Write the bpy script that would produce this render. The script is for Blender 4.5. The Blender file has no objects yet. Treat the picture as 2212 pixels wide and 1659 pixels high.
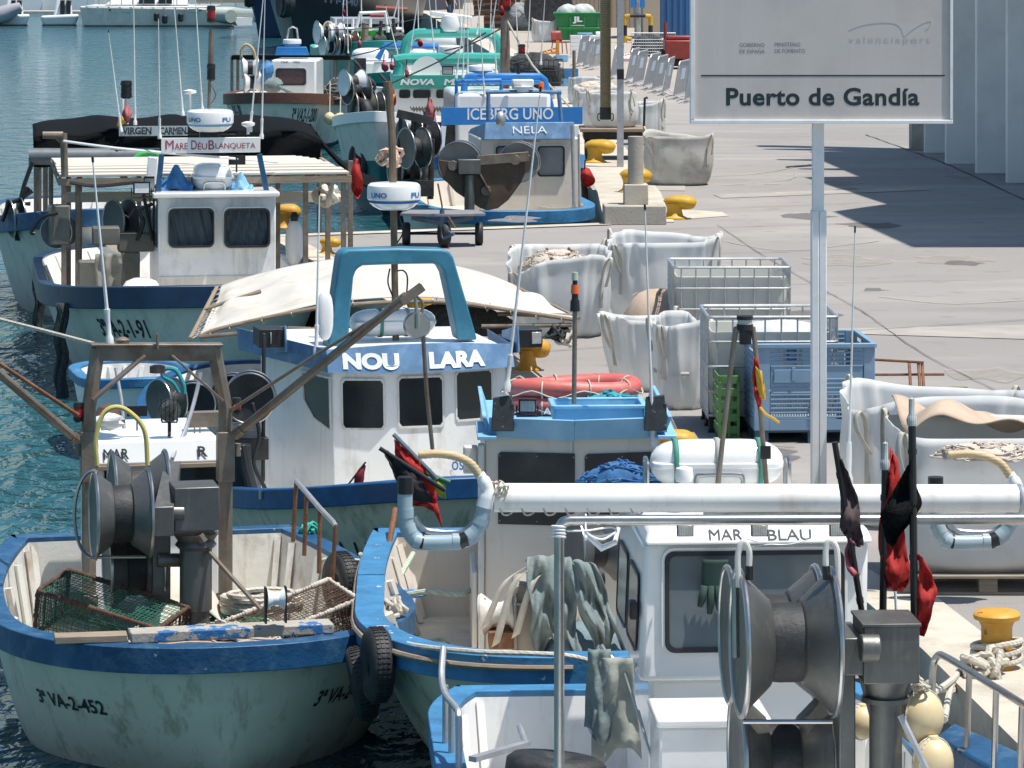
import bpy, math, random
from mathutils import Vector, Matrix
rnd = random.Random(7)
V = Vector
PI = math.pi
sc = bpy.context.scene
col = sc.collection

# ---------------------------------------------------------------- camera model
F, YH, HC, QZ = 7500.0, -140.0, 5.9, 1.3      # focal length and horizon measured on the photo, eye height, quay height


def P(px, py, Y):
    return V(((px - 1106) * Y / F, Y, HC - (py - YH) * Y / F))


def G(px, py, z=QZ):
    return P(px, py, F * (HC - z) / (py - YH))


# ---------------------------------------------------------------- materials
MATS = {}


def mat(name, c, rough=.5, metal=0, var=.12, scale=5, bump=.0, bscale=40, dirt=None, chips=None, streak=None, coat=0,
        trans=0, spec=.5, wave=None, alpha=None, transl=0, stretch=None, emit=0, dirt2=None):
    if name in MATS:
        return MATS[name]
    m = bpy.data.materials.new(name)
    m.use_nodes = True
    nt = m.node_tree
    N, Lk = nt.nodes, nt.links
    b = N['Principled BSDF']
    out = N['Material Output']
    tc = N.new('ShaderNodeTexCoord')
    co = tc.outputs['Object']
    if stretch:
        mp = N.new('ShaderNodeMapping')
        mp.inputs['Scale'].default_value = stretch
        Lk.new(co, mp.inputs[0])
        co = mp.outputs[0]

    def noise(sc_, det=4, r=.6, vec=None):
        n = N.new('ShaderNodeTexNoise')
        n.inputs['Scale'].default_value = sc_
        n.inputs['Detail'].default_value = det
        n.inputs['Roughness'].default_value = r
        Lk.new(vec or co, n.inputs['Vector'])
        return n.outputs['Fac']

    def ramp(fac, lo, hi):
        r = N.new('ShaderNodeMapRange')
        r.inputs[1].default_value = lo
        r.inputs[2].default_value = hi
        Lk.new(fac, r.inputs[0])
        return r.outputs[0]

    def mix(fac, a, bb, amt=1):
        x = N.new('ShaderNodeMix')
        x.data_type = 'RGBA'
        if amt != 1:
            mu = N.new('ShaderNodeMath')
            mu.operation = 'MULTIPLY'
            mu.inputs[1].default_value = amt
            Lk.new(fac, mu.inputs[0])
            fac = mu.outputs[0]
        Lk.new(fac, x.inputs[0])
        for i, q in ((6, a), (7, bb)):
            if isinstance(q, tuple):
                x.inputs[i].default_value = (*q[:3], 1)
            else:
                Lk.new(q, x.inputs[i])
        return x.outputs[2]
    lo = tuple(max(0, q * (1 - var)) for q in c)
    hi = tuple(min(1, q * (1 + var)) for q in c)
    cur = mix(ramp(noise(scale), .3, .7), lo, hi)
    if wave:
        w = N.new('ShaderNodeTexWave')
        w.wave_type = 'BANDS'
        w.bands_direction = wave[0]
        w.inputs['Scale'].default_value = wave[1]
        w.inputs['Distortion'].default_value = wave[3] if len(wave) > 3 else 1
        w.inputs['Detail'].default_value = 2
        Lk.new(co, w.inputs['Vector'])
        cur = mix(w.outputs['Fac'], cur, wave[2], .6)
    for d in (dirt, dirt2):
        if d:          # (colour, amount, scale, threshold)
            cur = mix(ramp(noise(d[2], 6, .65), d[3], d[3] + .2), cur, d[0], d[1])
    if streak:        # (colour, amount, scale) vertical runs
        mp2 = N.new('ShaderNodeMapping')
        mp2.inputs['Scale'].default_value = (streak[2], streak[2], streak[2] * .07)
        Lk.new(tc.outputs['Object'], mp2.inputs[0])
        cur = mix(ramp(noise(1, 5, .7, mp2.outputs[0]), .53, .68), cur, streak[0], streak[1])
    if chips:         # (colour, threshold, scale) hard edged
        cur = mix(ramp(noise(chips[2], 8, .72), chips[1], chips[1] + .02), cur, chips[0])
    Lk.new(cur, b.inputs['Base Color'])
    rr = N.new('ShaderNodeMapRange')
    rr.inputs[3].default_value = max(.02, rough - .08)
    rr.inputs[4].default_value = min(1, rough + .1)
    Lk.new(noise(scale * 2.7), rr.inputs[0])
    Lk.new(rr.outputs[0], b.inputs['Roughness'])
    b.inputs['Metallic'].default_value = metal
    b.inputs['Specular IOR Level'].default_value = spec
    if coat:
        b.inputs['Coat Weight'].default_value = coat
        b.inputs['Coat Roughness'].default_value = .08
    if trans:
        b.inputs['Transmission Weight'].default_value = trans
    if bump:
        bn = N.new('ShaderNodeBump')
        bn.inputs['Strength'].default_value = min(1, bump)
        bn.inputs['Distance'].default_value = .02
        Lk.new(noise(bscale, 6, .6), bn.inputs['Height'])
        Lk.new(bn.outputs[0], b.inputs['Normal'])
    if emit:
        b.inputs['Emission Color'].default_value = (*c, 1)
        b.inputs['Emission Strength'].default_value = emit
    last = b.outputs[0]
    if transl:
        t = N.new('ShaderNodeBsdfTranslucent')
        Lk.new(cur, t.inputs[0])
        mx = N.new('ShaderNodeMixShader')
        mx.inputs[0].default_value = transl
        Lk.new(last, mx.inputs[1])
        Lk.new(t.outputs[0], mx.inputs[2])
        last = mx.outputs[0]
    if alpha is not None:
        t = N.new('ShaderNodeBsdfTransparent')
        mx = N.new('ShaderNodeMixShader')
        mx.inputs[0].default_value = alpha
        Lk.new(t.outputs[0], mx.inputs[1])
        Lk.new(last, mx.inputs[2])
        last = mx.outputs[0]
    Lk.new(last, out.inputs[0])
    MATS[name] = m
    return m


RUST = (.16, .065, .03)
GRIME = (.22, .19, .15)
white = mat('white paint', (.74, .74, .72), .35, var=.05, scale=2, dirt=(GRIME, .35, 3, .55), streak=((.35, .27, .18), .35, 7), bump=.05, bscale=30)
whiteworn = mat('worn white paint', (.66, .65, .60), .5, var=.08, scale=3, dirt=((.25, .2, .14), .5, 4, .5), chips=((.3, .22, .14), .69, 9), streak=((.3, .17, .08), .5, 6), bump=.15, bscale=25)
hullgrey = mat('pale hull paint', (.70, .63, .50), .55, var=.07, scale=1.5, dirt=((.4, .35, .25), .4, 1.2, .5), streak=((.2, .13, .06), .55, 6), chips=((.12, .12, .1), .74, 6))
hullwhite = mat('white hull paint', (.72, .67, .58), .5, var=.06, scale=1.5, dirt=((.3, .3, .26), .35, 2, .52), streak=((.3, .24, .14), .35, 5))
gel = mat('gelcoat', (.80, .80, .78), .22, var=.03, scale=3, dirt=((.45, .4, .3), .25, 5, .58), coat=.4)
cream = mat('cream paint', (.66, .61, .54), .4, var=.05, scale=2, dirt=((.35, .3, .24), .35, 3, .55), streak=((.35, .25, .16), .3, 8))
deckm = mat('sunbleached deck', (.62, .57, .47), .7, var=.15, scale=3, dirt=((.25, .2, .14), .6, 4, .55), dirt2=((.1, .08, .06), .6, 7, .63), bump=.2, bscale=50)
blue = mat('blue rail paint', (.011, .07, .165), .45, var=.25, scale=3, chips=((.42, .45, .45), .655, 7), dirt=((.10, .20, .28), .5, 5, .5), bump=.3, bscale=18)
blueworn = mat('worn blue paint', (.045, .19, .36), .5, var=.25, scale=4, chips=((.6, .6, .56), .63, 6), dirt=((.02, .1, .25), .6, 3, .5), bump=.3, bscale=18)
navy = mat('navy paint', (.012, .04, .085), .4, var=.3, scale=3, chips=((.2, .26, .3), .72, 8))
skyblue = mat('sky blue paint', (.20, .43, .62), .5, var=.12, scale=3, dirt=((.35, .55, .72), .5, 3, .5), chips=((.5, .55, .55), .72, 9), bump=.1)
visorblue = mat('faded visor blue', (.10, .20, .34), .5, var=.2, scale=4, dirt=((.22, .36, .55), .6, 6, .48), chips=((.4, .45, .5), .73, 12))
archblue = mat('petrol blue paint', (.03, .17, .26), .45, var=.2, scale=3, chips=((.6, .62, .58), .69, 5), dirt=((.06, .26, .36), .5, 4, .5))
signblue = mat('bright blue panel', (.02, .19, .52), .4, var=.12, scale=3, dirt=((.1, .3, .6), .4, 5, .55))
polyblue = mat('blue crate plastic', (.19, .30, .41), .5, var=.06, scale=2, dirt=((.3, .42, .55), .5, 3, .5))
steel = mat('stainless steel', (.46, .45, .43), .3, metal=1, var=.12, scale=6, dirt=((.25, .17, .1), .5, 8, .6), bump=.04)
brushed = mat('brushed steel', (.155, .155, .145), .46, metal=.7, var=.12, scale=5, dirt=((.12, .11, .09), .6, 3, .5), dirt2=((.30, .29, .27), .5, 6, .56), streak=((.33, .31, .28), .35, 9), bump=.1, bscale=60)
agedsteel = mat('aged steel', (.24, .205, .165), .55, metal=.6, var=.2, scale=7, dirt=((.18, .1, .06), .7, 5, .48), bump=.15, bscale=50)
galv = mat('galvanised steel', (.45, .46, .47), .5, metal=.7, var=.15, scale=8, dirt=((.25, .22, .2), .5, 6, .55))
rust = mat('rusty iron', (.20, .09, .045), .8, metal=.2, var=.35, scale=9, dirt=((.3, .15, .08), .6, 6, .5), bump=.35, bscale=45)
brownsteel = mat('brown painted steel', (.085, .05, .03), .45, var=.2, scale=4, dirt=((.16, .1, .06), .5, 5, .5), streak=((.03, .02, .015), .5, 6))
dark = mat('dark iron', (.022, .024, .026), .5, metal=.3, var=.3, scale=6, dirt=((.1, .08, .06), .5, 8, .58), bump=.15)
rubber = mat('black rubber', (.016, .017, .018), .6, var=.3, scale=6, dirt=((.08, .075, .07), .5, 7, .52), bump=.25, bscale=45)
blackcloth = mat('black shade netting', (.008, .009, .010), .95, spec=.1, var=.6, scale=45, dirt=((.05, .05, .045), .5, 30, .6), bump=.8, bscale=70)
canvas = mat('cream awning canvas', (.62, .59, .52), .85, var=.08, scale=1.5, dirt=((.42, .36, .27), .5, 2.5, .5), bump=.1, bscale=6, transl=.12)  # plain cream canvas tone with blotchy dirt
cloth = mat('cream tarp', (.62, .58, .50), .9, var=.08, scale=3, dirt=((.4, .35, .27), .5, 4, .55), bump=.2, bscale=30)
greycloth = mat('grey green oilskin', (.32, .33, .28), .8, var=.15, scale=4, dirt=((.2, .2, .16), .5, 5, .5), bump=.2)
tealcloth = mat('faded teal rag', (.17, .215, .21), .85, var=.2, scale=6, dirt=((.45, .4, .3), .5, 5, .52), bump=.4, bscale=25)
bluecloth = mat('blue tarpaulin', (.05, .2, .42), .6, var=.25, scale=6, bump=.2)
jeancloth = mat('navy overalls', (.03, .06, .11), .9, var=.3, scale=8, bump=.2)
bag = mat('woven white bag', (.78, .785, .77), .6, var=.05, scale=2, dirt=((.45, .41, .33), .35, 2.6, .57), transl=.42, bump=.06, bscale=60)
bagdirty = mat('soiled woven bag', (.62, .60, .55), .7, var=.08, scale=2, dirt=((.26, .23, .19), .6, 2.2, .5), transl=.25, bump=.15, bscale=14)
strap = mat('bag webbing', (.52, .48, .40), .85, var=.15, scale=12)
burlap = mat('burlap sacking', (.47, .36, .27), .95, var=.12, scale=5, bump=.4, bscale=90)
netcord = mat('tan fishing net', (.52, .45, .38), .9, var=.2, scale=12)
netblack = mat('dark fishing net', (.045, .05, .05), .9, var=.5, scale=30, bump=.7, bscale=50)
netblue = mat('blue netting', (.035, .13, .3), .85, var=.3, scale=14)
netteal = mat('teal netting', (.04, .3, .36), .85, var=.4, scale=30, bump=.8, bscale=60)
netgreen = mat('green trap netting', (.02, .13, .08), .85, var=.4, scale=20)
nettan = mat('brown trap mesh', (.10, .055, .035), .9, var=.4, scale=20)
film = mat('monofilament net', (.75, .78, .76), .35, var=.1, alpha=.16, spec=.8)
filmline = mat('monofilament strands', (.85, .86, .82), .3, var=.05, alpha=.8, transl=.3)
rope = mat('twisted rope', (.62, .57, .48), .9, var=.12, scale=14, dirt=((.3, .25, .18), .5, 8, .55), wave=('DIAGONAL', 14, (.33, .29, .23), .2), bump=.4, bscale=60)
ropegreen = mat('pale green rope', (.52, .60, .48), .9, var=.12, scale=14, wave=('DIAGONAL', 14, (.3, .35, .27), .2))
ropeteal = mat('teal twine', (.04, .38, .30), .8, var=.2)
glass = mat('dark window glass', (.010, .016, .02), .06, var=.3, scale=2, spec=.6)
glassblue = mat('cabin window glass', (.15, .18, .195), .08, var=.25, scale=1.3, spec=.6, dirt=((.17, .2, .22), .6, 1.2, .5))
smoke = mat('clear window', (.03, .05, .06), .03, var=.02, alpha=.25, spec=.8)
boardblack = mat('black window board', (.035, .032, .03), .5, var=.3, scale=3, dirt=((.1, .09, .075), .5, 3, .5))
curtain = mat('grey curtain', (.085, .12, .14), .9, var=.15, scale=5)
gasket = mat('window gasket', (.018, .02, .022), .5, var=.2)
alu = mat('window trim', (.62, .63, .62), .35, metal=.5, var=.08)
letterdark = mat('dark lettering', (.015, .028, .035), .6, var=.15)
letterwhite = mat('white lettering', (.82, .82, .8), .5, var=.05)
letterred = mat('red lettering', (.33, .05, .08), .6, var=.2, chips=((.75, .73, .7), .64, 40))
letterblue = mat('blue lettering', (.03, .16, .40), .5, var=.1)
lettergrey = mat('faded grey lettering', (.17, .16, .155), .7, var=.1)
hullletter = mat('black hull number', (.02, .025, .028), .5, var=.3, chips=((.4, .42, .4), .66, 20))
red = mat('red flag cloth', (.52, .03, .025), .75, var=.15, scale=7, transl=.3, bump=.2, bscale=14)
pinkflag = mat('faded red flag', (.55, .16, .18), .8, var=.15, scale=7, transl=.3)
blackflag = mat('black flag cloth', (.02, .02, .022), .8, var=.3, scale=9, transl=.1)
plumflag = mat('faded black flag', (.11, .075, .075), .8, var=.3, scale=9, transl=.2)
greenflag = mat('lime flag', (.33, .47, .05), .8, var=.1, transl=.3)
yellowflag = mat('yellow flag cloth', (.75, .47, .06), .8, var=.1, transl=.3)
yellow = mat('yellow bollard paint', (.56, .32, .022), .5, var=.15, scale=4, dirt=((.3, .16, .03), .55, 5, .5), chips=(RUST, .665, 6), bump=.1)
yellowrust = mat('rust worn yellow paint', (.60, .30, .03), .5, var=.2, scale=4, chips=(RUST, .60, 7), dirt=((.45, .2, .05), .6, 4, .48), bump=.15)
hoseyellow = mat('yellow hose', (.58, .48, .15), .5, var=.1)
hosebeige = mat('ribbed beige hose', (.58, .44, .26), .6, var=.15, wave=('Z', 16, (.4, .28, .15), .2), bump=.2)
hosewhite = mat('ribbed white hose', (.68, .65, .58), .5, var=.08)
hosegreen = mat('green hose', (.04, .5, .10), .4, var=.1)
pvc = mat('grey plumbing pipe', (.30, .39, .43), .3, var=.06, scale=3, dirt=((.22, .26, .27), .5, 4, .55), coat=.15)
tape = mat('black tape', (.012, .012, .013), .35, var=.2)
whitetube = mat('white roller tube', (.76, .75, .71), .35, var=.05, scale=2, dirt=((.45, .36, .24), .5, 3, .57), streak=((.4, .28, .16), .3, 5))
buoy = mat('cream float', (.66, .53, .31), .4, var=.1, scale=4, dirt=((.4, .28, .13), .5, 4, .52), chips=((.25, .2, .12), .74, 10))
orange = mat('orange lamp', (.75, .14, .02), .3, var=.1)
redpaint = mat('dark red paint', (.25, .035, .025), .5, var=.25, scale=4)
floatred = mat('red rescue float', (.55, .12, .10), .5, var=.12, scale=4, dirt=((.62, .3, .26), .5, 5, .5))
greenpl = mat('green skip paint', (.02, .22, .06), .4, var=.12)
greencrate = mat('green crate plastic', (.07, .19, .05), .5, var=.12)
teal = mat('sea green paint', (.045, .36, .30), .42, var=.1, scale=3, dirt=((.09, .45, .38), .5, 4, .52))
tealdark = mat('green hull paint', (.03, .14, .15), .4, var=.2, scale=2)
black = mat('black hull', (.006, .011, .02), .3, var=.3)
bluehull = mat('deep blue hull', (.012, .032, .085), .35, var=.2)
concrete = mat('weathered concrete', (.42, .38, .32), .9, var=.14, scale=1.5, dirt=((.25, .22, .18), .6, 2.5, .5), dirt2=((.16, .15, .13), .5, 9, .6), bump=.4, bscale=30)
coping = mat('pale coping concrete', (.50, .45, .37), .9, var=.15, scale=1.2, dirt=((.3, .26, .2), .6, 2.2, .5), dirt2=((.2, .18, .15), .5, 9, .6), bump=.35, bscale=35)
finconc = mat('grey rendered fins', (.80, .79, .75), .8, var=.06, scale=.8, dirt=((.6, .6, .58), .6, 1, .5), streak=((.4, .39, .36), .45, 1.5))
wood = mat('weathered timber', (.28, .22, .16), .85, var=.25, scale=4, stretch=(1, 8, 8), dirt=((.16, .12, .09), .6, 5, .5), bump=.2)
woodgrey = mat('grey planks', (.55, .51, .44), .85, var=.12, scale=3, stretch=(.6, 18, 6), dirt=((.38, .33, .26), .55, 3, .5), bump=.15)
woodrail = mat('varnished rail', (.12, .05, .03), .5, var=.3, scale=4, stretch=(1, 6, 6))
signpanel = mat('grey sign panel', (.57, .52, .475), .6, var=.03, scale=2, streak=((.62, .60, .57), .35, 3.5), dirt=((.42, .39, .37), .5, 1.4, .5))
signframe = mat('white sign frame', (.80, .80, .78), .5, var=.08, dirt=((.35, .32, .28), .4, 5, .55), chips=(RUST, .75, 9))
speckle = mat('speckled black board', (.02, .026, .028), .6, var=.4, scale=20, chips=((.2, .22, .2), .62, 28))
shell = mat('dried rope bundle', (.60, .42, .33), .9, var=.3, scale=20)
straw = mat('translucent tank plastic', (.72, .72, .66), .35, var=.05, scale=2, transl=.3, dirt=((.5, .48, .4), .35, 2, .5))
lampgrey = mat('lamp lens', (.5, .52, .5), .15, var=.2, scale=30, wave=('X', 30, (.15, .16, .15), 0))
redlens = mat('red lamp lens', (.3, .01, .01), .2, var=.1)
beigewall = mat('ochre wall', (.42, .35, .26), .9, var=.06, scale=.5, dirt=((.3, .25, .2), .4, .6, .5))
bluewall = mat('blue container wall', (.03, .12, .30), .6, var=.12, scale=.6, chips=((.4, .45, .5), .75, 3))
tanwall = mat('slatted tan wall', (.34, .27, .20), .85, var=.1, scale=.7, stretch=(3, 3, .2))
skin = mat('skin', (.42, .25, .18), .6, var=.05)
hair = mat('dark hair', (.02, .015, .012), .6)

# ---------------------------------------------------------------- mesh builder


def perp(d):
    d = d.normalized()
    a = V((0, 0, 1)) if abs(d.z) < .9 else V((1, 0, 0))
    u = d.cross(a).normalized()
    return u, d.cross(u).normalized()


def smooth_path(pts, n=6, closed=False):
    pts = [V(p) for p in pts]
    if len(pts) < 3:
        return pts
    out = []
    L = len(pts)
    for i in range(L if closed else L - 1):
        p1, p2 = pts[i], pts[(i + 1) % L]
        p0 = pts[i - 1] if (i > 0 or closed) else p1 * 2 - p2
        p3 = pts[(i + 2) % L] if (i + 2 < L or closed) else p2 * 2 - p1
        for k in range(n):
            t = k / n
            out.append(.5 * ((2 * p1) + (p2 - p0) * t + (2 * p0 - 5 * p1 + 4 * p2 - p3) * t * t + (3 * p1 - p0 - 3 * p2 + p3) * t ** 3))
    if not closed:
        out.append(pts[-1])
    return out


class MB:
    def __init__(s):
        s.v, s.f, s.mi, s.m = [], [], [], 0

    def add(s, vs, fs):
        o = len(s.v)
        s.v += [V(p) for p in vs]
        for f in fs:
            s.f.append([i + o for i in f])
            s.mi.append(s.m)
        return s

    def mtl(s, i):
        s.m = i
        return s

    def hexa(s, q):       # 4 bottom, 4 top, both counter-clockwise seen from above
        return s.add(q, [(3, 2, 1, 0), (4, 5, 6, 7), (0, 1, 5, 4), (1, 2, 6, 5), (2, 3, 7, 6), (3, 0, 4, 7)])

    def box(s, c, d, rz=0, R=None):
        c = V(c)
        x, y, z = d[0] / 2, d[1] / 2, d[2] / 2
        M = R or Matrix.Rotation(rz, 3, 'Z')
        q = [(-x, -y, -z), (x, -y, -z), (x, y, -z), (-x, y, -z), (-x, -y, z), (x, -y, z), (x, y, z), (-x, y, z)]
        return s.hexa([c + M @ V(p) for p in q])

    def b2(s, a, b):
        a, b = V(a), V(b)
        return s.box((a + b) / 2, [abs(q) for q in (b - a)])

    def beam(s, a, b, w, h, up=V((0, 0, 1))):
        a, b = V(a), V(b)
        d = (b - a).normalized()
        u = d.cross(up)
        u = u.normalized() if u.length > 1e-4 else V((1, 0, 0))
        t = u.cross(d).normalized()
        u, t = u * w / 2, t * h / 2
        q = [a - u - t, a + u - t, b + u - t, b - u - t, a - u + t, a + u + t, b + u + t, b - u + t]
        return s.hexa(q)

    def tube(s, pts, r, n=8, closed=False, caps=True):
        pts = [V(p) for p in pts]
        L = len(pts)
        rr = r if isinstance(r, (list, tuple)) else [r] * L
        vs, fs = [], []
        u = None
        for i, p in enumerate(pts):
            if closed:
                d = pts[(i + 1) % L] - pts[i - 1]
            else:
                d = pts[min(i + 1, L - 1)] - pts[max(i - 1, 0)]
            if d.length < 1e-9:
                d = V((0, 0, 1))
            d.normalize()
            if u is None:
                u, w = perp(d)
            else:
                u = u - d * u.dot(d)
                if u.length < 1e-5:
                    u, w = perp(d)
                u.normalize()
            w = d.cross(u)
            for k in range(n):
                a = 2 * PI * k / n
                vs.append(p + (u * math.cos(a) + w * math.sin(a)) * rr[i])
        for i in range(L if closed else L - 1):
            j = (i + 1) % L
            for k in range(n):
                k2 = (k + 1) % n
                fs.append((i * n + k, i * n + k2, j * n + k2, j * n + k))
        if caps and not closed:
            fs.append(tuple(reversed(range(n))))
            fs.append(tuple((L - 1) * n + k for k in range(n)))
        return s.add(vs, fs)

    def cyl(s, a, b, r, r2=None, n=16):
        return s.tube([a, b], [r, r if r2 is None else r2], n)

    def lathe(s, prof, o, ax=V((0, 0, 1)), n=24, ang=2 * PI):
        o, ax = V(o), V(ax).normalized()
        u, w = perp(ax)
        vs, fs = [], []
        L = len(prof)
        for r, h in prof:
            for k in range(n):
                a = 2 * PI * k / n
                vs.append(o + ax * h + (u * math.cos(a) + w * math.sin(a)) * max(r, 1e-4))
        for i in range(L - 1):
            for k in range(n):
                k2 = (k + 1) % n
                fs.append((i * n + k, i * n + k2, (i + 1) * n + k2, (i + 1) * n + k))
        if prof[0][0] > 1e-3:
            fs.append(tuple(reversed(range(n))))
        if prof[-1][0] > 1e-3:
            fs.append(tuple((L - 1) * n + k for k in range(n)))
        return s.add(vs, fs)

    def ball(s, c, r, n=14, e=1.0, jit=0, R=None):      # e < 1: boxy superellipsoid
        c = V(c)
        r = V((r, r, r)) if isinstance(r, (int, float)) else V(r)
        sg = lambda q: math.copysign(abs(q) ** e, q)
        vs, fs = [], []
        m = max(6, n // 2 + 1)
        for i in range(m + 1):
            th = PI * i / m
            for k in range(n):
                a = 2 * PI * k / n
                j = 1 + (rnd.random() - .5) * jit
                p = V((sg(math.sin(th)) * sg(math.cos(a)) * r.x, sg(math.sin(th)) * sg(math.sin(a)) * r.y, sg(math.cos(th)) * r.z)) * j
                vs.append(c + (R @ p if R else p))
        for i in range(m):
            for k in range(n):
                k2 = (k + 1) % n
                fs.append((i * n + k, (i + 1) * n + k, (i + 1) * n + k2, i * n + k2))
        return s.add(vs, fs)

    def prism(s, poly, o, u, v, d):         # polygon in the plane (o,u,v) pushed along vector d
        o, u, v, d = V(o), V(u), V(v), V(d)
        n = len(poly)
        a = [o + u * x + v * y for x, y in poly]
        vs = a + [p + d for p in a]
        fs = [tuple(reversed(range(n))), tuple(range(n, 2 * n))]
        for i in range(n):
            j = (i + 1) % n
            fs.append((i, j, j + n, i + n))
        return s.add(vs, fs)

    def ring(s, outer, inner, o, u, v, d):
        o, u, v, d = V(o), V(u), V(v), V(d)
        n = len(outer)
        q = [o + u * x + v * y for x, y in outer] + [o + u * x + v * y for x, y in inner]
        vs = q + [p + d for p in q]
        fs = []
        for i in range(n):
            j = (i + 1) % n
            fs += [(i, n + i, n + j, j), (2 * n + i, 2 * n + j, 3 * n + j, 3 * n + i), (i, j, 2 * n + j, 2 * n + i), (n + j, n + i, 3 * n + i, 3 * n + j)]
        return s.add(vs, fs)

    def grid(s, fn, nu, nv, wrap=False):
        vs = [fn(i / nu, j / nv) for j in range(nv + 1) for i in range(nu + (0 if wrap else 1))]
        w = nu if wrap else nu + 1
        fs = []
        for j in range(nv):
            for i in range(nu):
                i2 = (i + 1) % w
                fs.append((j * w + i, j * w + i2, (j + 1) * w + i2, (j + 1) * w + i))
        return s.add(vs, fs)

    def xf(s, M):
        s.v = [M @ p for p in s.v]
        return s

    def build(s, name, m, parent=None, label=None, cat=None, group=None, kind=None, bevel=0, solid=0, ang=35, seg=2, sub=0):
        me = bpy.data.meshes.new(name)
        vs = s.v
        o = bpy.data.objects.new(name, me)
        if parent is None and kind is None and vs:
            xs = [p.x for p in vs]
            ys = [p.y for p in vs]
            base = V(((min(xs) + max(xs)) / 2, (min(ys) + max(ys)) / 2, min(p.z for p in vs)))
            o.location = base
            vs = [p - base for p in vs]
        me.from_pydata([tuple(p) for p in vs], [], s.f)
        for q in (m if isinstance(m, (list, tuple)) else [m]):
            me.materials.append(q)
        if any(s.mi):
            me.polygons.foreach_set('material_index', s.mi)
        me.polygons.foreach_set('use_smooth', [True] * len(me.polygons))
        me.validate()
        import bmesh
        bm = bmesh.new()
        bm.from_mesh(me)
        bmesh.ops.recalc_face_normals(bm, faces=bm.faces)
        bm.to_mesh(me)
        bm.free()
        me.set_sharp_from_angle(angle=math.radians(ang))
        col.objects.link(o)
        if parent is not None:
            o.parent = parent
        if sub:
            d = o.modifiers.new('sub', 'SUBSURF')
            d.levels = d.render_levels = sub
        if solid:
            d = o.modifiers.new('thick', 'SOLIDIFY')
            d.thickness = solid
            d.offset = 0
        if bevel:
            d = o.modifiers.new('bevel', 'BEVEL')
            d.width = bevel
            d.segments = seg
            d.limit_method = 'ANGLE'
            d.angle_limit = math.radians(38)
            d.harden_normals = False
        tag(o, label, cat, group, kind)
        return o


def tag(o, label=None, cat=None, group=None, kind=None):
    for k, q in (('label', label), ('category', cat), ('group', group), ('kind', kind)):
        if q:
            o[k] = q
    return o


def thing(name, label, cat, loc=(0, 0, 0), rz=0, group=None):
    o = bpy.data.objects.new(name, None)
    o.empty_display_size = .2
    o.location = loc
    o.rotation_euler = (0, 0, rz)
    col.objects.link(o)
    return tag(o, label, cat, group)


def dup(root, loc, rz=0, label=None, group=None, scale=None):
    def cp(o, par):
        c = o.copy()
        col.objects.link(c)
        c.parent = par
        for k in list(o.children):
            cp(k, c)
        return c
    r = cp(root, None)
    r.location = loc
    r.rotation_euler = (0, 0, rz)
    if scale:
        r.scale = scale if isinstance(scale, (tuple, list)) else (scale,) * 3
    if label:
        r['label'] = label
    if group:
        r['group'] = group
    return r


class Fr:
    """A frame that lies along a boat or object: x to the viewer's right, y away, z up."""

    def __init__(s, X, Y, phi=0, z=0):
        s.O = V((X, Y, z))
        s.phi = phi
        s.R = V((math.cos(phi), math.sin(phi), 0))
        s.A = V((-math.sin(phi), math.cos(phi), 0))
        s.M = Matrix.Translation(s.O) @ Matrix.Rotation(phi, 4, 'Z')

    def p(s, px, py, yl):              # pixel ray cut at local depth yl -> local coordinates
        k1, k2 = (px - 1106) / F, (py - YH) / F
        Y = (yl + s.A.dot(s.O)) / (k1 * s.A.x + s.A.y)
        w = V((k1 * Y, Y, HC - k2 * Y)) - s.O
        return V((s.R.dot(w), yl, w.z))

    def w(s, p):
        return s.M @ V(p)

    def sc(s, yl):                     # pixels per metre at that depth
        return F / (s.O.y + yl)

    def thing(s, name, label, cat, group=None):
        return thing(name, label, cat, s.O, s.phi, group)


UX, UY, UZ = V((1, 0, 0)), V((0, 1, 0)), V((0, 0, 1))


def rrect(x0, y0, x1, y1, r, n=5):
    pts = []
    for cx, cy, a0 in ((x1 - r, y0 + r, -PI / 2), (x1 - r, y1 - r, 0), (x0 + r, y1 - r, PI / 2), (x0 + r, y0 + r, PI)):
        for k in range(n + 1):
            a = a0 + PI / 2 * k / n
            pts.append((cx + r * math.cos(a), cy + r * math.sin(a)))
    return pts


FONT_CACHE = {}


def text_mesh(body, bold=0, space=1.0):
    key = (body, bold, space)
    if key in FONT_CACHE:
        return FONT_CACHE[key]
    cu = bpy.data.curves.new('t', 'FONT')
    cu.body = body
    cu.size = 1
    cu.offset = bold
    cu.space_character = space
    cu.resolution_u = 4
    o = bpy.data.objects.new('t', cu)
    col.objects.link(o)
    dg = bpy.context.evaluated_depsgraph_get()
    me = bpy.data.meshes.new_from_object(o.evaluated_get(dg))
    vs = [q.co.copy() for q in me.vertices]
    fs = [tuple(p.vertices) for p in me.polygons]
    if bold > 0 and 'M' in body:          # the outline of a thickened M crosses itself: rebuild its faces
        for k in range(len(vs) - 14):
            q = vs[k:k + 15]
            same = lambda i, j: abs(q[i].y - q[j].y) < 1e-4
            if same(1, 2) and same(5, 6) and same(0, 7) and same(7, 8) and same(8, 14) and same(9, 13) and same(3, 4) and not same(0, 9):
                q[1].x = q[2].x = (q[1].x + q[2].x) / 2
                q[5].x = q[6].x = (q[5].x + q[6].x) / 2
                fs = [f for f in fs if not all(k <= i < k + 15 for i in f)]
                fs += [tuple(k + i for i in f) for f in ((8, 7, 5, 9), (9, 5, 10), (5, 4, 11, 10), (4, 3, 11), (3, 1, 12, 11), (1, 13, 12), (0, 14, 13, 1))]
    bpy.data.objects.remove(o)
    bpy.data.curves.remove(cu)
    bpy.data.meshes.remove(me)
    FONT_CACHE[key] = (vs, fs)
    return vs, fs


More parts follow.
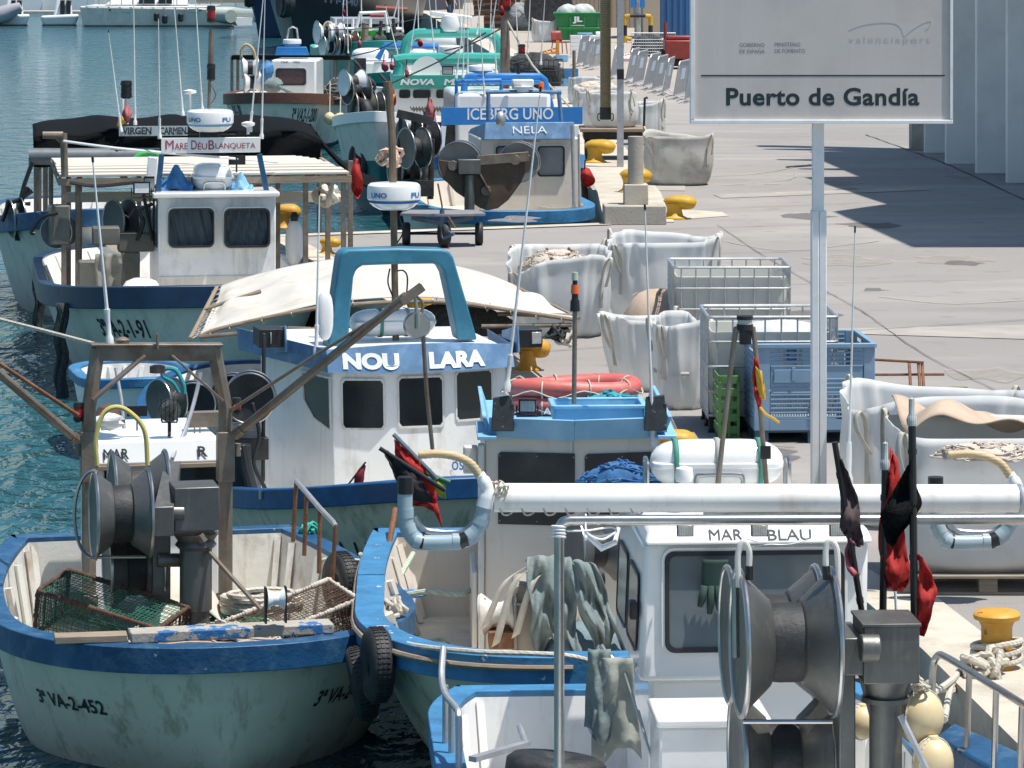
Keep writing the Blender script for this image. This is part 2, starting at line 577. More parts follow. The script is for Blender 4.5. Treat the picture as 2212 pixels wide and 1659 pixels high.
def text(body, o, u, v, w, h, m, parent, name='lettering', bold=0, space=1.0, off=.0015, fn=None, italic=0, label=None):
    """Flat letters w wide and h tall whose lower left corner is o, on the plane (u, v); fn bends them onto a surface."""
    vs, fs = text_mesh(body, bold, space)
    x0, x1 = min(p.x for p in vs), max(p.x for p in vs)
    y0, y1 = min(p.y for p in vs), max(p.y for p in vs)
    mb = MB()
    q = []
    if fn is None:
        o, u, v = V(o), V(u).normalized(), V(v).normalized()
        n = u.cross(v).normalized()
    for p in vs:
        a, b = (p.x - x0) / (x1 - x0), (p.y - y0) / (y1 - y0)
        a += italic * (b - .5) * h / w if w else 0
        q.append(fn(a, b) if fn else o + u * a * w + v * b * h + n * off)
    mb.add(q, fs)
    return mb.build(name, m, parent, label=label)


def window(mbparent, o, u, v, w, h, r=.06, frame=alu, pane=glass, fw=.03, proud=.012, gask=True, parts=True, sub='pane'):
    """Window set on a wall plane: a frame with its pane as a sub-part. o = lower left corner."""
    o, u, v = V(o), V(u).normalized(), V(v).normalized()
    n = u.cross(v).normalized()
    mb = MB()
    mb.ring(rrect(-fw, -fw, w + fw, h + fw, r + fw), rrect(0, 0, w, h, r), o, u, v, n * proud)
    if gask:
        mb.mtl(1).ring(rrect(-fw * .4, -fw * .4, w + fw * .4, h + fw * .4, r + fw * .4), rrect(fw * .5, fw * .5, w - fw * .5, h - fw * .5, r), o + n * proud * .3, u, v, n * proud)
    f = mb.build('window', [frame, gasket], mbparent)
    MB().prism(rrect(.002, .002, w - .002, h - .002, r), o, u, v, n * proud * .6).build(sub, pane, f)
    return f


def flag(fn_pts, m, name, parent=None, **kw):
    """Hanging cloth: list of rows, each a list of 3D points, smoothed."""
    rows = [smooth_path(r, 4) for r in fn_pts]
    cols = [smooth_path([r[i] for r in rows], 4) for i in range(len(rows[0]))]
    nu, nv = len(cols) - 1, len(cols[0]) - 1
    ph = rnd.uniform(0, 6)
    ex = (cols[0][0] - cols[-1][-1]).length
    mb = MB()

    def fp_(a, b):
        p = cols[round(a * nu)][round(b * nv)]
        return p + V((.25 * math.sin(31 * a + 9 * b + ph) + .3 * math.sin(17 * b - 13 * a), math.sin(19 * a + 23 * b + ph) + .7 * math.sin(41 * b - 15 * a + ph), .2 * math.sin(37 * a + ph))) * ex * .022
    mb.grid(fp_, nu, nv)
    return mb.build(name, m, parent, solid=.003, ang=180, **kw)


def rope_thing(pts, r, m, label, cat='rope', name='mooring_rope', n=7, k=6, group=None):
    return MB().tube(smooth_path(pts, k), r, n).build(name, m, label=label, cat=cat, group=group)


def whip(base, top, name='whip_antenna', parent=None, r=.011, m=None, foot=.03, label=None, cat=None, group=None):
    base, top = V(base), V(top)
    d = (top - base).normalized()
    mb = MB()
    mb.tube([base + d * .25, base.lerp(top, .5), top], [r, r * .75, r * .4], 6)
    mb.lathe([(foot, 0), (foot, .05), (foot * .6, .08), (foot * .6, .2), (r * 1.6, .27)], base, d, 10)
    mb.mtl(1).tube([top - d * .03, top + d * .01], r * .7, 6)
    return mb.build(name, [m or white, dark], parent, label=label, cat=cat, group=group)
# ================================================================ camera, sun, sky
cam = bpy.data.cameras.new('camera')
cam.sensor_width = 36
cam.lens = 36 * F / 2212
cam.shift_y = -(829.5 - YH) / 2212
cam.clip_end = 3000
cam.clip_start = .5
camo = bpy.data.objects.new('camera', cam)
camo.location = (0, 0, HC)
camo.rotation_euler = (PI / 2, 0, 0)
col.objects.link(camo)
sc.camera = camo

EL = math.radians(72)
SUN = V((1, -.38, 0)).normalized() * math.cos(EL) + V((0, 0, math.sin(EL)))
w = bpy.data.worlds.new('World')
sc.world = w
w.use_nodes = True
sk = w.node_tree.nodes.new('ShaderNodeTexSky')
sk.sky_type = 'NISHITA'
sk.sun_disc = False
sk.sun_elevation = EL
sk.sun_rotation = math.atan2(SUN.x, SUN.y)
sk.ozone_density = 2.0
sk.air_density = 1.0
tint = w.node_tree.nodes.new('ShaderNodeMix')
tint.data_type = 'RGBA'
tint.blend_type = 'MULTIPLY'
tint.inputs[0].default_value = 1
tint.inputs[7].default_value = (.86, 1.0, 1.04, 1)
w.node_tree.links.new(sk.outputs[0], tint.inputs[6])
w.node_tree.links.new(tint.outputs[2], w.node_tree.nodes['Background'].inputs[0])
w.node_tree.nodes['Background'].inputs[1].default_value = .1
sl = bpy.data.lights.new('sun', 'SUN')
sl.energy = 4.7
sl.angle = math.radians(.5)
sl.color = (1, .955, .89)
so = bpy.data.objects.new('sun', sl)
so.rotation_euler = (-SUN).to_track_quat('-Z', 'Y').to_euler()
so.location = (0, 20, 60)
col.objects.link(so)
sc.view_settings.view_transform = 'Standard'
sc.view_settings.look = 'None'
sc.view_settings.exposure = .36
sc.view_settings.gamma = 1

# ================================================================ water


def water_mat():
    m = bpy.data.materials.new('harbour water')
    m.use_nodes = True
    nt = m.node_tree
    N, Lk = nt.nodes, nt.links
    b = N['Principled BSDF']
    tc = N.new('ShaderNodeTexCoord')
    hs = []
    for scl, st, det in ((1.3, (1, .45, 1), 3), (4.5, (1, .55, 1), 3), (13, (1, .6, 1), 2)):
        mp = N.new('ShaderNodeMapping')
        mp.inputs['Scale'].default_value = st
        mp.inputs['Rotation'].default_value = (0, 0, .15)
        Lk.new(tc.outputs['Object'], mp.inputs[0])
        n = N.new('ShaderNodeTexNoise')
        n.inputs['Scale'].default_value = scl
        n.inputs['Detail'].default_value = det
        n.inputs['Distortion'].default_value = .5
        Lk.new(mp.outputs[0], n.inputs['Vector'])
        hs.append(n.outputs['Fac'])
    prev = None
    for h, d, s_ in zip(hs, (.40, .11, .022), (1, 1, 1)):
        bn = N.new('ShaderNodeBump')
        bn.inputs['Strength'].default_value = s_
        bn.inputs['Distance'].default_value = d
        Lk.new(h, bn.inputs['Height'])
        if prev:
            Lk.new(prev, bn.inputs['Normal'])
        prev = bn.outputs[0]
    Lk.new(prev, b.inputs['Normal'])
    big = N.new('ShaderNodeTexNoise')
    big.inputs['Scale'].default_value = .06
    Lk.new(tc.outputs['Object'], big.inputs['Vector'])
    mx = N.new('ShaderNodeMix')
    mx.data_type = 'RGBA'
    Lk.new(big.outputs['Fac'], mx.inputs[0])
    mx.inputs[6].default_value = (.016, .068, .082, 1)
    mx.inputs[7].default_value = (.024, .112, .135, 1)
    Lk.new(mx.outputs[2], b.inputs['Base Color'])
    b.inputs['Roughness'].default_value = .05
    b.inputs['IOR'].default_value = 1.33
    return m


MB().add([(-400, -900, 0), (400, -900, 0), (400, 1500, 0), (-400, 1500, 0)], [(0, 1, 2, 3)]).build('water', water_mat(), kind='structure')

# ================================================================ quay


def ground_mat():
    m = bpy.data.materials.new('quay asphalt')
    m.use_nodes = True
    nt = m.node_tree
    N, Lk = nt.nodes, nt.links
    b = N['Principled BSDF']
    tc = N.new('ShaderNodeTexCoord')

    def noise(s_, det=5, st=None, r=.6):
        n = N.new('ShaderNodeTexNoise')
        n.inputs['Scale'].default_value = s_
        n.inputs['Detail'].default_value = det
        n.inputs['Roughness'].default_value = r
        if st:
            mp = N.new('ShaderNodeMapping')
            mp.inputs['Scale'].default_value = st
            mp.inputs['Rotation'].default_value = (0, 0, -.12)
            Lk.new(tc.outputs['Object'], mp.inputs[0])
            Lk.new(mp.outputs[0], n.inputs['Vector'])
        else:
            Lk.new(tc.outputs['Object'], n.inputs['Vector'])
        return n.outputs['Fac']

    def rng(f, a, c, lo=0, hi=1):
        r = N.new('ShaderNodeMapRange')
        for i, q in ((1, a), (2, c), (3, lo), (4, hi)):
            r.inputs[i].default_value = q
        Lk.new(f, r.inputs[0])
        return r.outputs[0]

    def mix(f, a, c):
        x = N.new('ShaderNodeMix')
        x.data_type = 'RGBA'
        Lk.new(f, x.inputs[0])
        for i, q in ((6, a), (7, c)):
            if isinstance(q, tuple):
                x.inputs[i].default_value = (*q, 1)
            else:
                Lk.new(q, x.inputs[i])
        return x.outputs[2]
    base = mix(rng(noise(.1, 4, (.6, 1, 1)), .35, .65), (.228, .212, .20), (.295, .272, .255))
    base = mix(rng(noise(.35, 5, (.55, 1.2, 1)), .5, .64, 0, .7), base, (.34, .315, .28))
    base = mix(rng(noise(.22, 6, (.3, 1.6, 1)), .55, .7, 0, .5), base, (.15, .145, .14))
    base = mix(rng(noise(2.2, 5), .58, .72, 0, .5), base, (.14, .13, .12))
    base = mix(rng(noise(60, 2), .45, .75, 0, .35), base, (.42, .40, .36))
    sep = N.new('ShaderNodeSeparateXYZ')
    Lk.new(tc.outputs['Object'], sep.inputs[0])
    base = mix(rng(sep.outputs[1], 85, 120, 0, .75), base, (.41, .35, .285))
    Lk.new(base, b.inputs['Base Color'])
    b.inputs['Roughness'].default_value = .9
    bn = N.new('ShaderNodeBump')
    bn.inputs['Strength'].default_value = .5
    bn.inputs['Distance'].default_value = .01
    Lk.new(noise(70, 4), bn.inputs['Height'])
    Lk.new(bn.outputs[0], b.inputs['Normal'])
    return m


EDGE = [(4.6, 4), (3.75, 12), (3.27, 16), (2.9, 19.6), (2.66, 22.3), (2.45, 24), (.85, 31.7), (-1.45, 43.2), (-3.75, 53.1)]
EDGE2 = [(1.5, 55.4), (1.55, 62), (1.35, 75), (-.3, 128), (-5, 203), (-14, 262), (-30, 330)]
poly = EDGE + EDGE2 + [(-400, 420), (-400, 1500), (500, 1500), (500, 4)]
asphalt = ground_mat()
mb = MB()
mb.add([(x, y, QZ) for x, y in poly], [tuple(range(len(poly)))])
qs = mb.build('pavement', asphalt, kind='structure')
mb = MB()
for (a, b) in zip(EDGE + EDGE2, (EDGE + EDGE2)[1:]):
    mb.add([(*a, QZ - .002), (*a, -2), (*b, -2), (*b, QZ - .002)], [(0, 1, 2, 3)])
mb.build('quay_wall', concrete, kind='structure')


def strip(edge, wd, z, name, m, out=.02):
    mb = MB()
    pts = [V((x, y, 0)) for x, y in edge]
    vs = []
    for i, p in enumerate(pts):
        d = (pts[min(i + 1, len(pts) - 1)] - pts[max(i - 1, 0)]).normalized()
        n = V((d.y, -d.x, 0))
        vs += [p - n * out + V((0, 0, z)), p + n * wd + V((0, 0, z)), p - n * out + V((0, 0, z - .3)), ]
    fs = []
    for i in range(len(pts) - 1):
        a, b = i * 3, i * 3 + 3
        fs += [(a, a + 1, b + 1, b), (a + 2, a, b, b + 2)]
    mb.add(vs, fs)
    return mb.build(name, m, kind='structure')


strip(EDGE[:6], .5, QZ + .012, 'kerb', coping)
strip(EDGE[5:], .36, QZ + .012, 'kerb', coping)
strip([EDGE[-1], (1.45, 55.35)], .35, QZ + .016, 'kerb', coping)
strip([(1.5, 55.6), *EDGE2[1:]], 1.1, QZ + .012, 'kerb', coping)
# paved patches and joints
patch = mat('paler concrete patch', (.35, .325, .285), .9, var=.15, scale=1.2, dirt=((.25, .23, .2), .6, 1.5, .48), bump=.2)
for q, m in (([(1690, 712), (2300, 700), (2300, 735), (1690, 716)], patch), ([(1380, 445), (1560, 458), (1575, 466), (1470, 474), (1380, 470)], coping),
             ([(1270, 395), (1480, 398), (1480, 412), (1280, 410)], patch), ([(1540, 420), (2000, 404), (2010, 410), (1560, 428)], patch)):
    mb = MB()
    mb.add([G(x, y, QZ + .008) for x, y in q], [tuple(range(len(q)))])
    mb.build('pavement', m, kind='structure')


def crack(pts, wd, name='ground', m=None, z=QZ + .014):
    g = smooth_path([G(x, y, z) for x, y in pts], 10)
    vs, fs = [], []
    for i, p in enumerate(g):
        d = (g[min(i + 1, len(g) - 1)] - g[max(i - 1, 0)]).normalized()
        n = V((d.y, -d.x, 0)) * wd * (.5 + .5 * rnd.random())
        j = V((rnd.uniform(-1, 1), rnd.uniform(-1, 1), 0)) * wd
        vs += [p + n + j, p - n + j]
        if i:
            k = 2 * i
            fs.append((k - 2, k - 1, k + 1, k))
    MB().add(vs, fs).build(name, m or dark, kind='structure')


crack_line_m = mat('crack and dark line', (.09, .085, .075), .95)
crack([(1550, 485), (1640, 545), (1760, 615), (1860, 670), (1990, 760), (2190, 862)], .008, m=crack_line_m)
crack([(1870, 290), (1980, 330), (2060, 360), (2212, 430)], .02, m=crack_line_m)
crack([(1540, 338), (1700, 337), (1990, 329)], .015, m=crack_line_m)  # thin dark line across the far paving
seam = mat('slab joint', (.12, .115, .105), .95)
scuff = mat('pale drag mark', (.36, .34, .31), .95)
for pts in ([(1000, 640), (1400, 622), (2212, 600)], [(1100, 560), (1500, 548), (2212, 528)], [(1250, 500), (1700, 486), (2212, 470)], [(1000, 770), (1400, 742), (2212, 690)], [(1500, 452), (1800, 440), (2212, 425)], [(1400, 300), (1700, 296), (2000, 292)], [(1900, 1010), (2212, 980)]):
    crack(pts, .012, m=seam)
for pts in ([(1780, 660), (1600, 655), (1500, 668)], [(1540, 380), (1640, 374), (1760, 352)], [(1560, 400), (1700, 388), (1720, 372)], [(1900, 640), (2050, 655), (2212, 648)], [(1560, 520), (1700, 540), (1900, 520)]):
    crack(pts, .02, name='ground', m=scuff, z=QZ + .011)
rs_ = random.Random(5)
stn = [MB(), MB()]
for k in range(26):
    cx_, cy_ = rs_.uniform(1000, 2200), rs_.uniform(380, 1000)
    c_ = G(cx_, cy_, QZ + .006 + .0001 * k)
    R_ = rs_.uniform(.15, .7)
    pts = [c_ + V((math.cos(a) * R_ * rs_.uniform(.5, 1.2), math.sin(a) * R_ * rs_.uniform(.6, 1.6), 0)) for a in [2 * PI * i / 14 for i in range(14)]]
    stn[k % 2].add(smooth_path(pts, 3, True), [tuple(range(42))])
stn[0].build('pavement', mat('oil stain', (.13, .125, .12), .8, var=.2, alpha=.5), kind='structure')
stn[1].build('pavement', mat('dust stain', (.38, .35, .3), .95, var=.2, alpha=.45), kind='structure')
MB().add([G(x, y, QZ + .016) for x, y in ((1696, 359), (1750, 355), (1762, 357), (1700, 361))], [(0, 1, 2, 3)]).build('ground', dark, kind='structure')

# ================================================================ warehouse
wh = thing('warehouse', 'tall grey warehouse with a row of projecting vertical concrete fins', 'building', (10.6, 68, QZ))
wb = wh.location.copy()


def loc(mb, base):
    mb.v = [p - base for p in mb.v]
    return mb


fin_y = [73.4, 69.9, 67.1, 64.5, 61.8, 59.1, 56.4, 53.6]
for i, y in enumerate(fin_y):
    x = 8.72 + max(0, 70 - y) * .085
    loc(MB().b2((x, y - .14, QZ), (x + 1.6, y + .14, QZ + 10.9)), wb).build('fin', finconc, wh, bevel=.012)
loc(MB().b2((10.35, 51.5, QZ), (24, 73.3, QZ + 10.9)), wb).build('wall', finconc, wh)
loc(MB().b2((8.55, 74.2, QZ), (8.95, 74.8, QZ + 10.6)), wb).build('end_column', concrete, wh, bevel=.02)
roofp = [(8.95, 64.7), (9.8, 58.1), (8.75, 56.5), (9.3, 49.9), (24, 49.9), (24, 72.6), (9.75, 72.6), (9.7, 69.8), (10.0, 64.9)]
mb = MB()
mb.prism(roofp, (0, 0, QZ + 10.91), UX, UY, UZ * .3)
loc(mb, wb).build('roof', finconc, wh)

# ================================================================ port sign
SY = 27.6
sb = G(1770, 1110)
sg = thing('port_sign', 'large grey port name board on a white steel post', 'sign', (sb.x, SY, QZ))
b0 = sg.location.copy()


def sp(px, py, dy=0):
    return P(px, py, SY) + V((0, dy, 0)) - b0


a, b = sp(1500, 258), sp(2050, -330)
MB().b2(a + V((0, -.03, 0)), b + V((0, .03, 0))).build('panel', signpanel, sg)
mb = MB()
f = .035
mb.b2((a.x - f, -.055, a.z - f * .9), (b.x + f * .7, .06, a.z - .001))
mb.b2((a.x - f, -.055, a.z), (a.x - .001, .06, b.z))
mb.b2((b.x + .001, -.055, a.z), (b.x + f * .7, .06, b.z))
mb.b2((a.x - f, -.055, b.z + .001), (b.x + f * .7, .06, b.z + f))
mb.build('frame', signframe, sg, bevel=.004)
mb = MB()
l, r = sp(1757, 262), sp(1782, 262)
mb.b2((l.x, .065, -.02), (r.x, .065 + r.x - l.x, b.z))
l2, r2 = sp(1755, 457), sp(1787, 457)
mb.mtl(0).b2((l2.x, .05, -.02), ((l2.x + r2.x) / 2 - .002, .2, l2.z))
mb.b2(((l2.x + r2.x) / 2 + .002, .05, -.02), (r2.x, .2, l2.z))
mb.build('post', signframe, sg, bevel=.006)
yo = -.031


def stext(body, x0, x1, yb, h, m, bold=0, space=1):
    o = sp(x0, yb)
    o.y = yo
    k = SY / F
    text(body, o, UX, UZ, (x1 - x0) * k, h * k, m, sg, bold=bold, space=space, off=.0004)


stext('Puerto de Gandía', 1568, 1985, 228, 39, letterdark, bold=.028, space=1.05)
stext('GOBIERNO', 1597, 1651, 101, 8.5, lettergrey)
stext('DE ESPAÑA', 1597, 1651, 115, 10.5, lettergrey)
stext('MINISTERIO', 1673, 1728, 100, 8.5, lettergrey)
stext('DE FOMENTO', 1673, 1738, 114, 8.5, lettergrey)
fade = mat('very faded lettering', (.44, .41, .39), .7)
stext('valenciaport', 1832, 2008, 96, 17, fade, space=1.25)
mb = MB()
q = [sp(x, y) for x, y in ((1832, 66), (1860, 55), (1900, 49), (1932, 51), (1945, 62), (1952, 78), (1968, 66), (1990, 52), (2008, 46), (2007, 58), (1998, 66))]
for p in q:
    p.y = yo
mb.tube(smooth_path(q, 8), .0007, 5)
mb.build('emblem', lettergrey, sg)
mb = MB()
a, b = sp(1514, 164.5), sp(2040, 161.5)
mb.b2((a.x, yo - .0006, a.z), (b.x, yo + .001, b.z))
mb.build('divider_line', letterdark, sg)
# ================================================================ boat building kit


class Hull:
    def __init__(s, L, W, zb, zm, zs, tb=.45, ts=.3, qg=2.2, qw=1.05, ww=.8, rake=.5, stern='round', ws=.75, srake=.15, pb=2.0, low=1.0):
        s.__dict__.update(locals())

    def f(s, t, sv):
        q = s.qw + (s.qg - s.qw) * max(0, min(1, sv)) ** .9
        if t < s.tb:
            u = 1 - t / s.tb
            return max(0, 1 - u ** s.pb) ** (1 / q)
        if t > 1 - s.ts:
            u = (t - 1 + s.ts) / s.ts
            if s.stern == 'round':
                return max(0, 1 - u ** 2.2) ** (1 / (1.3 + .9 * max(0, sv)))
            return 1 - (1 - s.ws) * u * u
        return 1.0

    def sheer(s, t):
        if t < .5:
            return s.zm + (s.zb - s.zm) * (1 - t / .5) ** 2
        return s.zm + (s.zs - s.zm) * ((t - .5) / .5) ** 2

    def pt(s, side, t, sv, out=0, z=None):
        x0 = s.rake * (1 - sv) ** 1.2 if sv < 1 else 0
        x1 = s.srake * (1 - sv) if sv < 1 else 0
        y = x0 + t * (s.L - x0 - x1)
        k = s.ww + (1 - s.ww) * (max(0, sv) ** .75 if sv >= 0 else 0)
        if sv < 0:
            k *= 1 + sv * .8
        hw = s.W / 2 * k * s.f(t, sv)
        return V((side * hw, y, s.sheer(t) * sv if z is None else z))

    def ts_(s, n):
        a = [k / n for k in range(n + 1)]
        return [.5 * (2 * t) ** 2.5 if t < .5 else 1 - .5 * (2 - 2 * t) ** 2.5 for t in a]

    def make(s, root, hm, rm, im, dm, deck=.45, railh=.17, railw=.15, n=44, out=.035, inner=True, wl=None, band=None):
        ss = [1, .95, .88, .8, .71, .62, .53, .44, .35, .26, .17, .08, 0, -.12, -.35]
        mb = MB()
        ts = s.ts_(n)
        for side in (-1, 1):
            vs = [s.pt(side, t, q) for q in ss for t in ts]
            fs = []
            m = n + 1
            for i in range(len(ss) - 1):
                for k in range(n):
                    mb.m = 1 if (wl and ss[i] < wl) else 0
                    fs.append(((i * m + k, i * m + k + 1, (i + 1) * m + k + 1, (i + 1) * m + k), mb.m))
            o = len(mb.v)
            mb.v += vs
            for f_, k in fs:
                mb.f.append([q + o for q in f_])
                mb.mi.append(k)
            mb.m = 0
        if s.stern != 'round':
            a = [s.pt(-1, 1, q) for q in ss]
            b = [s.pt(1, 1, q) for q in ss]
            m = len(ss)
            mb.add(a + b, [(i, m + i, m + i + 1, i + 1) for i in range(m - 1)])
        h = mb.build('hull', [hm, band or rubber], root, ang=60)
        ky = [(-1, t) for t in ts] + [(1, t) for t in reversed(ts)][1 if s.stern == 'round' else 0:-1]
        top = [s.pt(a, t, 1) for a, t in ky]
        N_ = len(top)
        vs, fs = [], []
        for i, p in enumerate(top):
            d = top[(i + 1) % N_] - top[i - 1]
            d.z = 0
            d.normalize()
            nn = V((-d.y, d.x, 0))
            if nn.dot(V((p.x, p.y - s.L / 2, 0))) < 0:
                nn = -nn
            vs += [p + nn * out + V((0, 0, .02)), p + nn * out + V((0, 0, -railh)), p - nn * .01 + V((0, 0, -railh)), p - nn * railw + V((0, 0, -.02)), p - nn * railw + V((0, 0, .02))]
        for i in range(N_):
            j = (i + 1) % N_
            for k in range(5):
                k2 = (k + 1) % 5
                fs.append((i * 5 + k, i * 5 + k2, j * 5 + k2, j * 5 + k))
        MB().add(vs, fs).build('gunwale', rm, root, bevel=.012, ang=40)
        if inner:
            mi = MB()
            inn = [V(vs[i * 5 + 3]) for i in range(N_)]
            bot = []
            for (a, t), p in zip(ky, inn):
                e = s.pt(a, t, min(1, deck / s.sheer(t)))
                bot.append(V((e.x * .93, s.L / 2 + (e.y - s.L / 2) * .965, deck)))
            mi.add(inn + bot, [(i, (i + 1) % N_, N_ + (i + 1) % N_, N_ + i) for i in range(N_)])
            mi.build('bulwark', im, root)
            c = sum(bot, V()) / N_
            half = N_ // 2
            md = MB()
            md.add(bot, [tuple(range(N_))])
            md.build('deck', dm, root)
            st = max(1, N_ // 16)
            for i in range(0, N_, st):
                p, q = inn[i], bot[i]
                e = (V((0, s.L / 2, 0)) - V((p.x, p.y, 0))).normalized() * .035
                MB().beam(p + e + V((0, 0, -.03)), q + e, .05, .06, up=e.normalized()).build('bulwark_rib', im, root)
        return h


def number(h, root, body, side, t0, t1, s0, s1, m=None, bold=.02, name='registration_number', italic=0):
    T = [t0 + (t1 - t0) * k / 60 for k in range(61)]
    ps = [h.pt(side, t, (s0 + s1) / 2) for t in T]
    cum = [0]
    for p, q in zip(ps, ps[1:]):
        cum.append(cum[-1] + (q - p).length)

    def fn(a, b):
        a = min(1, max(0, a))
        d = cum[-1] * ((1 - a) if side < 0 else a)
        k = max(i for i in range(60) if cum[i] <= d + 1e-9)
        t = T[k] + (T[k + 1] - T[k]) * (d - cum[k]) / max(1e-9, cum[k + 1] - cum[k])
        sv = s0 + (s1 - s0) * b
        p = h.pt(side, t, sv)
        e = .004
        dt = h.pt(side, t + e, sv) - p
        ds = h.pt(side, t, sv + e) - p
        n = dt.cross(ds).normalized()
        if n.x * side < 0:
            n = -n
        return p + n * .006
    return text(body, None, None, None, 1, 1, m or hullletter, root, name=name, bold=bold, fn=fn)


def drum(root, c, r, w, core, ax=UX, flange=brushed, core_w=None, n=36):
    """A net sheave: two dished flanges with a pipe rim either side of a rubber core."""
    c, ax = V(c), V(ax).normalized()
    cw = core_w or w * .34
    d = MB()
    d.lathe([(core, -cw / 2), (core * 1.02, -cw / 4), (core * 1.02, cw / 4), (core, cw / 2)], c, ax, n)
    k = d.build('drum_core', rubber, root, ang=50)
    for sgn in (-1, 1):
        f = MB()
        f.lathe([(core * .98, sgn * cw / 2 * .98), (core * 1.12, sgn * (cw / 2 + .01)), (r * .97, sgn * w / 2), (r * .97, sgn * (w / 2 + .012)), (r * .5, sgn * (w / 2 - .02)), (.03, sgn * (w / 2 - .02))], c, ax, n)
        fo = f.build('flange', flange, root, ang=25)
        u, v = perp(ax)
        g = MB()
        g.tube([c + ax * sgn * (w / 2 + .008) + (u * math.cos(2 * PI * q / n) + v * math.sin(2 * PI * q / n)) * r for q in range(n)], r * .042, 8, closed=True)
        g.build('rim', steel, fo)


def motor_box(root, a, b, m=brushed):
    return MB().b2(a, b).build('motor_box', m, root, bevel=.008)


def radar(root, c, r, h, name='radar', band=letterblue, txt=True):
    c = V(c)
    mb = MB()
    mb.lathe([(r * .55, 0), (r * .75, h * .1), (r * .93, h * .26)], c, UZ, 40)
    mb.mtl(1).lathe([(r * .93, h * .262), (r * .95, h * .36)], c, UZ, 40)
    mb.mtl(0).lathe([(r * .95, h * .362), (r, h * .40), (r, h * .78), (r * .97, h * .9), (r * .88, h * .975), (r * .6, h), (0.0, h * 1.01)], c, UZ, 40)
    o = mb.build(name, [gel, band], root, ang=30)
    if txt:
        for body, a0, a1 in (('UNO', -2.75, -2.05), ('FU', -1.10, -.62)):
            def fn(a, b, a0=a0, a1=a1):
                th = a0 + (a1 - a0) * a
                return c + V((math.cos(th), math.sin(th), 0)) * (r + .003) + V((0, 0, h * (.47 + .2 * b)))
            text(body, None, None, None, 1, 1, letterblue, o, bold=.03, fn=fn)
    return o


def lantern(root, c, r=.045, h=.13, m=tape, lens=redlens):
    c = V(c)
    mb = MB()
    mb.lathe([(r * .6, 0), (r, .02), (r, h * .28)], c, UZ, 14)
    mb.lathe([(r, h * .75), (r * 1.08, h * .78), (r * .9, h), (.0, h * 1.03)], c, UZ, 14)
    mb.mtl(1).lathe([(r * .92, h * .28), (r * .98, h * .5), (r * .92, h * .75)], c, UZ, 14)
    return mb.build('lantern', [m, lens], root, ang=40)


def floodlight(root, c, w=.14, h=.1, name='floodlight', dirv=V((0, -1, 0)), lens=lampgrey):
    c = V(c)
    mb = MB()
    mb.box(c, (w, .05, h))
    mb.box(c + V((0, -.03, h * .5)), (w, .03, .012))
    mb.mtl(1).box(c + V((0, -.028, 0)), (w * .84, .008, h * .8))
    mb.mtl(0).tube([c + V((-w * .6, 0, 0)), c + V((-w * .6, 0, -h * .8)), c + V((w * .6, 0, -h * .8)), c + V((w * .6, 0, 0))], .008, 6)
    return mb.build(name, [dark, lens], root, bevel=.006)


def raft_canister(label, c, L, r, rz=0, group=None, straps=3, name='life_raft_canister', cradle=True):
    root = thing(name, label, 'life raft', c, rz, group)
    mb = MB()
    for z0, z1, sh in ((.0, .985, 0), (1.015, 2, 1)):
        pass
    n, m = 28, 16

    def body(a, b):
        t = b * 2 - 1
        x = math.copysign(1 - (1 - abs(t)) ** 1.6, t)
        e = (1 - abs(x) ** 5) ** .5 if abs(x) < 1 else 0
        th = 2 * PI * a
        sg = lambda q: math.copysign(abs(q) ** .75, q)
        return V((x * L / 2, sg(math.cos(th)) * r * e, r * 1.02 + sg(math.sin(th)) * r * e * 1.0))
    mb.grid(body, n, m, wrap=True)
    s = mb.build('shell', gel, root, ang=60)
    q = MB()
    q.prism(rrect(-L / 2 * .97, -r - .012, L / 2 * .97, r + .012, r * .45), (0, 0, r * .92), UX, UY, UZ * .035)
    q.build('seam_flange', gel, s, bevel=.006)
    for k in range(straps):
        x = (k - (straps - 1) / 2) * L * .31
        b = MB()
        b.grid(lambda a, c_: V((x + (c_ - .5) * .03, math.copysign(abs(math.cos(2 * PI * a)) ** .75, math.cos(2 * PI * a)) * (r + .016), r * 1.02 + math.copysign(abs(math.sin(2 * PI * a)) ** .75, math.sin(2 * PI * a)) * (r + .006))), 32, 1, wrap=True)
        b.build('strap', hoseblk if k == 1 else ropeteal2, root, solid=.004)
    if cradle:
        for sx in (-1, 1):
            t = MB()
            x = sx * (L / 2 + .02)
            t.tube(smooth_path([(x, -r * .6, 0), (x, -r * .75, r * .7), (x, -r * .6, r * 1.15), (x, r * .6, r * 1.15), (x, r * .75, r * .7), (x, r * .6, 0)], 5), .014, 8)
            t.build('cradle_hoop', steel, root)
        t = MB()
        t.tube(smooth_path([(-L * .17, -r - .05, -.02), (-L * .17, -r - .05, r * .6), (-L * .12, -r - .05, r * .72), (L * .12, -r - .05, r * .72), (L * .17, -r - .05, r * .6), (L * .17, -r - .05, -.02)], 5), .014, 8)
        t.build('cradle_hoop', steel, root)
    return root


hoseblk = mat('grey webbing', (.35, .36, .33), .8)
ropeteal2 = mat('green webbing', (.05, .25, .17), .7)


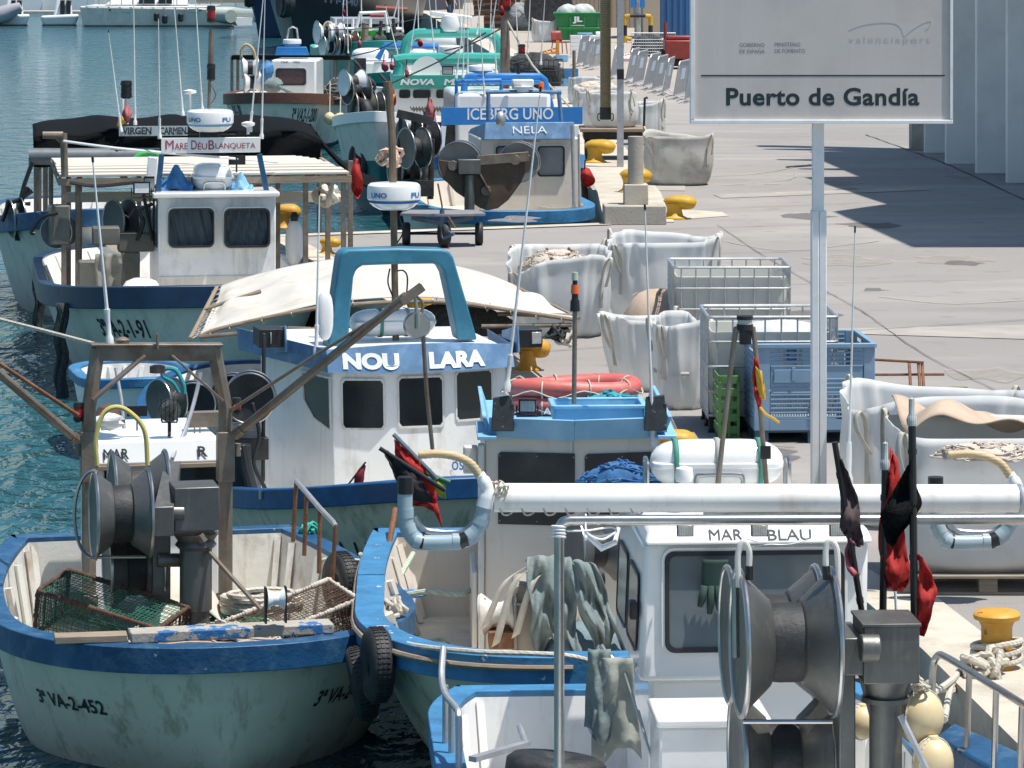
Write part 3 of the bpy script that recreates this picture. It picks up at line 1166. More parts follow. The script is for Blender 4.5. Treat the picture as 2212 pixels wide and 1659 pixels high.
def tyre(label, c, R, r, ax, group=None, tread=True, rot=0):
    root = thing('tyre_fender', label, 'tyre', c, 0, group)
    prof = [(R - r * 1.15, -r * .62), (R - r * .4, -r * .95), (R + r * .35, -r * .92), (R + r * .75, -r * .6), (R + r * .78, 0), (R + r * .75, r * .6), (R + r * .35, r * .92), (R - r * .4, r * .95), (R - r * 1.15, r * .62), (R - r * .9, r * .4), (R + r * .3, r * .5), (R + r * .3, -r * .5), (R - r * .9, -r * .4), (R - r * 1.15, -r * .62)]
    MB().lathe(prof, (0, 0, 0), ax, 40).build('carcass', rubber, root, ang=50)
    if tread:
        g = MB()
        u, v = perp(V(ax))
        for k in range(46):
            a = 2 * PI * k / 46
            d = u * math.cos(a) + v * math.sin(a)
            t = -u * math.sin(a) + v * math.cos(a)
            for h in (-.36, 0, .36):
                p = d * (R + r * .80) + V(ax).normalized() * h * r
                g.box(p, (1, 1, 1), R=Matrix((d * r * .08, t * R * .085, V(ax).normalized() * r * .28)).transposed())
        g.build('tread', rubber, root)
    return root


def big_bag(name, label, c, w, d, h, seed=1, flare=.1, flute=.03, m=None, rz=0, sag=.08, group='big white bags on the quay', nflute=7, straps=True, cols=72, fold=None, corner=.55):
    r_ = random.Random(seed)
    root = thing(name, label, 'bag', c, rz, group)
    ph = [r_.uniform(0, 6.28) for _ in range(6)]
    rows = 14

    def fn(a, b):
        th = 2 * PI * a
        sg = lambda q, e: math.copysign(abs(q) ** e, q)
        e = corner + .25 * (1 - b)
        x, y = sg(math.cos(th), e), sg(math.sin(th), e)
        bulge = 1 + flare * (b - .3) + .08 * math.sin(PI * min(1, b * 1.3))
        if b < .12:
            bulge *= .9 + .1 * (b / .12) ** .5
        fw_ = math.sin(nflute * 2 * th + ph[0] + 1.3 * math.sin(2 * th + ph[1]))
        fl = 1 + flute * (.25 + .75 * b) * (math.copysign(abs(fw_) ** .6, fw_) * .8 + .5 * math.sin(nflute * 3.5 * th + ph[2])) / w
        cr = .008 * math.sin(9 * th + 6 * b + ph[2]) * (1 - b)
        z = h * b
        z -= sag * b ** 3 * (math.sin(2 * th + ph[3]) * .6 + math.sin(3 * th + ph[4]) * .4 + .3)
        if fold:
            k = max(0, math.cos(th - fold[0])) ** 2 * fold[1] * b ** 3
            z -= k
        return V((x * w / 2 * bulge * fl + cr, y * d / 2 * bulge * fl + cr, z))
    mb = MB()
    mb.grid(fn, cols * 2, rows, wrap=True)
    n = cols * 2
    mb.add([fn(i / n, 0) for i in range(n)], [tuple(range(n))])
    mb.build('sack', m or bag, root, solid=.006, ang=80)
    if straps:
        for k in range(4):
            a = (k + .5) / 4
            p0, p1 = fn(a - .03, .82), fn(a + .03, .82)
            q = fn(a, 1.0)
            o = V((q.x, q.y, 0)).normalized()
            lo = fn(a, .35) + o * .02
            pts = [lo, fn(a, .8) + o * .02, q + o * (.05 + .06 * r_.random()) + V((0, 0, r_.uniform(-.02, .08))), q + o * .1 + V((0, 0, -.12)), fn(a + .02, .6) + o * .05]
            sp_ = smooth_path(pts, 6)
            b = MB()
            t = V((-o.y, o.x, 0)) * .025
            vs = []
            for p in sp_:
                vs += [p - t, p + t]
            b.add(vs, [(2 * i, 2 * i + 1, 2 * i + 3, 2 * i + 2) for i in range(len(sp_) - 1)])
            b.build('lifting_strap', strap, root, solid=.004)
    return root


def pile(name, label, c, rx, ry, rz_, m, cat='net', strands=0, seed=3, jit=.2, sm=None, group=None, corks=0):
    """A heap of net: a lumpy mound wrapped in loose strands."""
    r_ = random.Random(seed)
    solo = not (strands or corks)
    root = None if solo else thing(name, label, cat, c, 0, group)
    ph = [r_.uniform(0, 6.28) for _ in range(6)]

    def surf(a, b):
        th = 2 * PI * a
        k = 1 + jit * (.5 * math.sin(3 * th + ph[0]) + .3 * math.sin(5 * th + ph[1] + 4 * b) + .25 * math.sin(9 * th + 11 * b + ph[2]))
        rr = math.cos(PI / 2 * b) ** .7 * k
        return V((math.cos(th) * rx * rr, math.sin(th) * ry * rr, rz_ * (math.sin(PI / 2 * b) ** 1.1) * (1 + jit * .5 * math.sin(2 * th + ph[3])) + .03 * jit * math.sin(14 * th + 9 * b)))
    mb = MB()
    mb.grid(surf, 32, 9, wrap=True)
    if solo:
        return mb.xf(Matrix.Translation(V(c))).build(name, m, label=label, cat=cat, group=group, ang=80)
    mb.build('net_heap', m, root, ang=80)
    if strands:
        s = MB()
        for _ in range(strands):
            a, b = r_.random(), r_.random() ** 1.3 * .9
            da, db = r_.uniform(-.12, .12), r_.uniform(-.1, .12)
            pts = []
            for k in range(7):
                aa, bb = a + da * k / 2 + r_.uniform(-.015, .015), max(0, min(.98, b + db * k / 3 + r_.uniform(-.03, .03)))
                p = surf(aa, bb)
                pts.append(p * (1.02 + .05 * r_.random()))
            s.tube(smooth_path(pts, 3), r_.uniform(.004, .009), 5)
        s.build('loose_strands', sm or m, root)
    if corks:
        s = MB()
        for _ in range(corks):
            p = surf(r_.random(), r_.random() * .9) * 1.03
            s.ball(p, .02, 8)
        s.build('cork_floats', rust, root)
    return root


def folds(o, u, v, w, h, n, amp, m, name, parent, seed=1, droop=.0, **kw):
    """Hanging cloth with vertical folds, o = top left, u to the right, v down."""
    r_ = random.Random(seed)
    o, u, v = V(o), V(u), V(v)
    nn = u.cross(v).normalized()
    ph = r_.uniform(0, 6)

    def fn(a, b):
        wob = math.sin(a * n * 1.3 * PI + ph + 2.5 * b + math.sin(4 * b + ph)) * amp * (.3 + .9 * b) + math.sin(a * n * 3.1 * PI + 2 * ph - 5 * b) * amp * .35 + math.sin(13 * b + 7 * a * n + ph) * amp * .3 + math.sin(29 * b - 11 * a + ph) * amp * .12
        e = .02 * math.sin(9 * b + 2 * ph) * (1 if a > .5 else -1) * abs(a - .5) * 2
        return o + u * (w * (a + (.5 - a) * droop * b + e)) + v * (h * b * (1 - .1 * math.sin(a * 6 + ph) - .015 * math.sin(a * 17))) + nn * wob
    return MB().grid(fn, 40, 14).build(name, m, parent, solid=.004, ang=180, **kw)
# ================================================================ nearest boat on the left (registration 452)
b = Fr(-1.9, 23.85, .22)
B1 = b.thing('fishing_boat', 'small white boat with rusty steel arch, triple net hauler and traps on its bow', 'boat', 'fishing boats moored along the quay')
h1 = Hull(4.75, 3.06, 1.0, .95, 1.0, tb=.38, ts=.55, qg=2.25, qw=1.1, ww=.82, rake=.36, stern='transom', ws=.74)
h1.make(B1, hullgrey, blue, whiteworn, deckm, deck=.32, railh=.16, railw=.13, wl=.06)
number(h1, B1, '3ª VA-2-452', -1, .085, .21, .47, .58)
number(h1, B1, '3ª VA-2-452', 1, .045, .13, .50, .62)
# foredeck plank, stem post
mb = MB()
mb.box((-.95, .42, 1.035), (.5, .16, .05), rz=-.06)
mb.build('plank', wood, B1, bevel=.006)
mb = MB()
mb.box((.02, .36, 1.05), (1.42, .2, .07), rz=.02)
mb.build('bow_board', mat('peeling board', (.40, .36, .30), .8, var=.2, chips=((.03, .14, .33), .52, 5), bump=.4, bscale=20), B1, bevel=.008)
# arch
AY = 2.75
q = lambda x, y, d=0: b.p(x, y, AY + d)
mb = MB()
r = .055
mb.tube([q(192, 1345), q(192, 880), q(212, 752)], r, 8)
mb.build('arch_leg', agedsteel, B1)
mb = MB()
mb.tube([q(487, 1345), q(487, 880), q(462, 752)], r, 8)
mb.build('arch_leg', agedsteel, B1)
mb = MB()
mb.beam(q(205, 760), q(470, 760), .1, .13)
mb.mtl(0).beam(q(195, 744), q(480, 744), .14, .02)
mb.build('arch_beam', agedsteel, B1, bevel=.006)
for x0, x1, s in ((222, 300, 1), (454, 378, -1)):
    g = MB()
    e = V((0, -.07, 0))
    g.beam(q(x0 - s * 24, 862) + e, q(x1 + s * 10, 765) + e, .02, .13, up=UY)
    g.build('arch_brace', agedsteel, B1, bevel=.004)
for x in (192, 487):
    MB().box(q(x, 985), (.13, .13, .38)).build('arch_sleeve', agedsteel, B1, bevel=.006)
    MB().box(q(x, 1300), (.13, .13, .12)).build('arch_sleeve', agedsteel, B1, bevel=.006)
for x, s in ((170, -1), (512, 1)):
    c = MB()
    c.cyl(q(x, 985), q(x, 958), .03)
    c.cyl(q(x - 8, 972), q(x + 8, 972), .02)
    c.build('boom_bracket', agedsteel, B1)
lantern(B1, q(168, 912), .035, .15)
lantern(B1, q(511, 893), .035, .12)
# cabin
CY = 3.45
c = lambda x, y, d=0: b.p(x, y, CY + d)
lo, hi = c(200, 1300), c(474, 1000)
MB().b2((lo.x, CY, .32), (hi.x, CY + .95, hi.z)).build('cabin', white, B1, bevel=.02)
a, e = c(206, 1003), c(470, 944)
mb = MB()
mb.hexa([V((a.x - .03, CY - .1, a.z)), V((e.x + .03, CY - .1, a.z)), V((e.x + .03, CY + .98, a.z)), V((a.x - .03, CY + .98, a.z)),
         V((a.x - .01, CY - .03, e.z)), V((e.x + .01, CY - .03, e.z)), V((e.x - .04, CY + .95, e.z + .03)), V((a.x + .04, CY + .95, e.z + .03))])
rf = mb.build('cabin_roof', gel, B1, bevel=.02)
MB().b2((a.x - .04, CY - .115, a.z - .035), (e.x + .04, CY - .02, a.z + .001)).build('roof_trim', wood, rf, bevel=.006)
t0 = c(221, 990)
for body, x0, x1 in (('MAR', 221, 276), ('R', 424, 446)):
    o = c(x0, 991)
    text(body, (o.x, CY - .094, a.z + .045), UX, V((0, .07, .19)), (x1 - x0) / b.sc(CY), .085, hullletter, rf, bold=.025, name='boat_name')
o = c(225, 1075)
MB().prism(rrect(0, 0, .93, .26, .03), (o.x, CY - .004, o.z), UX, UZ, V((0, -.012, 0))).build('windscreen', glass, B1)
# things on the cabin roof
mb = MB()
mb.lathe([(.04, -.07), (.085, -.05), (.09, .02), (.085, .03)], c(366, 886), -UY, 24)
mb.mtl(1).lathe([(.0, .025), (.08, .028), (.083, .03)], c(366, 886), -UY, 24)
mb.mtl(0).tube([c(366, 906), c(366, 930), c(366, 945, .2)], .014)
mb.tube([c(350, 886), c(350, 912), c(382, 912), c(382, 886)], .008, 6)
for k in range(-2, 3):
    mb.tube([c(366 + k * 9, 862, -.05), c(366 + k * 9, 910, -.05)], .003, 4)
mb.build('search_lamp', [dark, lampgrey], B1)
MB().lathe([(.02, 0), (.1, .02), (.11, .1), (.07, .17), (.02, .19)], c(233, 925, .2), UZ, 18).build('hood', mat('brown hood', (.10, .055, .04), .8), B1)
rag = MB()
rag.ball(c(232, 912, .05), (.12, .06, .06), 12, jit=.5)
rag.build('crumpled_rag', gel, label='crumpled white rag on the low roof of the 452 boat beside the brown hood', cat='rag').matrix_world
ro = bpy.data.objects['crumpled_rag']
ro.location = b.w(c(232, 915, .05)) - V((0, 0, .06))
mb = MB()
mb.box(c(296, 888, .1), (.16, .02, .08), rz=0)
mb.tube([c(296, 895, .12), c(296, 930, .12)], .006)
mb.build('nameplate', dark, B1)
mb = MB()
mb.tube([c(250, 795, .3), c(262, 862, .2), c(268, 925, .1)], .014)
mb.build('mast_stay', galv, B1)
mb = MB()
mb.tube(smooth_path([c(433, 805, .3), c(424, 850, .25), c(402, 925, .1), c(372, 990, -.1)], 5), .016)
mb.build('mast_stay', galv, B1)
mb = MB()
for x in (420, 432):
    mb.tube([c(x, 945, .2), c(x, 922, .2)], .006)
mb.box(c(440, 905, .3), (.26, .1, .12))
mb.build('roof_box', agedsteel, B1, bevel=.005)
whip(q(238, 744), q(200, 342), parent=B1, r=.016)
mb = MB()
mb.tube([q(340, 755, -.08), q(340, 722, -.08)], .012)
mb.lathe([(.06, 0), (.06, .05), (.03, .06)], q(340, 805, .1), UZ)
mb.lathe([(.05, 0), (.055, .03), (.02, .05)], q(265, 742), UZ)
mb.build('arch_fitting', agedsteel, B1)
# booms
for n_, pts, r, m in (('boom', [(165, 950, -.03), (0, 808, -.4), (-120, 705, -.6)], .034, agedsteel),
                      ('boom_stay', [(168, 897, -.03), (0, 786, -.3), (-120, 707, -.5)], .016, rust),
                      ('boom', [(507, 940, -.05), (878, 640, -1.3)], .034, agedsteel),
                      ('boom_stay', [(500, 885, -.05), (690, 762, -.7), (872, 650, -1.28)], .014, agedsteel)):
    mb = MB()
    pp = [q(*p) for p in pts]
    mb.tube(pp, [r] + [r * .95] * (len(pp) - 1), 10)
    mb.tube([pp[0], pp[0].lerp(pp[1], .05)], r * 1.25, 10)
    if n_ == 'boom':
        mb.tube([pp[-1], pp[-1].lerp(pp[-2], .07)], r * 1.15, 10)
    mb.build(n_, m, B1)
e = q(884, 640, -1.3)
mb = MB()
for s in (-1, 1):
    mb.beam(e + V((-.06, s * .03, -.04)), e + V((.10, s * .03, .07)), .012, .06)
mb.tube(smooth_path([e + V((.05, 0, 0)), e + V((.1, 0, -.05)), e + V((.09, 0, -.12)), e + V((.04, 0, -.16))], 5), .012)
mb.build('boom_fork', agedsteel, B1)
pb = q(900, 702, -1.3)
mb = MB()
mb.lathe([(.0, -.03), (.09, -.03), (.1, -.015), (.1, .015), (.09, .03), (0, .03)], pb, UY, 28)
mb.tube([pb + V((0, -.04, .1)), pb + V((0, -.04, -.02))], .02)
mb.tube([pb + V((0, 0, .1)), pb + V((-.01, 0, .2))], .014)
mb.build('pulley_block', steel, B1)
MB().tube([q(914, 725, -1.3), q(921, 840, -1.25), q(935, 978, -1.2)], .016, 8).build('hanging_rod', agedsteel, B1)
wl_ = [b.w(q(212, 745)), P(0, 690, 28.5), P(-200, 645, 30)]
rope_thing(wl_, .016, rope, 'taut pale line running left from the top of the rusty arch', k=2)
# hauler
HY = 1.2
g = lambda x, y, d=0: b.p(x, y, HY + d)
ha = MB()
ha.cyl(g(423, 1362), g(423, 1315), .10)
ha.cyl(g(423, 1316), g(423, 1180), .117)
ha.lathe([(.12, 0), (.15, .03), (.13, .06)], g(423, 1185), UZ)
ha.cyl(g(423, 1180), g(423, 1150), .10, .17)
HA = ha.build('hauler_post', brushed, B1, ang=40)
p0, p1 = g(371, 1141), g(468, 1044)
motor_box(B1, (p0.x, HY - .16, p0.z), (p1.x, HY + .18, p1.z))
mb = MB()
p0, p1 = g(325, 1150), g(368, 1085)
mb.hexa([V((p0.x, HY - .2, p0.z)), V((p1.x, HY - .2, p0.z)), V((p1.x + .12, HY + .5, p0.z + .1)), V((p0.x + .14, HY + .5, p0.z + .1)),
         V((p0.x, HY - .2, p1.z)), V((p1.x, HY - .2, p1.z)), V((p1.x + .14, HY + .5, p1.z + .22)), V((p0.x + .16, HY + .5, p1.z + .22))])
mb.b2((p0.x + .03, HY + .12, p0.z - .55), (p0.x + .16, HY + .3, p0.z + .02))
mb.cyl(g(364, 1108, -.12), g(397, 1108, -.12), .062)
mb.cyl(g(395, 1210, .1), g(340, 1210, .1), .05)
mb.build('chain_case', brushed, B1, bevel=.006)
drum(B1, g(262, 1110), .315, .37, .20)
drum(B1, g(300, 1068, .55), .315, .37, .20)
drum(B1, g(290, 1225, .42), .315, .37, .20)
mb = MB()

cc = g(200, 1110, -.04)
loop_ = []
for k in range(13):
    a = PI * .42 + PI * 1.12 * k / 12
    loop_.append(cc + V((math.cos(a) * .13, -.02, math.sin(a) * .31)))
mb.tube(smooth_path(loop_ + [g(315, 1203, -.05)], 3), .012, 8)
mb.build('drum_guard', steel, B1)
hs = MB()
hs.tube(smooth_path([g(210, 1005), g(207, 950), (g(222, 896)), (g(250, 879)), (g(282, 892)), g(312, 930), g(319, 1005)], 6), .017, 8)
hs.build('guide_hose', hoseyellow, B1)
mb = MB()
mb.tube([g(432, 1165, -.1), g(450, 1190, -.1), g(565, 1318, -.75)], .016)
mb.tube([g(430, 1155, -.14), g(440, 1170, -.14)], .035)
mb.build('hauler_strut', agedsteel, B1)
# roller on the bow
rx = b.p(595, 1300, .25)
mb = MB()
for s in (-1, 1):
    mb.box(rx + V((s * .07, 0, -.02)), (.012, .07, .25))
mb.mtl(1).lathe([(.075, -.06), (.045, -.02), (.045, .02), (.075, .06)], rx + V((0, 0, .02)), UX, 20)
mb.build('fairlead_roller', [dark, gel], B1)
# hand rail on the quay side
R_ = lambda x, y, d: b.p(x, y, d)
mb = MB()
tp = [R_(640, 1039, 3.3), R_(662, 1064, 3.0), R_(691, 1098, 2.6), R_(720, 1128, 2.2), R_(725, 1137, 2.15)]
mb.tube(tp, .02)
mb.build('handrail', galv, B1)
for t, bt in zip(tp[:2] + tp[2:3] + tp[4:], ((633, 1170, 3.3), (657, 1200, 3.0), (689, 1238, 2.6), (717, 1265, 2.15))):
    MB().tube([t, R_(*bt)], .017).build('rail_post', rust, B1)
# tarp round the hauler foot
tpM = Matrix.Translation(b.w((-.3, 1.95, .32))) @ Matrix.Rotation(.2, 4, 'Z')


def tarp(a_, b_):
    x, y = (a_ - .5) * 1.5, (b_ - .5) * .9
    z = .68 * math.exp(-((x + .05) ** 2) * 2.5 - y * y * 2) + .07 * math.sin(9 * x + 4 * y) + .04 * math.sin(17 * x - 9 * y) + .2 * math.exp(-((x - .4) ** 2) * 9)
    return V((x, y, .08 + max(0, z)))


MB().grid(tarp, 40, 24).xf(tpM).build('tarp', cloth, label='cream tarp bunched on the deck behind the hauler post of the 452 boat', cat='tarp', solid=.006, ang=180)


def trap(label, c_, L, w_, h_, rot, m, seed):
    root = thing('fish_trap', label, 'fish trap', c_, 0, 'netted fish traps on the bow')
    root.rotation_euler = rot
    mb = MB()
    x, y, z = L / 2, w_ / 2, h_ / 2
    C = [V((sx * x, sy * y, sz * z)) for sx in (-1, 1) for sy in (-1, 1) for sz in (-1, 1)]
    for i in range(8):
        for j in range(i + 1, 8):
            if sum(abs(C[i][k] - C[j][k]) > 1e-6 for k in range(3)) == 1:
                mb.tube([C[i], C[j]], .011, 6)
    for k in (-.36, .36):
        mb.tube([V((-x - .01, y * k, -z)), V((-x - .01, y * k, z))], .007, 6)
        mb.tube([V((x + .01, y * k, -z)), V((x + .01, y * k, z))], .007, 6)
    mb.build('frame', dark, root)
    for nm, fn, nu, nv in (('mesh_panel', lambda a_, b_: V((-x + L * a_, -y, -z + h_ * b_)), 34, 14), ('mesh_panel', lambda a_, b_: V((-x + L * a_, -y + w_ * b_, z)), 34, 14),
                           ('mesh_panel', lambda a_, b_: V((-x, -y + w_ * a_, -z + h_ * b_)), 14, 14), ('mesh_panel', lambda a_, b_: V((x, -y + w_ * a_, -z + h_ * b_)), 14, 14)):
        g_ = MB()
        r2 = random.Random(seed)
        for i in range(nu + 1):
            pts = [fn(i / nu, j / 5) + V((r2.uniform(-1, 1), r2.uniform(-1, 1), r2.uniform(-1, 1))) * .006 for j in range(6)]
            g_.tube(pts, .0032, 4, caps=False)
        for j in range(nv + 1):
            pts = [fn(i / 8, j / nv) + V((r2.uniform(-1, 1), r2.uniform(-1, 1), r2.uniform(-1, 1))) * .006 for i in range(9)]
            g_.tube(pts, .0032, 4, caps=False)
        g_.build(nm, m if nu == 34 else nettan, root)
    e_ = MB()
    r2 = random.Random(seed + 5)
    for i in range(8):
        for j in range(i + 1, 8):
            if sum(abs(C[i][k] - C[j][k]) > 1e-6 for k in range(3)) == 1:
                n_ = int((C[i] - C[j]).length / .022)
                for k in range(n_):
                    p = C[i].lerp(C[j], (k + .5) / n_)
                    e_.ball(p, V((.02, .02, .02)) * r2.uniform(.7, 1.2), 6)
    e_.build('edge_lashing', nettan if seed % 2 else netcord, root)
    s_ = MB()
    for k in range(3):
        s_.grid(lambda a_, b_: V((-x * .9 + L * .9 * a_, (-.3 + .3 * k) * w_ + .04 * math.sin(6 * a_), -z * .9 + h_ * .8 * b_ * (.6 + .4 * math.sin(5 * a_ + k)))), 14, 4)
    s_.build('inner_netting', mat('loose trap netting ' + m.name, tuple(q * 1.6 for q in m.diffuse_color[:3]) if 0 else (.09, .11, .08), .9, var=.6, scale=25, alpha=.55), root)
    return root


trap('long fish trap of green netting on the left of the chipped blue bow', b.w((-.72, 1.25, .98)), 1.0, .42, .34, (.2, .2, -.4), netgreen, 3)
trap('brown mesh fish trap under the coiled white rope on the nearest left bow', b.w((.52, 1.15, .84)), 1.05, .42, .34, (.2, -.25, .55), nettan, 4)


def coil(label, c_, R, r, m, n=5, seed=2, flat=.5, name='rope_coil'):
    r2 = random.Random(seed)
    pts = []
    for k in range(n * 14):
        a_ = 2 * PI * k / 14
        rr = R * (.72 + .28 * r2.random())
        pts.append(V((math.cos(a_) * rr, math.sin(a_) * rr * .8, r + (k / 14) * r * 2 * flat + r2.uniform(-.4, .4) * r)))
    mb = MB()
    mb.tube(smooth_path(pts, 3), r, 6)
    mb.xf(Matrix.Translation(V(c_)))
    return mb.build(name, m, label=label, cat='rope')


cl = coil('coil of thick white rope lying on the brown mesh trap', b.w((.42, 1.6, .92)), .3, .022, rope, 6)
pile('folded_net', 'green net heaped under the white rope coil', b.w((.28, 1.5, .7)), .36, .25, .2, netgreen, strands=25, seed=5, sm=ropeteal)
# tyres between the two near boats
tyre('black car tyre fender with pale tread hanging nearest between the two bows', P(815, 1436, 23.5), .185, .085, (1, .25, 0), 'tyre fenders')
tyre('black tyre fender hanging low behind the nearest tyre at the water', P(782, 1475, 23.85), .185, .085, (1, .1, .2), 'tyre fenders')
tyre('black tyre fender in the shade beside the hand rail of the 452 boat', P(738, 1262, 27.0), .185, .085, (1, .5, 0), 'tyre fenders')
# mooring lines
e_ = [b.w(h1.pt(1, .16, 1.06)), P(780, 1360, 24.6), P(845, 1378, 23.75), P(900, 1395, 23.2), P(1030, 1408, 22.75), P(1150, 1412, 22.65), P(1240, 1419, 22.6), P(1300, 1440, 22.8), P(1325, 1470, 23)]
rope_thing(e_, .017, rope, 'thick white twisted rope led along the dark blue rim from the nearest bow')
rope_thing([b.w(h1.pt(1, .62, 1.07)), P(700, 1209, 27.3), P(806, 1220, 27.2)], .02, ropegreen, 'upper pale line from the 452 boat rail to the light blue rim', k=4)
rope_thing([b.w(h1.pt(1, .62, 1.05)), P(720, 1216, 27.3), P(806, 1226, 27.15)], .014, ropegreen, 'lower pale line from the 452 boat rail to the light blue rim', k=4)


def knot(label, c_, r, m, n=5, seed=1, s=.06):
    r2 = random.Random(seed)
    mb = MB()
    for k in range(n):
        u = V((r2.uniform(-1, 1), r2.uniform(-1, 1), r2.uniform(-.6, .6))).normalized()
        v_ = u.cross(V((r2.uniform(-1, 1), r2.uniform(-1, 1), r2.uniform(-1, 1)))).normalized()
        o_ = V((r2.uniform(-1, 1), r2.uniform(-1, 1), r2.uniform(0, .7))) * s * .5
        mb.tube([V(c_) + o_ + (u * math.cos(2 * PI * i / 14) + v_ * math.sin(2 * PI * i / 14)) * s * r2.uniform(.6, 1) for i in range(14)], r, 6, closed=True)
    return mb.build('rope_knot', m, label=label, cat='rope')


knot('knotted white rope on the rim under the hand rail posts', b.w(h1.pt(1, .60, 1.05)) + V((-.03, 0, .03)), .02, rope, 6, 2, .09)
knot('white rope knot lying on the rim beside the nearest tyre', b.w(h1.pt(1, .17, 1.05)) + V((-.05, .05, .03)), .018, rope, 5, 3, .08)
knot('teal twine tied round the far corner of the blue rim', b.w(h1.pt(1, .93, 1.03)), .012, ropeteal, 7, 4, .07)

# ================================================================ middle boat (light blue roof)
c2 = Fr(.45, 22.82, .03)
B2 = c2.thing('fishing_boat', 'cream cabin boat with sky blue roof tray and worn light blue rim in the middle', 'boat', 'fishing boats moored along the quay')
h2 = Hull(4.9, 2.95, 1.14, 1.12, 1.15, tb=.36, ts=.4, qg=2.7, qw=1.0, ww=.6, rake=.6, stern='transom', ws=.93)
h2.make(B2, hullgrey, blueworn, cream, deckm, deck=.5, railh=.16, railw=.17, wl=.08)
number(h2, B2, '3ª VA-2-1', -1, .006, .055, .60, .74)
MB().tube([h2.pt(-1, t, .985) + V((-.05, -.05, -.03)) for t in h2.ts_(30)], .02, 6).build('rub_strake', wood, B2)
d = lambda x, y, yl: c2.p(x, y, yl)
KY = 2.95
lo, hi = d(1048, 1392, KY), d(1428, 940, KY)
xm = (lo.x + hi.x) / 2
zt = hi.z
mb = MB()
mb.hexa([V((lo.x, KY + .12, .5)), V((xm, KY, .5)), V((xm, KY + 1.7, .5)), V((lo.x, KY + 1.7, .5)), V((lo.x, KY + .12, zt)), V((xm, KY, zt)), V((xm, KY + 1.7, zt)), V((lo.x, KY + 1.7, zt))])
mb.hexa([V((xm, KY, .5)), V((hi.x, KY + .12, .5)), V((hi.x, KY + 1.7, .5)), V((xm, KY + 1.7, .5)), V((xm, KY, zt)), V((hi.x, KY + .12, zt)), V((hi.x, KY + 1.7, zt)), V((xm, KY + 1.7, zt))])
mb.build('cabin', cream, B2, bevel=.012)
mb = MB()
mb.b2((lo.x - .05, KY + .08, .5), (lo.x - .003, KY + .2, zt - .08))
mb.b2((lo.x - .16, KY + .12, zt - .3), (lo.x - .052, KY + .24, zt - .1))
mb.build('corner_post', whiteworn, B2, bevel=.01)
mb = MB()
lx = d(1020, 1300, KY).x
mb.b2((lx, KY + .1, .5), (lo.x - .055, KY + .9, d(1020, 1240, KY).z))
mb.build('side_locker', cream, B2, bevel=.012)
sl1 = (V((xm, KY, 0)) - V((lo.x, KY + .12, 0))).normalized()
sl2 = (V((hi.x, KY + .12, 0)) - V((xm, KY, 0))).normalized()
for x0, y0, x1, y1, u_, nm in ((1077, 1133, 1245, 980, sl1, 0), (1263, 1133, 1428, 981, sl2, 0)):
    p = d(x0, y0, KY + (.07 if nm == 0 else 0))
    u0 = V((lo.x, KY + .12, 0)) if u_ is sl1 else V((xm, KY, 0))
    k = (p.x - u0.x)
    o = u0 + u_ * k + V((0, 0, p.z)) + V((0, -.004, 0))
    w_ = (x1 - x0) / c2.sc(KY)
    hh = d(x0, y1, KY).z - p.z
    wd = MB().prism([(0, 0), (w_, 0), (w_, hh), (.02, hh), (0, hh - .02)], o, u_, UZ, V((u_.y, -u_.x, 0)) * .012).build('window_board', boardblack, B2, bevel=.003)
    s_ = MB()
    for a_ in (.02, .5, .98):
        for b_ in (.05, .95):
            s_.ball(o + u_ * w_ * a_ + UZ * hh * b_ + V((0, -.013, 0)), .006, 6)
    s_.build('board_screw', steel, wd)
# roof tray
zf0, zf1 = d(1240, 944, KY).z, d(1240, 900, KY).z
L0, L1 = d(1062, 935, KY).x, d(1432, 935, KY).x
ov = .22
T = [V((L0 - .02, KY + .02, 0)), V((xm, KY - ov + .08, 0)), V((L1 + .02, KY + .02, 0))]
mb = MB()
for a_, e2 in ((T[0], T[1]), (T[1], T[2])):
    n_ = V((0, -.06, 0))
    mb.hexa([a_ + V((0, 0, zf0)), e2 + V((0, 0, zf0 - .015)), e2 + V((0, .03, zf0 - .015)), a_ + V((0, .03, zf0)),
             a_ + n_ + V((0, 0, zf1)), e2 + n_ + V((0, 0, zf1)), e2 + n_ + V((0, .03, zf1)), a_ + n_ + V((0, .03, zf1))])
for s_, tx in ((-1, T[0]), (1, T[2])):
    mb.hexa([tx + V((0, .03, zf0)), tx + V((s_ * -.03, .03, zf0)), tx + V((s_ * -.03, 1.75, zf0)), tx + V((0, 1.75, zf0)),
             tx + V((s_ * .05, -.02, zf1)), tx + V((s_ * .02, -.02, zf1)), tx + V((s_ * .02, 1.75, zf1)), tx + V((s_ * .05, 1.75, zf1))])
mb.prism([(T[0].x, T[0].y + .03), (T[1].x, T[1].y + .035), (T[2].x, T[2].y + .03), (T[2].x, KY + 1.75), (T[0].x, KY + 1.75)], (0, 0, zt + .002), UX, UY, UZ * .03)
roof2 = mb.build('roof_tray', skyblue, B2, bevel=.006)
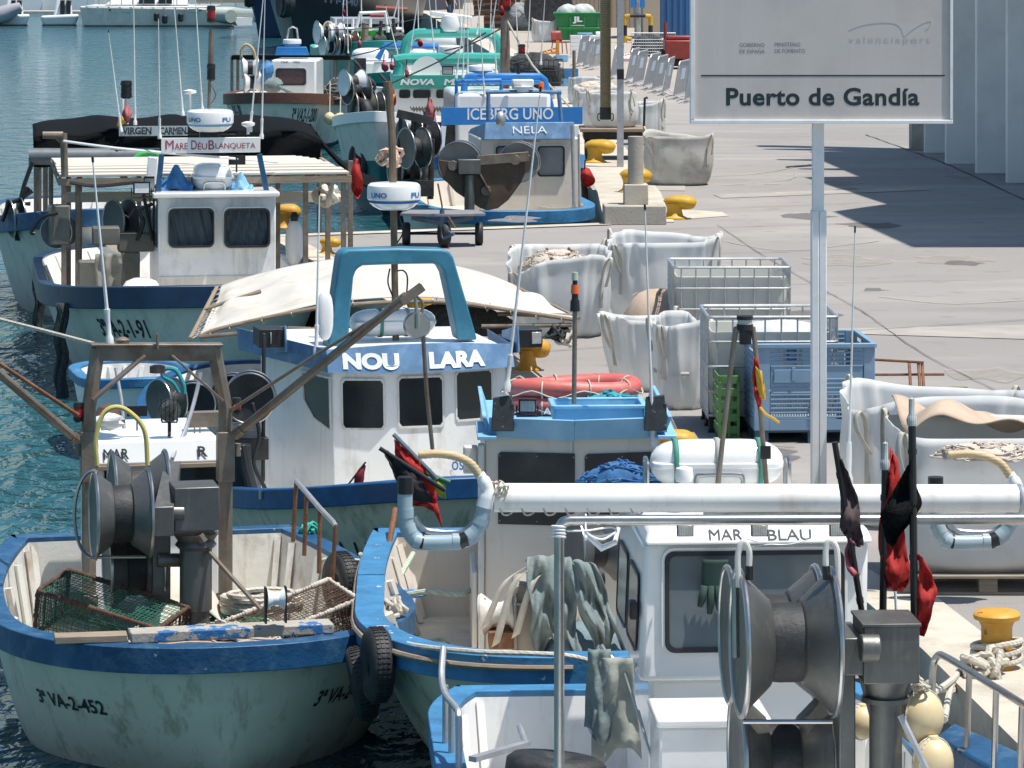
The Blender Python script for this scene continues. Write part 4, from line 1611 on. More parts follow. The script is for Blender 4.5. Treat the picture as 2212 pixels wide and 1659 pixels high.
for s_, px_ in ((-1, 1048), (1, 1436)):
    g_ = MB()
    p = d(px_, 920, KY)
    g_.hexa([V((p.x - .06, KY - .12, zf0 - .005)), V((p.x + .08, KY - .12, zf0 - .005)), V((p.x + .08, KY + .5, zf0 + .02)), V((p.x - .06, KY + .5, zf0 + .02)),
             V((p.x - .06, KY - .12, zf0 + .025)), V((p.x + .08, KY - .12, zf0 + .025)), V((p.x + .08, KY + .5, zf0 + .05)), V((p.x - .06, KY + .5, zf0 + .05))])
    g_.build('roof_wing', skyblue, roof2, bevel=.005)
    p = d(1085 if s_ < 0 else 1414, 920, KY)
    z0 = zf0 + .06
    k_ = MB()
    k_.hexa([V((p.x - .085, KY - .11, z0)), V((p.x + .085, KY - .11, z0)), V((p.x + .085, KY - .08, z0)), V((p.x - .085, KY - .08, z0)),
             V((p.x - .07, KY - .06, z0 + .24)), V((p.x + .07, KY - .06, z0 + .26)), V((p.x + .07, KY - .03, z0 + .26)), V((p.x - .07, KY - .03, z0 + .24))])
    k_.b2((p.x + .06, KY - .08, z0), (p.x + .085, KY + .18, z0 + .2))
    k_.build('side_light_board', speckle, B2, bevel=.006)
floodlight(B2, d(1139, 876, KY + .1), .13, .1)
mast2 = MB()
mast2.cyl(d(1240, 872, KY + .5), d(1242, 668, KY + .5), .018)
mast2.build('mast', agedsteel, B2)
m2 = bpy.data.objects[-1] if 0 else None
lm = MB()
for y0, y1, r_, i_ in ((672, 648, .038, 0), (648, 634, .026, 0), (634, 615, .032, 1), (615, 605, .02, 0), (605, 588, .026, 2)):
    lm.m = i_
    lm.cyl(d(1242, y0, KY + .5), d(1242, y1, KY + .5), r_, r_ * .9)
lm.build('mast_light', [dark, orange, mat('pale lamp glass', (.45, .47, .36), .3)], B2)
whip(d(1094, 845, KY - .06), d(1168, 190, KY - .06), parent=B2, r=.014)
whip(d(1411, 965, KY - .06), d(1393, 445, KY - .06), parent=B2, r=.014)
# things on that roof
cr = thing('fish_crate', 'flat sky blue fish crate with cord inside on the sky blue roof tray', 'crate', c2.w(d(1290, 905, KY + .35)), .05)
mb = MB()
w_, dp, hh = .66, .4, .13
for p, s_ in (((0, -dp / 2, hh / 2), (w_, .02, hh)), ((0, dp / 2, hh / 2), (w_, .02, hh)), ((-w_ / 2, 0, hh / 2), (.02, dp - .02, hh)), ((w_ / 2, 0, hh / 2), (.02, dp - .02, hh)), ((0, 0, .012), (w_, dp, .02))):
    mb.box(p, s_)
mb.build('body', skyblue, cr, bevel=.008)
mb = MB()
mb.ring(rrect(-w_ / 2 - .03, -dp / 2 - .03, w_ / 2 + .03, dp / 2 + .03, .03), rrect(-w_ / 2 + .01, -dp / 2 + .01, w_ / 2 - .01, dp / 2 - .01, .02), (0, 0, hh - .025), UX, UY, UZ * .028)
mb.build('rim', skyblue, cr, bevel=.006)
lf = thing('rescue_float', 'stacked faded red oval rescue floats with white letters on the roof tray', 'life float', c2.w(d(1235, 900, KY + 1.05)), .1)
for k in range(2):
    z = .1 + k * .13
    R1, R2 = .46, .2
    mb = MB()
    mb.tube([V((math.cos(2 * PI * i / 30) * R1 * (1.0 if abs(math.cos(2 * PI * i / 30)) < .8 else 1) + .02 * k, math.sin(2 * PI * i / 30) * R2, z + .015 * math.sin(4 * PI * i / 30))) for i in range(30)], .07, 12, closed=True)
    fl = mb.build('ring', floatred, lf)
    g_ = MB()
    for i in range(8):
        a_ = 2 * PI * (i + .3) / 8
        p = V((math.cos(a_) * R1, math.sin(a_) * R2, z))
        t = V((-math.sin(a_) * R1, math.cos(a_) * R2, 0)).normalized()
        u_ = V((t.y, -t.x, 0))
        g_.tube([p + (u_ * math.cos(2 * PI * j / 12) + UZ * math.sin(2 * PI * j / 12)) * .074 for j in range(12)], .007, 5, closed=True)
    g_.tube(smooth_path([V((math.cos(2 * PI * (i + .3) / 16) * (R1 + (.1 if i % 2 else .075)), math.sin(2 * PI * (i + .3) / 16) * (R2 + (.1 if i % 2 else .075)), z - (.05 if i % 2 else 0))) for i in range(16)], 3, True), .006, 5, closed=True)
    g_.build('grab_line', strap, fl)
text('ANGELE', (-.25, -.275, .06), UX, UZ, .3, .05, letterwhite, lf, bold=.03)
pile('folded_net', 'teal net bundle on the roof tray behind the flat sky blue crate', c2.w(d(1322, 890, KY + .75)), .3, .16, .14, netteal, strands=30, seed=8, sm=netteal)
pile('folded_net', 'blue net heap in front of the dark window board of the cream cabin', P(1335, 1062, 21.6), .24, .12, .17, netblue, strands=60, seed=9, sm=netblue)
# deck fittings
mb = MB()
wc = d(1070, 1325, 1.9)
mb.lathe([(.14, -.11), (.15, -.09), (.09, -.02), (.075, .04), (.09, .09), (.13, .12), (.13, .14), (.02, .15)], wc, V((1, -.12, .1)), 28)
mb.build('capstan_head', whiteworn, B2, ang=40)
mb = MB()
o = d(1108, 1402, 1.9)
e_ = d(1163, 1255, 1.9)
gx0, gx1 = o.x, e_.x
gz = e_.z
mb.prism(rrect(gx0, .5, gx1, gz, .05), (0, 1.75, 0), UX, UZ, UY * .45)
mb.b2((gx0 + .01, 1.72, .52), (gx0 + .025, 1.75, gz - .05))
mb.b2((gx1 - .025, 1.72, .52), (gx1 - .01, 1.75, gz - .05))
mb.b2((gx0, 1.72, gz - .14), (gx1, 1.75, gz - .12))
mb.build('winch_case', mat('grey winch paint', (.33, .30, .25), .6, var=.1, dirt=(RUST, .5, 5, .58)), B2, bevel=.01)
mb = MB()
q0, q1 = d(1055, 1393, 1.9), d(1108, 1358, 1.9)
mb.b2((q0.x, 1.75, q0.z), (gx0 - .002, 2.1, q1.z))
mb.build('winch_plinth', rust, B2)
mb = MB()
q0 = d(1080, 1345, 1.8)
mb.b2((q0.x - .12, 1.86, q0.z - .1), (q0.x - .10, 2.02, q0.z + .16))
mb.build('capstan_bracket', rust, B2)
rr = thing('winch_cover', 'blue grey rags and cream straps thrown over the winch of the cream cabin boat', 'rags', c2.w((gx1, 1.75, .5)), .03)


def drape(x0_, x1_, z0_, ln, sd, skew):
    r2 = random.Random(sd)
    f1, f2, f3 = (r2.uniform(0, 6) for _ in range(3))

    def fn(p, q_):
        s_ = q_ * ln
        arc = min(s_, .2)
        y = .14 - 1.1 * arc - .04 * max(0, s_ - .2)
        z = z0_ + .06 * math.sin(PI * min(1, s_ / .25)) - max(0, s_ - .16)
        w_ = .05 * math.sin(5 * p + 4 * q_ + f1) + .035 * math.sin(11 * p - 9 * q_ + f2) + .02 * math.sin(23 * q_ + 9 * p + f3) + .014 * math.sin(37 * p + 19 * q_)
        x = x0_ + (x1_ - x0_) * p * (.8 + .2 * q_ + .05 * math.sin(8 * q_ + f2)) + skew * q_ + .012 * math.sin(14 * q_ + f3)
        return V((x, y - w_ * (.4 + q_), z + .07 * math.sin(6 * p + f1) * q_ - .05 * math.sin(15 * p + f3) * q_))
    return MB().grid(fn, 36, 30).build('rag', tealcloth, rr, solid=.005, ang=180)


drape(-.1, .26, gz - .36, .78, 2, .06)
drape(.12, .36, gz - .40, .7, 6, .3)
for k, (x0, x1, z1) in enumerate(((-.16, -.42, -.30), (-.1, -.34, -.42), (.02, -.2, -.36))):
    mb = MB()
    sp_ = smooth_path([V((.1, .1, gz - .32)), V((x0, -.06, gz - .40)), V(((x0 + x1) / 2, -.12, gz - .5)), V((x1, -.1, gz - .5 + z1))], 6)
    vs = []
    for p in sp_:
        vs += [p, p + V((.06, .0, .035))]
    mb.add(vs, [(2 * i, 2 * i + 1, 2 * i + 3, 2 * i + 2) for i in range(len(sp_) - 1)])
    mb.build('strap', strap, rr, solid=.004)
mb = MB()


def heap(a_, b_):
    x, y = (a_ - .5) * 1.0, (b_ - .5) * .7
    z = .5 * math.exp(-(x + .1) ** 2 * 5 - y * y * 5) + .06 * math.sin(11 * x + 5 * y) + .05 * math.sin(8 * y - 13 * x)
    return V((x + .45, y + .2, max(0, z) + .03))


mb.grid(heap, 34, 22)
mb.build('oilskin', mat('grey blue oilskin', (.15, .22, .25), .7, var=.25, scale=5, bump=.3), rr, solid=.005, ang=180)
mb = MB()
mb.cyl(d(1200, 1262, 2.1), d(1300, 1245, 2.2), .075)
mb.build('black_drum_roll', rubber, B2)
drum(B2, d(1285, 1185, 2.6), .24, .3, .14, V((1, .3, 0)), flange=mat('grey drum flange', (.16, .17, .18), .45, metal=.5, var=.1))
# bits on the deck
mb = MB()
for k in range(2):
    y = k * .07
    mb.tube(smooth_path([c2.w(d(880, 1285, 3.6 + y)), c2.w(d(925, 1278, 3.5 + y)), c2.w(d(990, 1284, 3.4 + y)), c2.w(d(1018, 1275, 3.5 + y))], 5), .022, 7)
mb.tube(smooth_path([c2.w(d(893, 1195, 4.4)), c2.w(d(868, 1240, 4.2)), c2.w(d(862, 1262, 4.1)), c2.w(d(880, 1285, 3.9)), c2.w(d(940, 1282, 3.7))], 5), .022, 7)
mb.build('mooring_rope', ropegreen, label='pale green rope snaking over the sunlit deck below the pipe ring', cat='rope')
mb = MB()
mb.ball(c2.w(d(890, 1282, 3.75)), (.12, .08, .03), 12, jit=.4)
mb.build('plastic_sheet', bluecloth, label='scrap of blue plastic on the sunlit deck corner under the green rope', cat='plastic')
jk = thing('overalls', 'navy work overalls dropped on the sunlit deck by the dark blue rim', 'clothing', c2.w((-.72, .62, .5)), .3)
mb = MB()
mb.grid(lambda a_, b_: V(((a_ - .5) * .5, (b_ - .5) * .3, .03 + max(0, .12 * math.exp(-((a_ - .5) ** 2) * 9 - ((b_ - .5) ** 2) * 8) + .02 * math.sin(19 * a_ + 8 * b_) + .015 * math.sin(23 * b_)))), 24, 16)
mb.build('cloth', jeancloth, jk, solid=.01, ang=180)
MB().tube([c2.w(d(854, 1100, 4.7)), c2.w(d(838, 1190, 4.3)), c2.w(d(823, 1255, 4.0))], .024).build('stanchion', rust, label='rusty iron bar leaning over the light blue rim under the pipe ring', cat='iron bar')
mb = MB()
p = d(862, 1170, 4.75)
mb.b2((p.x - .1, 4.6, .5), (p.x + .06, 4.8, p.z))
mb.build('mooring_post', wood, B2, bevel=.02)

# more gear lying on the two near decks
coil('thin tan line coiled on the cabin boat deck beside the white locker', c2.w((-.62, 1.9, .5)), .2, .012, netcord, 5, 31)
coil('green rope coil in the corner under the pipe ring', c2.w((-1.0, 3.3, .5)), .18, .018, ropegreen, 4, 32)
pile('folded_net', 'pale net heap on the deck right of the winch', c2.w((.95, 1.3, .5)), .4, .35, .35, netcord, strands=50, seed=33, corks=8)
coil('grey rope coil behind the steel arch left leg', b.w((-.75, 2.6, .32)), .22, .02, rope, 5, 34)
pile('chain_heap', 'dark chain heap beside the green trap end', b.w((-.35, 1.75, .75)), .16, .12, .09, dark, 'chain', strands=30, seed=35)
bk = thing('bucket', 'black bucket standing by the rail posts on the trap laden bow', 'bucket', b.w((.85, 2.6, .32)), 0)
MB().lathe([(.11, 0), (.14, .28), (.15, .3), (.13, .3), (.1, .02), (0, .02)], (0, 0, 0), UZ, 20).build('pail', rubber, bk)
MB().tube(smooth_path([(-.14, 0, .28), (-.1, .05, .36), (0, .07, .4), (.1, .05, .36), (.14, 0, .28)], 4), .006, 6).build('handle', galv, bk)
pile('fishing_net', 'brown net heap with corks behind the peeling bow board', b.w((-.05, .85, .72)), .55, .24, .26, nettan, strands=70, seed=36, sm=netcord, corks=12)
pile('fishing_net', 'grey green net heap between hauler post and brown trap', b.w((.15, 1.75, .45)), .4, .3, .42, netgreen, strands=60, seed=37, sm=ropegreen)
# ================================================================ nearest boat on the right (blue sea)
a3 = Fr(1.45, 20.3, .06)
B3 = a3.thing('fishing_boat', 'white boat with steel pipe frame, long white roller and big grey net hauler', 'boat', 'fishing boats moored along the quay')
m_ = lambda x, y, yl=0: a3.p(x, y, yl)
# hull: stern quarter in view, bow out of the frame
h3 = Hull(8.6, 2.9, 1.5, 1.12, 1.1, tb=.45, ts=.1, qg=2, qw=1, ww=.85, stern='transom', ws=.86)
# bow out of the frame towards the viewer: mirror along y and shift so that the stern lies at local y = 1.9
HB = thing('tmp', None, None)
h3.make(HB, gel, blueworn, white, gel, deck=.55, railh=.15, railw=.14)
for o in list(HB.children):
    for v_ in o.data.vertices:
        v_.co = V((v_.co.x - .42, -6.7 + v_.co.y, v_.co.z))
    o.parent = B3
bpy.data.objects.remove(HB)
# cabin: upper block overhangs the lower one
A, Bq = m_(1392, 1177), m_(1886, 1140)
zc, zr, zs_ = A.z, Bq.z, m_(1380, 1474).z
x0, x1 = m_(1380, 1474).x, m_(1872, 1474).x
mb = MB()
mb.hexa([V((x0, 0, zs_)), V((x1, 0, zs_)), V((x1, 1.55, zs_)), V((x0, 1.55, zs_)), V((A.x, .03, zc)), V((Bq.x - .02, .03, zc)), V((Bq.x - .02, 1.5, zc)), V((A.x, 1.5, zc))])
cab = mb.build('cabin', gel, B3, bevel=.035, seg=3)
mb = MB()
mb.hexa([V((A.x - .005, -.045, zc + .002)), V((Bq.x, -.045, zc + .002)), V((Bq.x, 1.56, zc + .002)), V((A.x - .005, 1.56, zc + .002)),
         V((A.x + .03, .03, zr)), V((Bq.x - .03, .03, zr)), V((Bq.x - .05, 1.5, zr + .02)), V((A.x + .05, 1.5, zr + .02))])
mb.build('cabin_roof', gel, B3, bevel=.025, seg=3)
mb = MB()
mb.b2((x0 + .07, .1, .55), (x1 - .05, 1.5, zs_ - .001))
mb.build('cabin_base', gel, B3, bevel=.03)
# windscreen
o, e = m_(1440, 1405, 0), m_(1820, 1192, 0)
sl = V((0, .03, zc - zs_)).normalized()
yo_ = lambda z: .03 * (z - zs_) / (zc - zs_) - .002
wn = window(B3, (o.x, yo_(o.z), o.z), UX, sl, e.x - o.x, e.z - o.z, r=.045, frame=gel, pane=glassblue, fw=.03, proud=.022)
mb = MB()
mb.grid(lambda p, q_: V(((p - .5) * .09, 0, (q_ - .5) * .1)) + V((0, -.008 * math.sin(PI * p), 0)), 8, 8)
for k, (dx, ln) in enumerate(((-.036, .06), (-.013, .085), (.01, .075), (.034, .055))):
    mb.tube([V((dx, 0, -.04)), V((dx * 1.25, -.004, -.055 - ln * .5)), V((dx * 1.45, 0, -.05 - ln))], [.012, .012, .008], 8)
mb.tube([V((.04, 0, .0)), V((.075, -.004, -.02)), V((.1, 0, -.05))], [.013, .013, .009], 8)
mb.xf(Matrix.Translation(a3.w(m_(1545, 1240, -.05))) @ Matrix.Scale(1.7, 4))
mb.build('work_glove', mat('dark green glove', (.022, .05, .04), .8), label='dark green work glove lying against the windscreen glass', cat='glove', solid=.006, ang=180)
# side windows
sf = (V((x0, 1.55, 0)) - V((x0, 0, 0))).normalized()
for y0, y1 in ((.16, .72), (.84, 1.4)):
    window(B3, (x0 + .002, y1, zs_ + .16), -UY, V((A.x - x0, 0, zc - zs_)).normalized(), y1 - y0, .42, r=.05, frame=gasket, pane=glassblue, fw=.02, proud=.01, gask=False)
mb = MB()
mb.b2((x0 - .05, .02, zs_ + .36), (x0 - .004, .14, zs_ + .46))
mb.build('mirror', dark, B3, bevel=.01)
# name
ty = zc + .02
for body, p0, p1 in (('MAR', 1533, 1606), ('BLAU', 1660, 1755)):
    o = m_(p0, 1168, -.04)
    text(body, (o.x, -.045 + .075 * (o.z - zc) / (zr - zc) - .004, o.z), UX, V((0, .075, zr - zc)), (p1 - p0) / a3.sc(0), 27 / a3.sc(0), letterdark, B3, bold=.006, name='boat_name')
for px in (1480, 1640, 1809):
    p = m_(px, 1145, -.12)
    w_ = .095
    mb = MB()
    mb.box(p, (w_, .04, .07))
    mb.mtl(1).box(p + V((0, -.022, 0)), (w_ * .9, .006, .06))
    mb.mtl(0).tube([p + V((0, 0, .03)), p + V((0, .05, .07))], .008)
    mb.build('work_lamp', [dark, lampgrey], B3, bevel=.006)
mb = MB()
mb.tube(smooth_path([m_(1640, 1172, -.08), m_(1615, 1166, -.1), (m_(1622, 1180, -.1)), (m_(1660, 1176, -.1)), m_(1710, 1175, -.1), m_(1772, 1158, -.1)], 6), .003, 6)
mb.build('lamp_cable', gel, B3)
# white box in front of the cabin
o, e = m_(1419, 1680, -1.0), m_(1660, 1552, -1.0)
mb = MB()
mb.b2((o.x + .015, -.98, .55), (e.x, -.45, e.z - .05))
mb.build('deck_locker', gel, B3, bevel=.015)
MB().b2((o.x, -1.0, e.z - .05), (e.x + .02, -.44, e.z)).build('locker_lid', gel, B3, bevel=.014)
# pipe frame
fy = -1.2
n = lambda x, y, d_=0: m_(x, y, fy + d_)
fr = MB()
pr = .029
fr.tube(smooth_path([n(1208, 1800), n(1208, 1400), n(1208, 1160), n(1209, 1150)], 2) + smooth_path([n(1211, 1136), n(1218, 1128), n(1232, 1124)], 3) + [n(1600, 1123), n(2300, 1121)], pr, 14)
fr.build('pipe_frame', steel, B3)
mb = MB()
for k in range(4):
    y = 1138 + k * 7
    c_ = n(1207, y)
    mb.tube([c_ + V((math.cos(2 * PI * i / 16) * .036, math.sin(2 * PI * i / 16) * .036, .008 * math.cos(2 * PI * i / 16 + 2))) for i in range(16)], .007, 6, closed=True)
mb.tube(smooth_path([n(1225, 1147), n(1270, 1146, -.05), n(1320, 1139), n(1330, 1150), n(1290, 1158), n(1262, 1150)], 5), .006, 6)
mb.build('lashing', letterwhite, B3)
mb = MB()
mb.tube([n(1268, 1158, .05), n(1300, 1184, .05), n(1328, 1172, .05), n(1336, 1140, .1)], [.012, .02, .016, .012], 10)
mb.tube([n(1262, 1160, -.04), n(1268, 1160, -.04)], .02)
mb.tube(smooth_path([n(1265, 1110), n(1268, 1150, -.05), n(1300, 1165, -.05), n(1330, 1150, -.02)], 5), .006, 6)
mb.build('lamp_arm', gel, B3)
# long roller
ry = -.5
r_ = lambda x, y, d_=0: m_(x, y, ry + d_)
rr_ = 29 / a3.sc(ry)
mb = MB()
mb.cyl(r_(1066, 1077), r_(2198, 1078), rr_, n=32)
rl = mb.build('roller', whitetube, B3)
mb = MB()
mb.cyl(r_(1058, 1050, .06), r_(2198, 1053, .06), .017)
mb.build('roller_rail', whitetube, rl)
mb = MB()
for s_, px in ((-1, 1060), (1, 2203)):
    mb.lathe([(rr_ * 1.05, -.012), (rr_ * 1.12, 0), (rr_ * 1.05, .012)], r_(px, 1077), UX, 24)
mb.build('roller_ring', galv, rl)
mb = MB()
for k in range(7):
    x_ = 1080 + k * 47
    mb.tube(smooth_path([r_(x_, 1098, -.06), r_(x_ + 8, 1112, -.02), r_(x_ + 22, 1110), r_(x_ + 30, 1100, -.04)], 4), .006, 5)
mb.build('roller_lashing', rope, rl)
mb = MB()
mb.tube([r_(1520, 1108, 0), r_(1620, 1113, 0), r_(1800, 1112, 0), r_(1990, 1108, .02)], .02)
mb.build('under_rail', mat('dirty rope wrap', (.5, .5, .47), .8, var=.3, scale=12, bump=.3), rl)
for px, e_ in ((1085, 1), (1075, 2)):
    pass
knot('pale cord tied in a bow round the left end of the long white roller', a3.w(r_(1080, 1062, -.09)), .006, rope, 5, 5, .05)


# pvc guide rings
def pvc_ring(px, flip=False):
    k = lambda x, y, d_=0: m_(px + x, y, ry + d_ - (.1 if not flip else -.25))
    R0 = .043
    L = [(876, 1045), (875, 1100), (880, 1140), (900, 1168), (925, 1172), (990, 1170), (1018, 1160), (1038, 1130), (1046, 1095)]
    pts = smooth_path([k(x - 875, y) for x, y in L], 5)
    mb = MB()
    mb.tube(pts, R0, 16)
    rg = mb.build('guide_ring', pvc, B3)
    for x, y, dx, dy in ((876, 1107, 0, 10), (882, 1143, 3, 8), (901, 1168, 8, 3), (985, 1170, 8, 0), (1020, 1157, 6, -5), (1040, 1125, 3, -8)):
        MB().tube([k(x - 875 - dx, y - dy), k(x - 875 + dx, y + dy)], R0 * 1.09, 16).build('coupling', pvc, rg)
    for a_, c_ in (((876, 1030), (876, 1066)), ((902, 1169), (914, 1171)), ((992, 1170), (1010, 1164))):
        MB().tube([k(a_[0] - 875, a_[1]), k(c_[0] - 875, c_[1])], R0 * 1.06, 16).build('tape_wrap', tape, rg)
    mb = MB()
    mb.tube(smooth_path([k(20, 1118, .02), k(35, 1140, .02), k(60, 1150, .02), k(120, 1150, .02), k(150, 1132, .02), k(160, 1110, .02)], 5), .02, 10)
    mb.build('inner_bar', steel, rg)
    mb = MB()
    mb.tube(smooth_path([k(171, 1095), k(178, 1060), k(166, 1032), k(161, 1025)], 4), [R0 * 1.1] * 4 + [R0 * .9] * 4 + [.03] * 4 + [.026], 14)
    mb.build('cloth_wrap', gel, rg)
    mb = MB()
    H = smooth_path([k(163, 1030), k(142, 1002), k(110, 986), k(70, 980), k(28, 983)], 8)
    mb.tube(H, [.0225 + .0035 * (i % 2) for i in range(len(H))], 12)
    mb.build('hose', hosebeige, rg)
    return rg


pvc_ring(875)
pvc_ring(2020, True)


# flags held by the left ring
def dan(label, a_, b_, fl, fm, Y, pole=tape, r=.013, light=False):
    root = thing('marker_flag', label, 'marker flag', P(*a_, Y), 0, 'marker flags on dark poles')
    o = root.location.copy()
    q_ = lambda x, y, d_=0: P(x, y, Y + d_) - o
    mb = MB()
    A_, B_ = q_(*a_), q_(*b_)
    mb.tube([A_, B_], r, 10)
    for t in (.1, .3, .52, .8):
        mb.tube([A_.lerp(B_, t), A_.lerp(B_, t + .02)], r * 1.2, 10)
    mb.build('pole', pole, root)
    if light:
        mb = MB()
        d_ = (A_ - B_).normalized()
        mb.lathe([(r * 1.25, 0), (r * 1.4, .03), (r * 1.1, .05), (r * .8, .06), (r * .75, .14), (.0, .15)], A_ - d_ * .01, d_, 12)
        mb.build('flash_light', lampgrey, root)
    for rows, m in zip(fl, fm):
        flag([[q_(*p) for p in r2] for r2 in rows], m, 'flag', root)
    return root


FY = 19.9
dan('dark pole with a black flag stuck out left over the grey pipe ring', (820, 968), (962, 1060), [[[(826, 972), (832, 985, -.03), (845, 1000)], [(850, 990), (856, 1020, .03), (862, 1050)], [(885, 1015), (890, 1050, -.03), (898, 1080, .02)], [(915, 1040), (925, 1062, .02), (940, 1088)]]], [blackflag], FY)
dan('pale pole with a torn red flag hanging through the grey pipe ring', (850, 938), (945, 1035), [[[(852, 948), (880, 975, .02), (900, 990)], [(856, 985), (890, 1010, -.04), (925, 1025)], [(880, 1015), (905, 1050, .04), (940, 1065)], [(888, 1075), (925, 1085, -.04), (948, 1100)], [(890, 1092), (930, 1100, .02), (957, 1142)]]], [red], FY + .08, pole=steel)
dan('green pole with a small lime flag behind the grey pipe ring', (915, 1020), (972, 1042), [[[(932, 1028), (945, 1032, .02), (955, 1038)], [(935, 1045), (948, 1050, -.02), (962, 1052)], [(945, 1070), (955, 1075, .02), (962, 1078)]]], [greenflag], FY + .14, pole=mat('green tape', (.01, .12, .06), .5))
DY = 18.35
dan('leftmost leaning black pole with faded plum flag above a crumpled red one', (1803, 955), (1906, 1600), [[[(1815, 985), (1822, 1000, -.03), (1832, 1025)], [(1818, 1040), (1835, 1060, .05), (1855, 1085)], [(1815, 1120), (1835, 1125, -.05), (1858, 1110)], [(1820, 1150), (1840, 1160, .03), (1862, 1150)], [(1835, 1160), (1850, 1180), (1865, 1178)]], [[(1835, 1160), (1838, 1165, -.03), (1845, 1170)], [(1825, 1195), (1838, 1200, .04), (1850, 1205)], [(1830, 1230), (1842, 1235, -.03), (1855, 1235)], [(1842, 1245), (1850, 1250), (1858, 1240)]]], [plumflag, pinkflag], DY + .1, r=.017)
dan('middle black taped pole with clear tip light and a hanging red flag', (1912, 1010), (1903, 1600), [[[(1925, 965), (1930, 980, .02), (1938, 990)], [(1912, 1060), (1930, 1075, -.05), (1945, 1080)], [(1898, 1140), (1925, 1170, .05), (1955, 1160)], [(1905, 1230), (1935, 1240, -.05), (1965, 1225)], [(1918, 1270), (1940, 1278, .02), (1958, 1270)]]], [red], DY + .2, r=.02, light=True)
dan('right black taped pole with green collar, ragged black net flag and big red pennant', (1970, 915), (1977, 1460), [[[(1958, 1010), (1965, 1000, -.03), (1975, 985)], [(1930, 1060), (1950, 1065, .05), (1978, 1040)], [(1908, 1100), (1945, 1110, -.06), (1990, 1085)], [(1905, 1130), (1935, 1150, .05), (1978, 1115)], [(1915, 1170), (1930, 1180), (1945, 1150)]], [[(1984, 1195), (1988, 1200, -.03), (1992, 1205)], [(1984, 1250), (2000, 1255, .05), (2016, 1250)], [(1982, 1300), (2003, 1300, -.05), (2024, 1280)], [(1980, 1345), (1995, 1340, .04), (2012, 1325)], [(1978, 1370), (1986, 1372, .02), (1996, 1375)]]], [blackcloth, red], DY - .1, r=.021, light=True)
MB().tube([P(1929, 1190, DY + .5), P(1941, 1410, DY + .5)], .008).build('marker_pole', gel, label='thin white pole behind the red flags beside the motor box', cat='pole')
# big net hauler
hy = -2.35
v = lambda x, y, d_=0: m_(x, y, hy + d_)
drum(B3, v(1697, 1387), .373, .46, .20)
drum(B3, v(1668, 1370, .75), .36, .46, .21)
drum(B3, v(1690, 1640, .5), .37, .46, .20)
for px, s_ in ((1602, -1), (1792, 1)):
    mb = MB()
    mb.tube(smooth_path([v(px - 6, 1268, -.1), v(px - 8, 1200, -.1), v(px + 4, 1170, -.1), v(px + 16, 1190, -.1), v(px + 16, 1225, -.1)] if s_ < 0 else [v(px - 8, 1230, -.1), v(px - 8, 1190, -.1), v(px, 1168, -.1), v(px + 16, 1190, -.1), v(px + 18, 1280, -.1)], 7), .016, 10)
    mb.build('guide_hose', hosewhite, B3)
    mb = MB()
    mb.tube([v(px + (16 if s_ < 0 else -8), 1222, -.1), v(px + (16 if s_ < 0 else -6), 1252, -.1)], .021, 10)
    mb.build('hose_tape', tape, B3)
mb = MB()
mb.tube([v(1590, 1420, -.08), v(1588, 1250, -.08)], .02, 8)
mb.tube([v(1605, 1559, -.05), v(1798, 1559, -.05)], .012, 8)
mb.build('drum_guard', steel, B3)
p0, p1 = v(1852, 1461), v(1972, 1335)
mbx = MB().b2((p0.x, hy - .2, p0.z), (p1.x, hy + .16, p1.z)).build('motor_box', brushed, B3, bevel=.008)
MB().b2((p0.x - .008, hy - .21, p1.z - .004), (p1.x + .008, hy + .17, p1.z + .012)).build('box_lid', brushed, mbx, bevel=.003)
mb = MB()
q0, q1 = v(1810, 1444), v(1858, 1363)
mb.b2((q0.x, hy - .18, q0.z), (q1.x - .004, hy + .25, q1.z))
mb.b2((q0.x + .01, hy + .02, q0.z - .6), (q1.x - .02, hy + .2, q0.z - .001))
mb.cyl(v(1858, 1400, -.26), v(1900, 1400, -.26), .07, n=24)
mb.build('chain_case', brushed, B3, bevel=.008)
mb = MB()
cx = v(1913, 1462)
mb.lathe([(.13, 0), (.105, -.06), (.1, -.12)], (cx.x, hy, cx.z), UZ)
mb.cyl((cx.x, hy, cx.z - .1), (cx.x, hy, .5), .085, n=24)
mb.lathe([(.085, 0), (.125, .005), (.125, .03), (.085, .035)], (cx.x, hy, v(1913, 1516).z), UZ)
for s_ in (-1, 1):
    mb.hexa([V((cx.x + s_ * .08, hy - .01, cx.z - .2)), V((cx.x + s_ * .085, hy - .01, cx.z - .2)), V((cx.x + s_ * .085, hy + .01, cx.z - .2)), V((cx.x + s_ * .08, hy + .01, cx.z - .2)),
             V((cx.x + s_ * .08, hy - .01, cx.z - .001)), V((cx.x + s_ * .14, hy - .01, cx.z - .001)), V((cx.x + s_ * .14, hy + .01, cx.z - .001)), V((cx.x + s_ * .08, hy + .01, cx.z - .001))])
mb.build('hauler_post', brushed, B3)
mb = MB()
mb.tube([v(1945, 1545, -.1), v(2010, 1680, -.2)], .018)
mb.build('hauler_strut', galv, B3)
